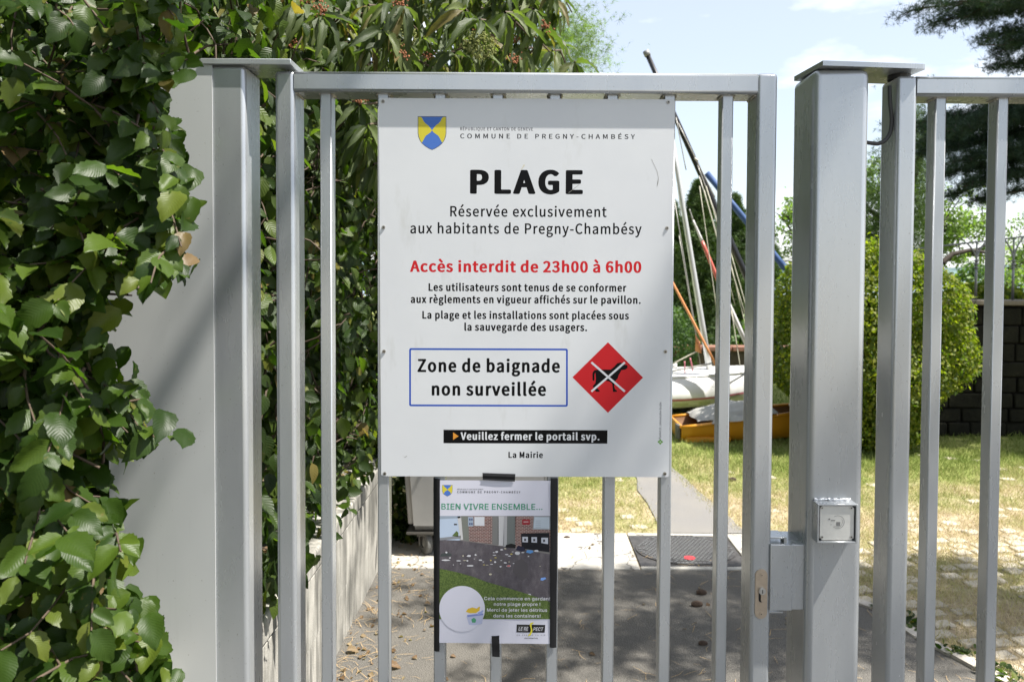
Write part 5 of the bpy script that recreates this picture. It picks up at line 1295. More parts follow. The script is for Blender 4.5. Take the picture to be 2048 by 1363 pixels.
for (px, py) in ((766.2, 203), (1336.5, 204.6), (767.2, 454.5), (1333.8, 456.2), (768.2, 702.2), (1330.8, 702.8), (769.5, 946.3), (1329.5, 946.6)):
    q = W(px, py, YS)
    bm = bmesh.new(); add_cyl_y(bm, q.x, q.z, YS - .0022, YS - .0003, .0042, 16)
    bmesh.ops.bevel(bm, geom=[e for e in bm.edges if all(v.co.y < YS - .002 for v in e.verts)], offset=.0009, segments=2, affect='EDGES')
    add_cyl_y(bm, q.x, q.z, YS - .0026, YS - .0023, .0012, 6)
    o = bm_obj('screw', bm, simple('sign_screw', (0.33, 0.31, 0.27), .35, metal=.8), sign)
    bm = bmesh.new(); add_cyl_y(bm, q.x + .0003, q.z, YS - .0030, YS - .0027, .0019, 8)
    o2 = bm_obj('screw_socket', bm, BLACK, sign)

# ---------------------------------------------------------------- the paper poster
YQ = YB - 0.0045
PAPER = simple('laminated_paper', (0.60, 0.60, 0.68), .28, var=.03, vscale=5, coat=.2)
poster = empty('poster', (W(990, 1286, YQ).x, YQ, W(990, 1286, YQ).z), 'laminated paper notice with green headline and photo, taped below the beach sign', 'poster')
# gently waved sheet
c4 = [W(877.8, 959.6, YQ), W(1102.4, 960.5, YQ), W(1100.2, 1286.7, YQ), W(877.8, 1284.3, YQ)]
bm = bmesh.new()
nx, nz = 24, 16
g_ = []
for j in range(nz + 1):
    r0 = []
    for i in range(nx + 1):
        u, v = i / nx, j / nz
        a = c4[0].lerp(c4[1], u); b = c4[3].lerp(c4[2], u); p = a.lerp(b, v)
        r0.append(bm.verts.new((p.x, YQ + .00005 + .0003 * (1 - math.cos(u * 2 * math.pi * 2)) * .5 , p.z)))
    g_.append(r0)
for j in range(nz):
    for i in range(nx):
        f = bm.faces.new((g_[j][i], g_[j + 1][i], g_[j + 1][i + 1], g_[j][i + 1])); f.smooth = True
bm_obj('paper', bm, PAPER, poster)
T = dict(parent=poster, Y=YQ)
crest(884.6, 969.3, 20.3, 22, poster, YQ, 1)
line('p' if False else 'r', 'RÉPUBLIQUE ET CANTON DE GENEVE', 914.5, 966.5, 978.6, 2.3, GREYINK, level=1, track=.05, **T)
line('r', 'COMMUNE DE PREGNY-CHAMBÉSY', 914.5, 1040.6, 984.9, 4.1, INK, level=1, track=.40, **T)
line('p', 'BIEN VIVRE ENSEMBLE...', 882.8, 1085, 1018, 12.2, ink('headline_green', (0.05, 0.26, 0.15)), level=1, **T)
fl = lambda name, pts, col, lv, r=.35: flat(name, [(820 + a / 3.409, 920 + b / 3.409) for a, b in pts], ink('print_' + name, col, r) if name + str(col) not in _pc else _pc[name + str(col)], poster, YQ, lv)
_pc = {}
def fl(name, pts, col, lv):
    key = 'print_%s_%d' % (name, int(sum(c * 1000 * (k + 1) for k, c in enumerate(col))))
    mat = bpy.data.materials.get(key) or ink(key, col)
    return flat(name, [(820 + a / 3.409, 920 + b / 3.409) for a, b in pts], mat, poster, YQ, lv)
# the printed photograph, in flat areas
m = NT('print_pavement_tex'); g1 = m.noise(60, 5, .7, mscale=(1, 1, .5)); g2 = m.noise(700, 3, .7)
cr = m.ramp(g1.outputs['Fac'], [(.3, (0.045, 0.038, 0.047)), (.55, (0.085, 0.075, 0.088)), (.75, (0.16, 0.145, 0.15))])
m.l(m.mix(m.ramp(g2.outputs['Fac'], [(.4, 0.0), (.7, .35)]).outputs[0], cr.outputs[0], (.20, .18, .19)), m.b.inputs['Base Color']); m.b.inputs['Roughness'].default_value = .35
PVT = m.m
flat('print_pavement', [(820 + a / 3.409, 920 + b / 3.409) for a, b in [(197, 1080), (197, 500), (960, 560), (960, 1080)]], PVT, poster, YQ, 1)
fl('print_water', [(197, 540), (197, 378), (345, 378), (345, 545)], (0.42, 0.50, 0.62), 2)
fl('print_water', [(197, 400), (197, 378), (345, 378), (345, 392)], (0.28, 0.33, 0.40), 3)
fl('print_water', [(300, 441), (300, 430), (322, 432), (322, 441)], (0.06, 0.06, 0.06), 3)
fl('print_bush', [(286, 515), (300, 498), (318, 480), (330, 492), (330, 520)], (0.10, 0.14, 0.05), 3)
fl('print_kerb', [(197, 545), (197, 528), (345, 512), (345, 532)], (0.22, 0.23, 0.25), 3)
fl('print_wall_base', [(340, 545), (340, 378), (960, 378), (960, 640), (660, 590)], (0.20, 0.19, 0.18), 2)
fl('print_post', [(343, 542), (323, 382), (348, 380), (362, 540)], (0.50, 0.50, 0.50), 3)
fl('print_glass', [(362, 540), (352, 380), (398, 380), (402, 548)], (0.17, 0.18, 0.16), 3)
m = NT('print_brick')
bk = m.n('ShaderNodeTexBrick'); bk.inputs['Scale'].default_value = 1.0
bk.inputs['Color1'].default_value = (0.17, 0.065, 0.055, 1); bk.inputs['Color2'].default_value = (0.09, 0.035, 0.035, 1); bk.inputs['Mortar'].default_value = (0.42, 0.36, 0.33, 1)
bk.inputs['Brick Width'].default_value = .0088; bk.inputs['Row Height'].default_value = .0034; bk.inputs['Mortar Size'].default_value = .00045
tc = m.n('ShaderNodeTexCoord'); sx = m.n('ShaderNodeSeparateXYZ'); cx_ = m.n('ShaderNodeCombineXYZ')
m.l(tc.outputs['Object'], sx.inputs[0]); m.l(sx.outputs[0], cx_.inputs[0]); m.l(sx.outputs[2], cx_.inputs[1]); m.l(cx_.outputs[0], bk.inputs['Vector'])
m.l(bk.outputs['Color'], m.b.inputs['Base Color']); m.b.inputs['Roughness'].default_value = .35
BRK = m.m
def flm(name, pts, mat, lv): return flat(name, [(820 + a / 3.409, 920 + b / 3.409) for a, b in pts], mat, poster, YQ, lv)
flm('print_bricks', [(403, 550), (398, 380), (562, 380), (560, 568)], BRK, 3)
flm('print_bricks', [(716, 590), (716, 380), (960, 380), (960, 625)], BRK, 3)
fl('print_glass', [(560, 568), (562, 380), (604, 380), (604, 575)], (0.18, 0.18, 0.175), 3)
fl('print_post', [(600, 578), (602, 380), (640, 380), (640, 582)], (0.47, 0.47, 0.48), 3)
fl('print_post', [(636, 585), (640, 380), (662, 380), (660, 588)], (0.36, 0.36, 0.37), 3)
fl('print_glass', [(660, 588), (664, 380), (720, 380), (716, 592)], (0.15, 0.165, 0.16), 3)
fl('print_noticeboard', [(396, 448), (396, 385), (432, 385), (432, 448)], (0.30, 0.36, 0.45), 4)
for (a, b) in ((403, 395), (417, 395), (403, 425), (417, 425)): fl('print_icon', [(a, b + 14), (a, b), (a + 10, b), (a + 10, b + 14)], (0.08, 0.10, 0.18), 5)
fl('print_noticeboard', [(439, 444), (439, 385), (508, 385), (508, 446)], (0.56, 0.58, 0.62), 4)
fl('print_red_sign', [(765, 438), (765, 402), (818, 402), (818, 436)], (0.28, 0.03, 0.04), 4)
fl('print_red_sign', [(774, 424), (774, 414), (808, 414), (808, 422)], (0.42, 0.25, 0.25), 5)
fl('print_noticeboard', [(836, 470), (844, 380), (958, 380), (958, 472)], (0.28, 0.30, 0.32), 4)
fl('print_noticeboard', [(843, 462), (849, 386), (950, 386), (950, 465)], (0.46, 0.52, 0.58), 5)
for k in range(4): fl('print_icon', [(856, 412 + k * 14), (856, 410 + k * 14), (892, 410 + k * 14), (892, 412 + k * 14)], (0.2, 0.22, 0.25), 6)
fl('print_bin', [(762, 600), (756, 498), (950, 492), (952, 625)], (0.018, 0.018, 0.022), 6)
for (a, b) in ((766, 520), (828, 522), (895, 526)):
    fl('print_bin_label', [(a, b + 36), (a, b), (a + 38 + (a > 880) * 8, b), (a + 38 + (a > 880) * 8, b + 38 + (a > 880) * 6)], (0.50, 0.52, 0.58), 7)
    fl('print_icon', [(a + 12, b + 28), (a + 12, b + 12), (a + 26, b + 12), (a + 26, b + 28)], (0.07, 0.07, 0.08), 8)
fl('print_bag', [(650, 592), (655, 575), (690, 566), (722, 574), (718, 598)], (0.02, 0.02, 0.02), 6)
fl('print_bag', [(722, 610), (735, 578), (775, 590), (790, 612), (760, 620)], (0.03, 0.03, 0.05), 7)
fl('print_bag', [(205, 655), (212, 636), (250, 626), (283, 636), (283, 650)], (0.06, 0.07, 0.07), 3)
fl('print_wet_patch', [(560, 720), (575, 650), (600, 640), (628, 645), (640, 700), (632, 760), (600, 770), (572, 750)], (0.11, 0.10, 0.105), 2)
fl('print_wet_patch', [(700, 760), (710, 690), (760, 670), (800, 700), (810, 790), (760, 820)], (0.105, 0.095, 0.10), 2)
fl('print_wet_patch', [(300, 640), (330, 600), (420, 590), (480, 610), (400, 630)], (0.115, 0.105, 0.115), 2)
rl = random.Random(4)
spots = [(248, 626, 10, 7), (245, 679, 32, 6), (272, 663, 8, 6), (332, 683, 20, 5), (362, 650, 6, 7), (402, 650, 18, 7), (372, 681, 14, 3), (447, 643, 9, 8), (391, 683, 8, 7), (411, 717, 28, 7), (480, 679, 14, 6), (500, 690, 8, 3), (438, 670, 6, 2), (345, 703, 6, 3), (296, 711, 5, 3), (590, 622, 12, 7), (571, 627, 9, 3), (575, 645, 14, 3), (625, 608, 12, 6), (650, 600, 9, 5), (660, 641, 14, 4), (690, 637, 10, 4), (733, 632, 20, 13), (678, 651, 12, 4), (700, 622, 8, 3), (770, 627, 14, 4), (862, 615, 18, 9), (808, 653, 7, 4), (583, 662, 9, 3), (551, 680, 6, 5), (580, 692, 10, 7), (556, 707, 12, 3), (504, 711, 8, 3), (526, 712, 14, 2), (622, 681, 8, 3), (650, 697, 12, 6), (676, 690, 8, 3), (706, 702, 9, 3), (617, 723, 9, 6), (672, 719, 20, 8), (548, 775, 13, 8), (887, 720, 5, 3), (813, 916, 14, 9)]
for (a, b, w_, h_) in spots:
    col = rl.choice([(0.60, 0.60, 0.63), (0.55, 0.55, 0.57), (0.50, 0.47, 0.36), (0.6, 0.6, 0.62)])
    if (a, b) in ((583, 662), (504, 711), (690, 637), (551, 680)): col = (0.55, 0.46, 0.12)
    n_ = 7
    fl('print_litter', [(a + w_ * math.cos(t) * rl.uniform(.7, 1.05), b + h_ * math.sin(t) * rl.uniform(.7, 1.05)) for t in np.linspace(2 * math.pi, 0, n_, endpoint=False)], col, 8)
fl('print_litter', [(790, 625), (800, 610), (835, 612), (843, 624), (820, 634)], (0.12, 0.30, 0.62), 8)
fl('print_litter', [(889, 815), (893, 800), (922, 796), (929, 806), (905, 818)], (0.18, 0.33, 0.70), 8)
fl('print_litter', [(662, 722), (664, 714), (684, 714), (682, 722)], (0.50, 0.08, 0.08), 9)
m = NT('print_grass'); gn = m.noise(420, 5, .75)
cr = m.ramp(gn.outputs['Fac'], [(0.38, (0.025, 0.055, 0.01)), (0.62, (0.15, 0.21, 0.05))]); m.l(cr.outputs[0], m.b.inputs['Base Color']); m.b.inputs['Roughness'].default_value = .35
flm('print_grass', [(197, 1080), (197, 735), (260, 748), (340, 766), (430, 792), (520, 826), (600, 850), (680, 872), (760, 897), (850, 925), (958, 965), (957, 1080)], m.m, 9)
fl('print_circle', [(355 + 156 * math.cos(t), 1010 - 156 * math.sin(t)) for t in np.linspace(0, 2 * math.pi, 48, endpoint=False) if 355 + 156 * math.cos(t) > 197.5], (0.60, 0.60, 0.68), 10)
# basket of rubbish inside the circle
fl('print_basket', [(402, 1118), (384, 1060), (500, 1048), (492, 1112), (440, 1122)], (0.42, 0.45, 0.60), 11)
fl('print_basket', [(394, 1066), (388, 1052), (500, 1040), (500, 1052)], (0.20, 0.24, 0.50), 12)
fl('print_basket', [(424, 1104), (418, 1082), (436, 1070), (452, 1084), (446, 1104)], (0.08, 0.30, 0.16), 12)
fl('print_fruit_skin', [(380, 1030), (395, 1010), (425, 1000), (455, 1008), (472, 994), (478, 998), (474, 1022), (450, 1038), (410, 1040)], (0.62, 0.42, 0.05), 12)
fl('print_bottle', [(460, 1052), (464, 1034), (482, 1028), (496, 1018), (502, 1024), (488, 1044)], (0.30, 0.36, 0.62), 13)
WI = ink('poster_white_ink', (0.62, 0.62, 0.66))
line('p', 'Cela commence en gardant', 968.2, 1100.8, 1198.8, 6.7, WI, level=14, track=.02, **T)
line('p', 'notre plage propre !', 987.8, 1080.5, 1210, 6.7, WI, level=14, track=.02, **T)
line('p', 'Merci de jeter les détritus', 974, 1094.3, 1221.7, 6.7, WI, level=14, track=.02, **T)
line('p', 'dans les containers!', 986.6, 1081, 1233.3, 6.7, WI, level=14, track=.02, **T)
# logo
fl('logo_box', [(726, 1171), (728, 1117), (922, 1120), (918, 1173)], (0.015, 0.015, 0.015), 1)
fl('logo_box', [(733, 1166), (735, 1123), (806, 1125), (804, 1168)], (0.07, 0.07, 0.07), 2)
fl('logo_box', [(836, 1166), (838, 1123), (916, 1125), (912, 1168)], (0.03, 0.03, 0.03), 2)
line('p', 'LE RE', 1037, 1055.5, 1259.8, 7.2, WI, level=3, track=.04, slant=.18, **T)
line('p', 'PECT', 1066.5, 1085.5, 1260.3, 7.2, WI, level=3, slant=.18, **T)
cs = [(838, 1103), (822, 1106), (816, 1122), (822, 1140), (824, 1158), (818, 1176), (806, 1192), (806, 1198), (822, 1190), (833, 1172), (835, 1154), (829, 1134), (830, 1116), (846, 1106)]
fill2d('logo_letter', [np.array([(x, -y) for x, y in cs], float)], ink('logo_yellow', (0.65, 0.58, 0.05)), poster, YQ, lambda u, v: (lambda q: (q.x, YQ - .0002, q.z))(W(820 + u / 3.409, 920 - v / 3.409, YQ)))
line('p', 'ÇA CHANGE LA VIE', 1033.3, 1090.4, 1269.9, 2.3, INK, level=1, track=.9, **T)
line('p', 'www.lerespect.org', 1048.8, 1075.2, 1276, 2.6, INK, level=1, **T)
# tape
m = NT('black_tape'); m.b.inputs['Specular IOR Level'].default_value = .3; tn = m.noise(30, 4, .6, mscale=(1, 1, .2)); m.b.inputs['Base Color'].default_value = (0.012, 0.012, 0.013, 1)
m.l(m.ramp(tn.outputs['Fac'], [(.3, .38), (.7, .6)]).outputs[0], m.b.inputs['Roughness']); m.bump(tn.outputs['Fac'], .6, .004)
TAPE = m.m
def tape(pts, lift, bend=None):
    bm = bmesh.new()
    v = [(lambda q: Vector((q.x, 0, q.z)))(W(a, b, YQ)) for a, b in pts]
    n = 14; rows = []
    for k in range(n + 1):
        t = k / n
        a = v[0].lerp(v[3], t); b = v[1].lerp(v[2], t)
        y = YQ - lift - .0006 * math.sin(t * 9 + lift * 1e4)
        rows.append([bm.verts.new((a.x + random.uniform(-.0003, .0003), y + (.003 if bend == 'l' else 0), a.z)), bm.verts.new(((a.x + b.x) / 2, y - .0006, (a.z + b.z) / 2)), bm.verts.new((b.x + random.uniform(-.0003, .0003), y + (.003 if bend == 'r' else 0), b.z))])
    for k in range(n):
        for j in range(2):
            f = bm.faces.new((rows[k][j], rows[k + 1][j], rows[k + 1][j + 1], rows[k][j + 1])); f.smooth = True
    return bm_obj('tape_strip', bm, TAPE, poster)
tape([(866.6, 954.5), (880, 957), (878.8, 1301.5), (867.5, 1301)], .0014, 'l')
tape([(1101.2, 955.5), (1115.8, 956), (1112.6, 1294.8), (1099.5, 1293.5)], .0014, 'r')
tape([(965.2, 944.8), (1030.8, 947), (1029.8, 961.8), (965.2, 958.8)], .0017)
tape([(983.2, 1270.5), (998.4, 1269.5), (999.6, 1312), (984.5, 1311)], .0017)

# ================================================================== WASTE CONTAINER
CONT = simple('container_plastic', (0.36, 0.355, 0.34), .55, var=.12, vscale=4, bump=.08, bscale=90)
DARKM = simple('dark_metal', (0.10, 0.095, 0.085), .5, metal=.5)
RUB = simple('grey_rubber', (0.10, 0.10, 0.095), .7, var=.2, vscale=40)
wc = empty('waste_container', (-.25, 4.8, 0), 'grey wheeled waste container parked behind the poster against the hedge', 'waste container')
bm = bmesh.new()
xa, xb = Xat(803, 1060, 4.42), Xat(803, 1060, 4.42) + .84
add_hex(bm, [(xa + .03, 4.46, .155), (xb - .03, 4.46, .155), (xb - .03, 5.05, .155), (xa + .03, 5.05, .155), (xa - .03, 4.38, 1.12), (xb + .03, 4.38, 1.12), (xb + .03, 5.13, 1.12), (xa - .03, 5.13, 1.12)])
bmesh.ops.bevel(bm, geom=list(bm.edges), offset=.035, segments=4, affect='EDGES')
for f in bm.faces: f.smooth = f.calc_area() < .05
bm_obj('body', bm, CONT, wc)
box('rim', xa - .06, xb + .06, 4.35, 5.16, 1.1, 1.15, CONT, wc, .012, 2)
bm = bmesh.new()
add_hex(bm, [(xa - .05, 4.36, 1.155), (xb + .05, 4.36, 1.155), (xb + .05, 5.15, 1.155), (xa - .05, 5.15, 1.155), (xa + .02, 4.50, 1.27), (xb - .02, 4.50, 1.27), (xb - .02, 5.05, 1.30), (xa + .02, 5.05, 1.30)])
bmesh.ops.bevel(bm, geom=list(bm.edges), offset=.02, segments=2, affect='EDGES')
bm_obj('lid', bm, CONT, wc)
box('foot_rim', xa + .02, xb - .02, 4.455, 5.06, .138, .153, DARKM, wc, .004, 1)
for (cx, cy) in ((xa + .12, 4.53), (xb - .12, 4.53), (xa + .12, 4.98), (xb - .12, 4.98)):
    bm = bmesh.new()
    add_box(bm, cx - .045, cx + .045, cy - .045, cy + .045, .118, .137, .004, 1)
    add_box(bm, cx - .035, cx - .028, cy - .02, cy + .03, .06, .12)
    add_box(bm, cx + .028, cx + .035, cy - .02, cy + .03, .06, .12)
    k_ = bm_obj('caster', bm, DARKM, wc)
    bm = bmesh.new()
    a = 0.5
    r = .0745
    dv = Vector((math.cos(a), math.sin(a), 0))
    n = 28; rings = []
    for s, rr in ((-.019, r * .86), (-.014, r), (.014, r), (.019, r * .86), (.019, r * .45), (-.019, r * .45)):
        rings.append([bm.verts.new((cx + s * math.cos(a) + rr * math.cos(t) * -math.sin(a), cy + s * math.sin(a) + rr * math.cos(t) * math.cos(a), .0787 + rr * math.sin(t))) for t in np.linspace(0, 2 * math.pi, n, endpoint=False)])
    for i in range(6):
        A_, B_ = rings[i], rings[(i + 1) % 6]
        for t in range(n): bm.faces.new((A_[t], A_[(t + 1) % n], B_[(t + 1) % n], B_[t]))
    bmesh.ops.recalc_face_normals(bm, faces=bm.faces)
    sub('tyre', bm, RUB, k_)
    bm = bmesh.new()
    for s in (-1, 1):
        v = [bm.verts.new((cx + s * .010 * math.cos(a) + .034 * math.cos(t) * -math.sin(a), cy + s * .010 * math.sin(a) + .034 * math.cos(t) * math.cos(a), .0787 + .034 * math.sin(t))) for t in np.linspace(0, 2 * math.pi, 20, endpoint=False)]
        bm.faces.new(v)
    sub('rim', bm, simple('wheel_rim', (0.42, 0.41, 0.38), .5) if not bpy.data.materials.get('wheel_rim') else bpy.data.materials['wheel_rim'], k_)

# ================================================================== BOATS
GEL = simple('white_gelcoat', (0.72, 0.72, 0.70), .3, var=.05, vscale=6, coat=.2)
CREAM = simple('reflection_tint', (0.50, 0.52, 0.40), .45)
PINK = simple('pink_stripe', (0.50, 0.16, 0.20), .4)
ALU = simple('mast_aluminium', (0.60, 0.61, 0.60), .4, metal=.5)
BLKM = simple('black_mast', (0.012, 0.012, 0.014), .35)
BLUC = simple('blue_cover', (0.03, 0.075, 0.20), .6, var=.15, vscale=10)
REDP = simple('red_spar', (0.55, 0.13, 0.10), .4)
WHTP = simple('white_spar', (0.62, 0.60, 0.60), .4)
ORNG = simple('orange_spar', (0.72, 0.30, 0.12), .4)
ROPE = simple('cream_rope', (0.50, 0.48, 0.38), .7)
WIRE = simple('stay_wire', (0.38, 0.37, 0.34), .45, metal=.4)
TARP = simple('grey_tarp', (0.36, 0.355, 0.33), .8, var=.2, vscale=6, bump=.4, bscale=9)
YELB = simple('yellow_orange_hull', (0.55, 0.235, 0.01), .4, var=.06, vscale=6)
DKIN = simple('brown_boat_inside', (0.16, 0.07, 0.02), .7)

def loft(bm, rings, close=True):
    vs = [[bm.verts.new(p) for p in r] for r in rings]
    for i in range(len(vs) - 1):
        n = len(vs[i])
        for k in range(n if close else n - 1):
            f = bm.faces.new((vs[i][k], vs[i][(k + 1) % n], vs[i + 1][(k + 1) % n], vs[i + 1][k])); f.smooth = True
    return vs

wb_ = empty('sailing_dinghy', (1.9, 9.3, 0), 'white sailing dinghy with pink waterline stripe lying on the lawn, grey mast raised', 'boat')
HS = [(0, 0), (.45, .03), (.78, .14), (.95, .32), (1.0, .45), (.985, .62), (.92, .82), (.80, 1.0)]
def hull_ring(x, hw, zd, zk, y0=9.35):
    out = []
    for sgn, lst in ((-1, HS[::-1]), (1, HS[1:])):
        for a, h_ in lst: out.append((x, y0 + sgn * hw * a, zk + (zd - zk) * h_))
    return out
xs = np.linspace(-.9, 2.86, 15)
def prof(x):
    t = (x + .9) / 3.76
    hw = .62 * (1 - max(0, (t - .45) / .55) ** 2.3) * (0.86 + .14 * min(1, t / .4)) + .015
    zd = .44 + .07 * max(0, (t - .4) / .6) ** 1.5 
    zk = .07 + .10 * max(0, (t - .7) / .3) ** 2
    return hw, zd, zk
bm = bmesh.new()
rings = []
for x in xs:
    hw, zd, zk = prof(x); rings.append(hull_ring(x, hw, zd, zk))
vs = loft(bm, rings, False)
bm.faces.new(vs[0])
bmesh.ops.recalc_face_normals(bm, faces=bm.faces)
hb = bm_obj('hull', bm, GEL, wb_)
bm = bmesh.new()
rr = []
for x in xs:
    hw, zd, zk = prof(x)
    rr.append([(x, 9.35 + .80 * hw * t, zd + .055 * (1 - t * t) + .004) for t in np.linspace(-1, 1, 9)])
loft(bm, rr, False); bmesh.ops.recalc_face_normals(bm, faces=bm.faces)
bm_obj('deck', bm, GEL, wb_)
def side_strip(name, za, zb2, mat, off):
    bm = bmesh.new(); prev = None
    for x in xs[:-1]:
        hw, zd, zk = prof(x)
        row = []
        for z in (za, zb2):
            h_ = min(1, max(0, z))
            row.append(bm.verts.new((x, 9.35 - hw * float(np.interp(h_, [q_[1] for q_ in HS], [q_[0] for q_ in HS])) - off, zk + (zd - zk) * h_)))
        if prev: bm.faces.new((prev[0], row[0], row[1], prev[1]))
        prev = row
    return bm_obj(name, bm, mat, wb_)
side_strip('stripe', .36, .42, PINK, .004)
for za_, zb_ in ((.30, .355), (.20, .30), (.12, .20)): side_strip('green_reflection', za_, zb_, CREAM, .003)  # green reflection on the lower hull, put in as coloured bands
tube('rubbing_strake', [(x, 9.35 - .80 * prof(x)[0] - .004, prof(x)[1] + .002) for x in xs], .014, GEL, wb_, 8)
# boom with rolled sail and loose lines on deck
tube('rolled_sail', [(0.2, 9.2, .60), (.9, 9.15, .585), (1.5, 9.12, .58), (1.75, 9.12, .575)], [.03, .045, .042, .03], GEL, wb_, 10)
tube('line', [(1.5, 8.98, .52), (1.58, 8.9, .46), (1.6, 8.84, .38), (1.63, 8.83, .33)], .007, ROPE, wb_, 6)
tube('line', [(2.2, 8.93, .33), (2.35, 8.96, .42), (2.5, 9.0, .50), (2.62, 9.05, .54)], .009, simple('dark_line', (.18, .19, .18), .6), wb_, 6)
# cradle under the hull
for cx in (.4, 1.9): box('cradle', cx - .04, cx + .04, 8.95, 9.75, 0, .10, DARKM, wb_, .005, 1)
def spar(name, a, b, Y, r0, r1, mat, parent=None, Yb=None, n=10):
    p0, p1 = W(a[0], a[1], Y), W(b[0], b[1], Yb or Y)
    pts = [p0.lerp(p1, t) for t in np.linspace(0, 1, 6)]
    return tube(name, pts, [r0 + (r1 - r0) * t for t in np.linspace(0, 1, 6)], mat, parent, n)
spar('mast', (1421, 752), (1338, 240), 9.2, .036, .024, ALU, wb_)
spar('stay', (1347, 300), (1362, 430), 9.1, .004, .004, WIRE, wb_, 9.1, 5)
spar('stay', (1349, 400), (1396, 690), 9.1, .005, .005, WIRE, wb_, 9.0, 5)
spar('stay', (1358, 470), (1402, 735), 9.05, .004, .004, WIRE, wb_, 9.0, 5)
spar('boom_line', (1344, 728), (1394, 702), 9.0, .008, .008, ROPE, wb_)
spar('boom_line', (1344, 742), (1424, 726), 9.0, .010, .010, WIRE, wb_)
spar('boom_line', (1380, 715), (1386, 742), 9.0, .009, .009, PINK, wb_)
spar('boom_line', (1369, 722), (1370, 745), 9.0, .008, .008, PINK, wb_)

def lone(name, label, cat, a, b, Y, r0, r1, mat, top=None, foot_to_ground=True):
    e = empty(name, (0, 0, 0), label, cat)
    # keep its own foot on the ground along its own slope
    p0, p1 = W(*a, Y), W(*b, Y)
    if foot_to_ground:
        t = p1.z / (p0.z - p1.z); foot = p1 + (p1 - p0) * t
    else: foot = p1
    e.location = foot
    pts = [p0.lerp(foot, t) for t in np.linspace(0, 1, 8)]
    tube('pole', pts, [r0 + (r1 - r0) * t for t in np.linspace(0, 1, 8)], mat, e, 10)
    if top:
        d_ = (p0 - p1).normalized(); tube('cap', [p0 - d_ * .03, p0 + d_ * .03], r0 * 1.35, top, e, 10)
    return e, p0, foot
e1, p0, ft = lone('mast', 'long black mast leaning left, its grey capped tip above the gate rail', 'mast', (1293.5, 107), (1496, 560), 8.7, .026, .042, BLKM, simple('grey_cap', (.25, .25, .25), .5))
for (a, b) in (((1352, 235), (1372, 340)), ((1395, 330), (1436, 440)), ((1356, 246), (1430, 395)), ((1398, 352), (1462, 560))):
    spar('stay', a, b, 8.62, .006, .006, WIRE, e1, 8.62, 5)
spar('spreader', (1389, 316), (1396, 322), 8.6, .012, .012, WIRE, e1)
e2, _, _ = lone('mast', 'mast in a bright blue cover leaning behind the gate bars toward the clipped hedge', 'mast', (1413, 346), (1572, 538), 9.3, .036, .04, BLUC)
e3 = empty('spar', W(1497, 695, 8.9), 'slim red and white tapered spar leaning between the black and grey masts', 'spar')
spar('spar_tip', (1379, 418), (1386, 440), 8.9, .005, .009, WIRE, e3)
spar('spar_top', (1386, 440), (1404, 482), 8.9, .010, .018, WHTP, e3)
spar('spar_middle', (1404, 482), (1436, 560), 8.9, .019, .023, REDP, e3)
spar('spar_bottom', (1436, 560), (1530, 770), 8.9, .023, .026, WHTP, e3, 8.95)
e4 = empty('spar', W(1415, 700, 8.8), 'thin orange spar leaning beside the foot of the grey mast', 'spar')
spar('pole', (1330, 536), (1432, 730), 8.8, .013, .015, ORNG, e4)
bm = bmesh.new()
f = bm.faces.new([bm.verts.new(W(x, y, 8.86)) for x, y in ((1390, 668), (1391, 702), (1402, 706), (1401, 684))])
bmesh.ops.subdivide_edges(bm, edges=list(bm.edges), cuts=3, use_grid_fill=True)
for v in bm.verts: v.co.y += .02 * math.sin(v.co.x * 60 + v.co.z * 25)
bm_obj('folded_sail', bm, ORNG, e4, True)
for i, (a, b) in enumerate((((1399, 372), (1436, 640)), ((1408, 380), (1470, 610)), ((1412, 372), (1497, 650)), ((1455, 500), (1512, 740)), ((1460, 500), (1500, 640)), ((1463, 620), (1482, 745)))):
    o = spar('rigging_line', a, b, 8.5 + i * .03, .0048, .0048, ROPE, None, 8.5, 5)
    lab = ['thin cream line hanging from the black mast, leftmost before the conifer', 'cream line running from the black mast down behind the slim gate bar', 'long cream line running down right of the slim gate bar', 'cream line crossing the gap beside the gate stile, reaching the boat', 'short cream line in the gap beside the gate stile', 'lowest cream line ending at the white boat deck'][i]
    tag(o, lab, 'rope', 'rigging lines above the boats')

# orange skiff with tarp
sk = empty('skiff', (2.0, 7.95, 0), 'yellow orange open skiff lying on the grass with a grey tarp bundled on it', 'boat')
def skp(t):   # t 0 stern .. 1 bow : centre x, y, half width, gunwale z, bottom z
    x = 1.52 + 1.75 * t
    return x, 7.92 + .12 * t, .27 * (1 - t ** 3.2) + .02, .145 + .19 * t ** 1.05, .012 + .16 * max(0, t - .45) ** 1.5
ts = np.linspace(0, 1, 13)
bm = bmesh.new(); outer = []
for t in ts:
    x, y, hw, zg, zb3 = skp(t)
    outer.append([(x, y - hw, zg), (x, y - hw * .96, zg * .55 + zb3 * .45), (x, y - hw * .82, zb3), (x, y, zb3 - .004), (x, y + hw * .82, zb3), (x, y + hw * .96, zg * .55 + zb3 * .45), (x, y + hw, zg)])
vs = loft(bm, outer, False); bm.faces.new(vs[0]); bmesh.ops.recalc_face_normals(bm, faces=bm.faces)
bm_obj('hull', bm, YELB, sk)
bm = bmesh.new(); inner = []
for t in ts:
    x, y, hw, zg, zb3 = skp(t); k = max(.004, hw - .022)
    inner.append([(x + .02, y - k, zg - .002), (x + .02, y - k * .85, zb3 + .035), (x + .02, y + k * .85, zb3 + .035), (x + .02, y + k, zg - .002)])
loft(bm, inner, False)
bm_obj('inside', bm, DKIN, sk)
for s in (-1, 1):
    tube('gunwale', [(skp(t)[0], skp(t)[1] + s * skp(t)[2], skp(t)[3] + .006) for t in ts], .017, YELB, sk, 8)
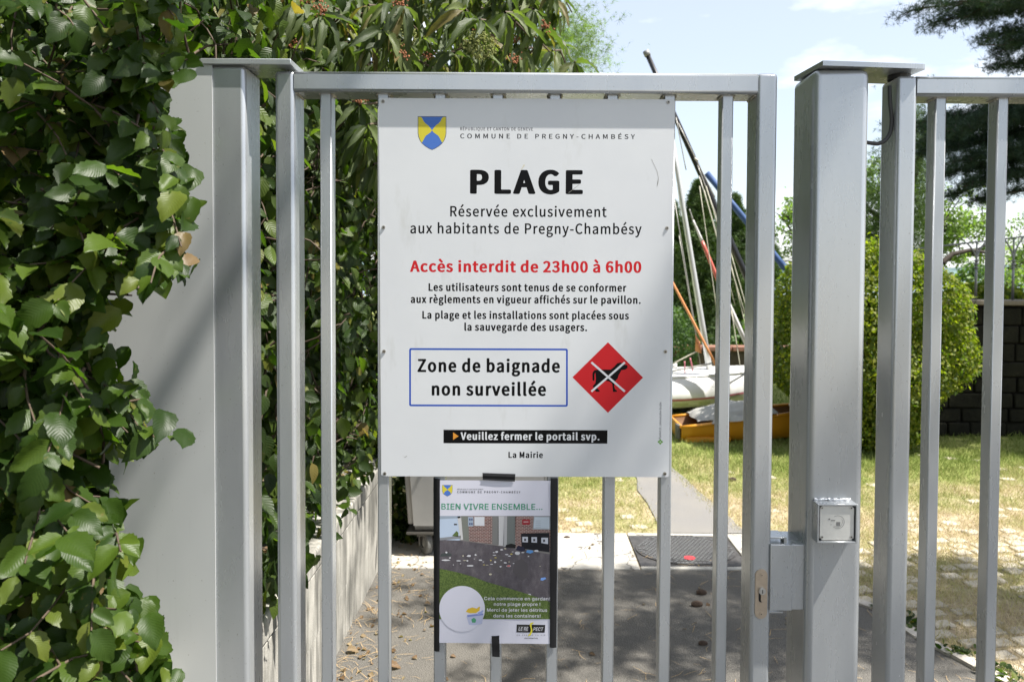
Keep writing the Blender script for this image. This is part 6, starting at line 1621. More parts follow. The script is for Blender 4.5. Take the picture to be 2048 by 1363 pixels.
tube('transom_rail', [(skp(0)[0], skp(0)[1] - .27, .15), (skp(0)[0], skp(0)[1] + .27, .15)], .015, YELB, sk, 8)
box('motor_bracket', 1.475, 1.515, 7.66, 7.74, .03, .17, DARKM, sk, .006, 1)
box('keel_strip', 1.56, 2.0, 7.655, 7.70, 0.0, .05, YELB, sk, .006, 1)
def tarp_mesh(name, x0, x1, y0, y1, z0, h, tilt, parent, seed):
    r = random.Random(seed); bm = bmesh.new(); n, k = 22, 12; g = []
    for j in range(k + 1):
        row = []
        for i in range(n + 1):
            u, v = i / n, j / k
            e = (math.sin(math.pi * u) ** .45) * (math.sin(math.pi * v) ** .5)
            z = z0 + tilt * u + h * e + .012 * math.sin(u * 17 + v * 9 + seed) * e + .010 * math.sin(u * 5 - v * 23) * e
            row.append(bm.verts.new((x0 + (x1 - x0) * u + .015 * math.sin(v * 9), y0 + (y1 - y0) * v + .02 * math.sin(u * 11 + seed), z)))
        g.append(row)
    for j in range(k):
        for i in range(n):
            f = bm.faces.new((g[j][i], g[j][i + 1], g[j + 1][i + 1], g[j + 1][i])); f.smooth = True
    return bm_obj(name, bm, TARP, parent)
ta = empty('tarp', (2.1, 7.9, .2), 'crumpled grey tarp bundled over the orange skiff below the white hull', 'tarp')
tarp_mesh('sheet', 1.68, 2.45, 7.66, 8.2, .20, .10, .09, ta, 1)
tarp_mesh('fold', 1.80, 2.20, 7.62, 8.0, .19, .07, .04, ta, 4)
tube('white_line', [(2.62, 7.85, .33), (2.68, 7.85, .42), (2.70, 7.84, .33), (2.78, 7.84, .35)], .010, GEL, sk, 6)

# ================================================================== VEGETATION
def twig_tubes(segs, name, mat, parent, r=.0025, n=4):
    bm = bmesh.new()
    for pts in segs: add_tube(bm, pts, [r * (1.3 - .8 * k / len(pts)) for k in range(len(pts))], n, False)
    o = bm_obj(name, bm, mat, parent); o['kind'] = 'stuff'
    return o

# ---- hornbeam hedge in the left foreground
bx = np.array([0, 60, 100, 135, 200, 300, 400, 520, 555, 600, 640, 700, 745, 780, 880, 905, 940, 990, 1070, 1150, 1190, 1260, 1300, 1363, 1500])
bv = np.array([430, 445, 425, 385, 325, 362, 368, 388, 385, 265, 190, 185, 205, 300, 350, 300, 225, 235, 300, 285, 205, 330, 335, 330, 330])
BK = np.array([0, 60, 100, 135, 200, 300, 400, 520, 555, 600, 640, 700, 745, 780, 880, 905, 940, 990, 1070, 1150, 1190, 1260, 1300, 1363, 1500])
def hedge_gen(n_tw, y0, y1, xpad0, xmax_off, seed, leaves=(7, 12), sz=(.034, .070), near=0, n2=0):
    r = np.random.default_rng(seed)
    P, A, N, S, segs = [], [], [], [], []
    for it in range(n_tw + n2):
        Y = r.uniform(y0, y1)
        py = r.uniform(-120, 1480)
        bnd = np.interp(py, bv * 0 + np.array([0, 60, 100, 135, 200, 300, 400, 520, 555, 600, 640, 700, 745, 780, 880, 905, 940, 990, 1070, 1150, 1190, 1260, 1300, 1363, 1500]), bv)
        lim = bnd + xmax_off
        px = r.uniform(xpad0, lim - 20) if it < n_tw else r.uniform(lim - 170, lim - 25)
        if math.sin(px / 38. + 2.1 * math.sin(py / 61.)) * math.sin(py / 47. + 1.7 * math.sin(px / 53.)) + .25 * math.sin(px / 19. + py / 23.) < -.12: continue
        Y -= .20 * (py + 60) / F * 1.6
        p = np.array(W(px, py, Y))
        d = np.array([r.normal(.35, .5), r.normal(-.45, .35), r.normal(.0, .45)]); d /= np.linalg.norm(d)
        L = r.uniform(.12, .26); k = r.integers(*leaves); pts = [p]
        side = 1
        for i in range(k):
            d = d + r.normal(0, .10, 3) + np.array([0, 0, -.04]); d /= np.linalg.norm(d)
            p = p + d * L / k; pts.append(p.copy())
            lat = np.cross(d, [0, 0, 1.]) * side; side = -side
            ax = d * .55 + lat * .75 + r.normal(0, .25, 3) + np.array([0, 0, -.42])
            nm = np.array([.5, -.4, .9]) + r.normal(0, .42, 3)
            q = project(p + ax / np.linalg.norm(ax) * .06)
            lim2 = np.interp(q[1], np.array([0, 60, 100, 135, 200, 300, 400, 520, 555, 600, 640, 700, 745, 780, 880, 905, 940, 990, 1070, 1150, 1190, 1260, 1300, 1363, 1500]), bv)
            if q[0] > lim2 + xmax_off + 14 * math.sin(q[1] / 17.) + r.uniform(-22, 16) or p[1] > y1 + .02 or p[1] < y0 - .5: continue
            P.append(p.copy()); A.append(ax); N.append(nm); S.append(r.uniform(*sz))
        keep = []
        for q_ in pts[::2]:
            e_ = project(q_)
            if e_[0] > np.interp(e_[1], BK, bv) + xmax_off - 22: break
            keep.append(Vector(q_))
        if len(keep) > 1: segs.append(keep)
    return np.array(P), np.array(A), np.array(N), np.array(S), segs
hl = empty('hornbeam_hedge', (-1.1, 1.7, 0), 'dense sunlit hornbeam hedge with toothed leaves in the left foreground, over the grey panel', 'hedge')
HB = [leaf_base('ovate', 10, 4, s, c, f) for s, c, f in ((1, .12, .20), (2, .28, .12), (3, .05, .30), (4, .40, .18), (5, .2, -.1))]
HL = [leaf_base('ovate', 5, 2, s, c, f) for s, c, f in ((6, .15, .2), (7, .35, .1), (8, .0, .3))]
Pf, Af, Nf, Sf, sg1 = hedge_gen(520, 1.46, 1.74, -260, 4, 21, n2=420)
okf = Pf[:, 1] < 1.815
Pf, Af, Nf, Sf = Pf[okf], Af[okf], Nf[okf], Sf[okf]
Rf = frames(Af, Nf)
pxy = project(Pf)
inview = (pxy[0] > -30) & (pxy[0] < 520) & (pxy[1] > -40) & (pxy[1] < 1400)
order = np.argsort(Pf[:, 1] / Sf * .05 + (~inview) * 100)
a_, b_ = order[:290], order[290:]
leaf_parts('leaf', HB, Pf[a_], Rf[a_], Sf[a_], HORN, hl)
tag(link('leaf', cloud_mesh('leaf', HB, Pf[b_], Rf[b_], Sf[b_], HORN), None, hl), kind='stuff')
# deeper foliage: behind the first layer and past the edge of the panel
def fill_box(n, lo, hi, sz, bases, r=rng, down=.4, nm=(.3, -.4, .9)):
    P = r.uniform(lo, hi, (n, 3)); A = r.normal(size=(n, 3)) * .7 + [0, -.2, -down]; N_ = np.array(nm) + r.normal(0, .5, (n, 3))
    return P, frames(A, N_), r.uniform(*sz, n)
P, R, S = fill_box(12500, (-2.2, 1.56, .5), (-.60, 2.7, 2.6), (.05, .085), HL)
q = project(P)
lim = np.interp(q[1], np.array([0, 60, 100, 135, 200, 300, 400, 520, 555, 600, 640, 700, 745, 780, 880, 905, 940, 990, 1070, 1150, 1190, 1260, 1300, 1363, 1500]), bv)
pan = W(214, 640, 1.86).x
ok0 = P[:, 1] > 1.74 - .17 * np.clip(2.1 - P[:, 2], 0, 2)
ok = ok0 & np.where(P[:, 1] < 1.80, q[0] < lim - 35, P[:, 0] < pan - .07) & ~((P[:, 1] > 1.79) & (P[:, 1] < 1.9) & (P[:, 0] > pan - .08))
tag(link('inner_foliage', cloud_mesh('inner_foliage', HL, P[ok], R[ok], S[ok], HORN), None, hl), kind='stuff')
twig_tubes(sg1, 'twig', TWIG, hl, .0022)
segs = []
for _ in range(70):
    x = random.uniform(-1.7, -.75); y = random.uniform(1.66, 1.8); z = random.uniform(.6, 2.3)
    pts = [Vector((x, y, z))]
    d = Vector((random.uniform(-.5, .9), random.uniform(-.4, .2), random.uniform(-.3, .6))).normalized()
    for k in range(5):
        d = (d + Vector((random.gauss(0, .25), random.gauss(0, .15), random.gauss(0, .25)))).normalized(); pts.append(pts[-1] + d * .06)
    qs = [project(np.array(p_)) for p_ in pts]; q = max(qs, key=lambda t: t[0])
    if q[0] < np.interp(q[1], [0, 60, 135, 200, 400, 555, 640, 745, 880, 940, 1070, 1190, 1260, 1500], [430, 455, 400, 345, 392, 400, 225, 240, 360, 262, 335, 245, 360, 345]) - 60 and pts[-1].y < 1.83: segs.append(pts)
twig_tubes(segs, 'branch', TWIG, hl, .0032, 6)
for (px, py, s_) in ((545 / 2, 470 / 2, .045), (215 / 2, 860 / 2, .05), (120 / 2, 900 / 2, .05), (265 / 2, 755, .05), (600 / 2, 375, .035), (455 / 2, 390 / 2, .06)):
    p = np.array([W(px, py, 1.57)]); o_ = cloud_mesh('dry_leaf', [leaf_base('ovate', 10, 4, int(px), .9, .8)], p, frames(np.array([[.2, -.1, -1.]]), np.array([[.5, -.8, .2]])), np.array([s_]), DRYLEAF)
    link('dry_leaf', o_, None, hl)

# ---- mixed hedge standing on the retaining wall behind the gate
mh2 = empty('leafy_hedge', (-1.2, 3.5, .5), 'shady climbing hedge spilling over the concrete wall behind the left gate bars', 'hedge')
IV = [leaf_base('ovate', 5, 2, s, c, f) for s, c, f in ((11, .2, .2), (12, .35, .12), (13, .05, .3))]
IVh = [leaf_base('ovate', 8, 4, s, c, f) for s, c, f in ((14, .2, .2), (15, .35, .12), (16, .05, .3))]
n = 6500
P = np.stack([rng.normal(-.86, .07, n), rng.uniform(2.05, 5.3, n), rng.uniform(.5, 2.7, n)], 1)
bulge = .07 * np.sin(P[:, 1] * 4.1 + 1) * np.sin(P[:, 2] * 5.3) + .05 * np.sin(P[:, 1] * 9 + P[:, 2] * 7)
P[:, 0] += bulge
P[:, 0] = np.where(P[:, 2] < .6, np.minimum(P[:, 0], -.86), P[:, 0])
hole = np.sin(P[:, 1] * 6.3 + 2.2 * np.sin(P[:, 2] * 4)) * np.sin(P[:, 2] * 7.7 + P[:, 1] * 3)
P = P[(hole > -.12) | (rng.uniform(size=n) < .12)]
A = rng.normal(size=(len(P), 3)) * .5 + [.25, -.1, -.7]; N_ = np.array([.7, -.4, .75]) + rng.normal(0, .45, (len(P), 3))
R = frames(A, N_); S = rng.uniform(.045, .085, len(P))
q = project(P); pick = np.where((q[0] > 520) & (q[0] < 790) & (q[1] > 0) & (q[1] < 1250))[0]
pick = pick[np.argsort(-P[pick][:, 0])][:120]
mask = np.zeros(len(P), bool); mask[pick] = True
leaf_parts('leaf', IVh, P[mask], R[mask], S[mask], IVY, mh2)
tag(link('leaf', cloud_mesh('leaf', IV, P[~mask], R[~mask], S[~mask], IVY), None, mh2), kind='stuff')
P, R, S = fill_box(13000, (-2.4, 2.05, .5), (-1.08, 6.2, 2.9), (.06, .10), IV)
tag(link('inner_foliage', cloud_mesh('inner_foliage', IV, P, R, S, IVY), None, mh2), kind='stuff')
P, R, S = fill_box(5000, (-1.6, 5.2, .0), (-.1, 6.3, 2.9), (.06, .10), IV)
tag(link('inner_foliage', cloud_mesh('inner_foliage', IV, P, R, S, IVY), None, mh2), kind='stuff')
P, R, S = fill_box(260, (-.80, 4.75, .0), (-.60, 5.2, .5), (.04, .07), IV)
tag(link('inner_foliage', cloud_mesh('inner_foliage', IV, P, R, S, IVY), None, mh2), kind='stuff')
P, R, S = fill_box(90, (-.76, 4.66, .0), (-.64, 4.9, .12), (.04, .07), IVh)
tag(link('ivy_leaf', cloud_mesh('ivy_leaf', IVh, P, R, S, IVY), None, mh2), kind='stuff')
segs = []
for _ in range(240):
    p = Vector((random.uniform(-1.0, -.84), random.uniform(2.1, 4.9), random.uniform(.56, 2.4))); pts = [p]; d = Vector((random.uniform(-.1, .5), random.gauss(0, .7), random.gauss(.1, .5))).normalized()
    for k in range(6): d = (d + Vector((random.gauss(-.05, .2), random.gauss(0, .3), random.gauss(0, .3)))).normalized(); pts.append(pts[-1] + d * .05)
    segs.append(pts)
twig_tubes(segs, 'twig', TWIG, mh2, .0035, 5)
P = np.stack([rng.uniform(-1.05, -.80, 150), rng.uniform(2.1, 4.6, 150), np.full(150, .572)], 1)
tag(link('fallen_leaves', cloud_mesh('fallen_leaves', IV, P, frames(rv(150) * [1, 1, .15], np.tile([0, 0, 1.], (150, 1)) + rv(150) * .3), rng.uniform(.02, .05, 150), DRYLEAF)), label='dry brown leaves lying on the coping of the retaining wall', cat='dead leaves', kind='stuff')

# ---- viburnum
vb = empty('viburnum_bush', (-.9, 5.35, 0), 'tall viburnum with long drooping wrinkled leaves and rust buds above the gate rail', 'bush')
VB = [leaf_base('lance', 9, 4, s, c, f) for s, c, f in ((21, .35, .5), (22, .55, .35), (23, .15, .6), (24, .7, .4))]
VBw = [(V * [1.7, 1, 1], F_, U) for V, F_, U in VB[:2]]
VB = [(V * [.86, 1, 1], F_, U) for V, F_, U in VB]
def in_vib(px, py):
    return px < 1135 - 25 * math.sin(py / 22) + (30 if py > 90 else 0)
clusters = []
r = np.random.default_rng(5)
for _ in range(4000):
    if len(clusters) >= 135: break
    px = r.uniform(400, 1150); py = r.uniform(-90, 135); Y = r.uniform(2.75, 3.6) + abs(r.normal(0, .25))
    if not in_vib(px, py): continue
    clusters.append((px, py, Y))
for _ in range(7): clusters.append((r.uniform(700, 752), r.uniform(190, 330), r.uniform(2.9, 3.3)))
clusters += [(640, 30, 2.75), (600, 10, 2.8), (960, 40, 2.75), (930, 20, 2.8), (1010, 25, 2.85), (765, 60, 2.8), (790, 95, 2.85), (1085, 60, 3.0), (735, 250, 2.75), (720, 210, 2.8)]
P, A, N_, S = [], [], [], []
buds = []; segs = []
for (px, py, Y) in clusters:
    c = np.array(W(px, py, Y)); k = r.integers(5, 9); ph = r.uniform(0, 6)
    for i in range(k):
        a = ph + 2 * math.pi * i / k + r.normal(0, .25)
        el = r.uniform(-1.25, -.1)
        ax = np.array([math.cos(a) * math.cos(el), math.sin(a) * math.cos(el) * .8 - .15, math.sin(el)])
        P.append(c + ax * .008); A.append(ax); N_.append(np.array([.35, -.35, 1.]) + r.normal(0, .3, 3)); S.append(r.uniform(.10, .175))
    if r.uniform() < .30: buds.append(c)
    segs.append([Vector(c), Vector(c) + Vector((r.normal(0, .04), .10, .03)), Vector(c) + Vector((r.normal(0, .07), .22, -.02))])
P, A, N_, S = map(np.array, (P, A, N_, S))
R = frames(A, N_)
q = project(P); dist = P[:, 1]
vis_ = (q[0] > 380) & (q[0] < 1200) & (q[1] > -30) & (q[1] < 340)
order = np.argsort(dist + (~vis_) * 50)
leaf_parts('leaf', VB, P[order[:290]], R[order[:290]], S[order[:290]], VIB, vb)
tag(link('leaf', cloud_mesh('leaf', VB, P[order[290:]], R[order[290:]], S[order[290:]], VIB), None, vb), kind='stuff')
# deep foliage of the crown
n = 9000
P = np.stack([r.uniform(-2.6, .5, n), r.uniform(3.9, 5.6, n), r.uniform(1.9, 4.4, n)], 1)
q = project(P)
okk = (q[0] < np.where(q[1] > 90, 1150, 1110) - 20) 
# keep the crown rounded above the sign and clear of the sight to the sky on the right
P = P[okk]; A = r.normal(size=(len(P), 3)) * .6 + [0, -.1, -.7]; N_ = np.array([.2, -.4, .9]) + r.normal(0, .5, (len(P), 3))
tag(link('inner_foliage', cloud_mesh('inner_foliage', [leaf_base('lance', 4, 2, 31, .4, .4), leaf_base('lance', 4, 2, 32, .2, .3)], P, frames(A, N_), r.uniform(.10, .17, len(P)), VIB), None, vb), kind='stuff')
twig_tubes(segs, 'twig', TWIG, vb, .004, 5)
for i in range(4):
    x = -1.15 + .28 * i
    tube('stem', [(x * .8 - .2, 5.3, 0), (x, 5.0 - .1 * i, 1.0), (x, 4.8, 2.0), (x - .05, 4.7, 3.0)], [.035, .03, .022, .01], BARK, vb, 8)
bm = bmesh.new()
for c in buds + [np.array(W(642, 22, 2.72)), np.array(W(803, 15, 2.78)), np.array(W(803, 122, 2.8)), np.array(W(1090, 60, 2.9)), np.array(W(1030, 125, 2.9))]:
    for _ in range(26):
        o_ = r.normal(0, .012, 3) * np.array([1, 1, .7])
        m4 = Matrix.Translation(Vector(c + o_ + [0, -.01, .012]))
        bmesh.ops.create_icosphere(bm, subdivisions=1, radius=float(r.uniform(.0025, .0045)), matrix=m4)
tag(bm_obj('bud_cluster', bm, BUD, vb), kind='stuff')
bm = bmesh.new()
c = np.array(W(962, 92, 2.70))
for _ in range(420):
    o_ = r.normal(0, 1, 3); o_ /= np.linalg.norm(o_); o_ *= np.array([.048, .034, .040]) * (1 + .15 * r.normal())
    bmesh.ops.create_icosphere(bm, subdivisions=1, radius=float(r.uniform(.0026, .0040)), matrix=Matrix.Translation(Vector(c + o_)))
tag(bm_obj('berry_cluster', bm, BERRY, vb), kind='stuff')
bm = bmesh.new()
c = np.array(W(805, 70, 3.0))
for _ in range(300):
    o_ = r.normal(0, 1, 3); o_ /= np.linalg.norm(o_); o_ *= [.05, .03, .05]
    bmesh.ops.create_icosphere(bm, subdivisions=1, radius=.0034, matrix=Matrix.Translation(Vector(c + o_)))
tag(bm_obj('berry_cluster', bm, BERRY, vb), kind='stuff')
# feathery bush just behind the viburnum edge
fb = empty('feathery_shrub', (.2, 6.3, 0), 'pale feathery shrub peeping out past the right edge of the viburnum', 'shrub')
Tf = [tuft_base(9, s, .06) for s in (1, 2, 3)]
n = 1500
P = np.stack([r.normal(.30, .16, n), r.normal(6.0, .15, n), r.normal(3.30, .16, n)], 1)
tag(link('foliage', cloud_mesh('foliage', Tf, P, frames(rv(n), rv(n)), r.uniform(.03, .06, n), OLIVE, False), None, fb), kind='stuff')
tube('stem', [(.1, 6.3, 0), (.15, 6.2, 1.6), (.28, 6.0, 3.2)], [.04, .03, .01], BARK, fb, 8)

# ---- clipped hedge on the right
ch = empty('clipped_hedge', (3.25, 7.45, 0), 'rounded clipped hedge with bright yellow green leaves between the gate posts', 'hedge')
LB = [leaf_base('ivy', 3, 2, s, c, f) for s, c, f in ((41, .2, .2), (42, .1, .3), (43, .35, .1))]
def rounded_cloud(n, c, h, p=3.0, jit=.045, zmin=0.0, r=rng):
    d = rv(n); k = (np.abs(d) ** p).sum(1) ** (-1 / p)
    s = d * k[:, None]
    nrm = np.sign(s) * np.abs(s) ** (p - 1); nrm /= np.linalg.norm(nrm / np.array(h), axis=1)[:, None]; nrm = nrm / np.array(h)
    nrm /= np.linalg.norm(nrm, axis=1)[:, None]
    P = np.array(c) + s * np.array(h) * (1 - np.abs(r.normal(0, jit, n))[:, None])
    P += r.normal(0, .018, (n, 3))
    return P, nrm
cc, hh = (3.20, 7.42, .97), (.91, .55, .96)
P, nr = rounded_cloud(21000, cc, hh, 2.5, .06)
wob = .05 * np.sin(P[:, 0] * 7 + P[:, 2] * 5) + .04 * np.sin(P[:, 2] * 9 + 1)
P = P + nr * wob[:, None]
taper = np.clip((.95 - P[:, 2]) / .95, 0, 1) ** 1.5
P[:, 0] -= (P[:, 0] - cc[0]) * .42 * taper
ok = P[:, 2] > .04
P, nr = P[ok], nr[ok]
A = rng.normal(size=(len(P), 3)) * .6 + nr * .3 + [0, 0, -.35]
R = frames(A, nr + rng.normal(0, .45, (len(P), 3)) + [0, 0, .3]); S = rng.uniform(.028, .047, len(P))
fr_ = np.where(P[:, 1] < 7.1)[0][:280]
mask = np.zeros(len(P), bool); mask[fr_] = True
leaf_parts('leaf', [leaf_base('ivy', 4, 2, 44, .2, .2), leaf_base('ivy', 4, 2, 45, .1, .3)], P[mask], R[mask], S[mask], BOX_L, ch)
tag(link('foliage', cloud_mesh('foliage', LB, P[~mask], R[~mask], S[~mask], BOX_L), None, ch), kind='stuff')
P, nr = rounded_cloud(3500, cc, tuple(h * .85 for h in hh), 2.5, .25)
P = P[P[:, 2] > .05]
P[:, 0] -= (P[:, 0] - cc[0]) * .42 * np.clip((.95 - P[:, 2]) / .95, 0, 1) ** 1.5
tag(link('inner_foliage', cloud_mesh('inner_foliage', LB, P, frames(rv(len(P)), rv(len(P))), rng.uniform(.06, .09, len(P)), BOX_L), None, ch), kind='stuff')
bm = bmesh.new()
for k in range(9):
    a = random.uniform(0, 6.28); x = 3.24 + random.uniform(-.3, .3); y = 7.45 + random.uniform(-.2, .2)
    add_tube(bm, [(x, y, 0), (x + .1 * math.cos(a), y + .1 * math.sin(a), .5), (x + .3 * math.cos(a), y + .25 * math.sin(a), 1.3)], [.02, .014, .006], 6)
bm_obj('stem', bm, DARKBARK, ch)

# ---- small round bush near the boats
sb = empty('round_bush', (1.72, 10.6, 0), 'small round clipped green bush just right of the beach sign, behind the boats', 'bush')
SBL = leaf_mat('round_bush_leaf', [(0.0, (0.05, 0.095, 0.03)), (0.6, (0.08, 0.135, 0.045)), (1.0, (0.12, 0.18, 0.06))], veins=5, trans=.25, spots=False)
P, nr = rounded_cloud(6500, (1.70, 10.6, .66), (.60, .55, .60), 2.3, .05)
ok = P[:, 2] > .03
tag(link('foliage', cloud_mesh('foliage', LB, P[ok], frames(rv(ok.sum()), nr[ok] + rng.normal(0, .5, (ok.sum(), 3))), rng.uniform(.03, .048, ok.sum()), SBL), None, sb), kind='stuff')
P, nr = rounded_cloud(900, (1.70, 10.6, .66), (.5, .45, .5), 2.3, .2); P = P[P[:, 2] > .03]
tag(link('inner_foliage', cloud_mesh('inner_foliage', LB, P, frames(rv(len(P)), rv(len(P))), rng.uniform(.05, .09, len(P)), SBL), None, sb), kind='stuff')
tube('stem', [(1.7, 10.6, 0), (1.7, 10.6, .5)], .02, DARKBARK, sb, 6)

# ---- dark conifers behind the masts
TB = [tuft_base(7, s, .16) for s in (5, 6, 7)]
def conifer(name, label, x, y, h, w, n, seed, grp='dark conifers behind the masts'):
    r = np.random.default_rng(seed)
    e = empty(name, (x, y, 0), label, 'tree', grp)
    tube('trunk', [(x, y, 0), (x + .03, y, h * .5), (x, y, h * .93)], [.09 * w + .02, .06, .012], DARKBARK, e, 8)
    lobes = [(r.uniform(0, 2 * math.pi), t * h, r.uniform(.7, 1.2)) for t in np.linspace(.03, .96, 58)]
    P = []
    for (a, z, k) in lobes:
        t = z / h; rad = w * (1 - t ** 2.2) * k * .72 + .05
        c = np.array([x + rad * .62 * math.cos(a), y + rad * .62 * math.sin(a), z])
        m_ = int(n / 58); d = rv(m_); d[:, 2] *= 1.5
        P.append(c + d * (rad * .55 + .06) * r.uniform(.75, 1.0, (m_, 1)))
    P = np.vstack(P); P = P[P[:, 2] > .02]
    ax = rv(len(P)) * .5 + [0, 0, .6]
    tag(link('crown', cloud_mesh('crown', TB, P, frames(ax, rv(len(P))), r.uniform(.05, .10, len(P)), CONI, False), None, e), kind='stuff')
    return e
cz = lambda py, Y: 1.6 + (552 - py) / F * Y
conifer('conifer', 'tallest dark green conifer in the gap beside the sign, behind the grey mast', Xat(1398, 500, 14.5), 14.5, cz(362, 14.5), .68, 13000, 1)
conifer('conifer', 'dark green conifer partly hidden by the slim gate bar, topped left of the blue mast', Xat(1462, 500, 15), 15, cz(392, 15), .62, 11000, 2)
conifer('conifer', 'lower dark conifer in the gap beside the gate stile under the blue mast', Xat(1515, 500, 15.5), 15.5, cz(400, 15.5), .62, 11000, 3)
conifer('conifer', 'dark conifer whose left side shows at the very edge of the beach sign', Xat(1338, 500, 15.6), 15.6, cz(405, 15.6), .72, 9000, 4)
db = empty('dark_shrubs', (3.5, 14.2, 0), 'low dark shrubs filling the foot of the conifers behind the garden wall', 'shrub')
P = rng.uniform((1.6, 13.9, 0), (6.2, 14.6, .95), (6500, 3)); P[:, 2] *= .7 + .3 * np.sin(P[:, 0] * 5)
tag(link('foliage', cloud_mesh('foliage', LB, P, frames(rv(len(P)), rv(len(P))), rng.uniform(.05, .09, len(P)), SBL), None, db), kind='stuff')

# ---- pale loose trees
def loose_tree(label, x, y, trunk_h, blobs, n, seed, leaf=.085, name='pale_tree', mat=OLIVE, grp=None):
    r = np.random.default_rng(seed); e = empty(name, (x, y, 0), label, 'tree', grp)
    bm = bmesh.new()
    base = Vector((x, y, 0)); fork = Vector((x + .1, y, trunk_h))
    add_tube(bm, [base, base.lerp(fork, .5) + Vector((.08, 0, 0)), fork], [.16, .12, .10], 8)
    P = []
    for (bx_, by_, bz_, rad) in blobs:
        c = Vector((bx_, by_, bz_)); mid = fork.lerp(c, .5) + Vector((r.normal(0, .25), 0, r.normal(.1, .2)))
        add_tube(bm, [fork, mid, c], [.08, .05, .02], 6)
        for _ in range(9):
            d = Vector(rv(1)[0]) * rad * .9
            add_tube(bm, [mid.lerp(c, r.uniform(.3, 1)), c + d * .5 + Vector((0, 0, .05)), c + d], [.025, .014, .004], 4)
        k = int(n * rad ** 2); sub_ = 14
        cl = np.array(c) + rv(sub_) * rad * r.uniform(.3, 1, (sub_, 1)) ** .5
        idx = r.integers(0, sub_, k)
        P.append(cl[idx] + r.normal(0, rad * .17, (k, 3)))
    bmesh.ops.recalc_face_normals(bm, faces=bm.faces)
    bm_obj('trunk', bm, DARKBARK, e)
    P = np.vstack(P)
    tag(link('crown', cloud_mesh('crown', LB, P, frames(rv(len(P)), np.tile([0, 0, 1.], (len(P), 1)) + rv(len(P))), r.uniform(leaf * .7, leaf * 1.2, len(P)), mat), None, e), kind='stuff')
    return e
def WB(px, py, Y, rad): p = W(px, py, Y); return (p.x, p.y, p.z, rad)
loose_tree('pale green loose tree whose crown shows in the gap between gate stile and thick post', 7.0, 20, 1.4, [WB(1578, 455, 20, .62), WB(1590, 520, 20, .45), WB(1612, 410, 20.3, .5), WB(1640, 470, 20.3, .8), WB(1575, 430, 20, .3)], 1700, 1)
loose_tree('pale green spreading tree behind the trellis, under the cedar limbs', 9.6, 20.5, 1.5, [WB(1775, 350, 20.5, .75), WB(1760, 430, 20.5, .6), WB(1745, 500, 20.3, .5), WB(1830, 400, 20.5, .8), WB(1900, 430, 20.5, .9), WB(1925, 480, 20.5, .75), WB(1965, 445, 20.5, .55), WB(1880, 500, 20.5, .5), WB(1985, 500, 20.4, .4)], 1750, 2)
loose_tree('distant pale tree at the right edge of the picture below the cedar', 15.0, 26, 1.5, [WB(2060, 480, 26, .9), WB(2020, 540, 26, .8), WB(2100, 540, 26, 1.0)], 1500, 3)
# shrubs beyond the wall
def shrub(label, x, y, z, h, n, seed, mat, name='garden_shrub'):
    e = empty(name, (x, y, 0), label, 'shrub')
    P, nr = rounded_cloud(n, (x, y, z), h, 2.2, .12); P = P[P[:, 2] > 0]
    tag(link('foliage', cloud_mesh('foliage', LB, P, frames(rv(len(P)), rv(len(P)) + [0, 0, .5]), rng.uniform(.05, .08, len(P)), mat), None, e), kind='stuff')
    tube('stem', [(x, y, 0), (x, y, z)], .03, DARKBARK, e, 6)
shrub('yellow green shrub just behind the trellis posts, at wall top', 5.35, 9.3, .95, (.75, .35, .58), 6000, 1, BOX_L)
shrub('second yellow green shrub behind the trellis at the right edge', 6.4, 9.4, .93, (.8, .35, .56), 5000, 2, BOX_L)
shrub('dark green shrub between clipped hedge and trellis, in front of the lake', 8.2, 14.5, .75, (.55, .5, 1.1), 5000, 3, SBL)
shrub('pale green shrub by the lake right of the trellis post', 9.7, 15.5, .8, (.9, .5, 1.0), 5000, 4, OLIVE)

# ---- cedars : limbs as flat sprays of needle tufts
CT = [tuft_base(10, s, .07, 1.0) for s in (11, 12, 13)]
def cedar_limb(bm, P, a, b, width, r, dens=1.0, sag=.15, rad=.05, t0=.12):
    a, b = Vector(a), Vector(b); L = (b - a).length; d = (b - a) / L
    side = d.cross(Vector((0, 0, 1))).normalized()
    n = 12
    pts = [a.lerp(b, t) + Vector((0, 0, sag * math.sin(math.pi * t) + r.normal(0, .02))) for t in np.linspace(0, 1, n)]
    add_tube(bm, pts, [rad * (1 - .85 * t) for t in np.linspace(0, 1, n)], 6, False)
    m_ = int(L * 13 * dens * (1 - t0) / .88)
    for i in range(m_):
        t = r.uniform(t0, 1.0); k = min(n - 2, int(t * (n - 1))); p = pts[k].lerp(pts[k + 1], t * (n - 1) - k)
        s = side * (1 if i % 2 else -1)
        l2 = width * (1 - .55 * t) * r.uniform(.5, 1.1)
        dd = (s * 1.0 + d * r.uniform(.3, .9) + Vector((0, 0, r.normal(-.05, .16)))).normalized()
        q_ = [p, p + dd * l2 * .5 + Vector((0, 0, .03)), p + dd * l2 + Vector((0, 0, -.05 * l2))]
        add_tube(bm, q_, [.011, .007, .003], 4, False)
        for _ in range(int(l2 * 95) + 4):
            u = r.uniform(.1, 1.05)
            c = q_[0].lerp(q_[2], u) + Vector((0, 0, .03 * math.sin(3.1 * min(1, u))))
            P.append(np.array(c) + r.normal(0, .055, 3) * np.array([1, 1, .8]))
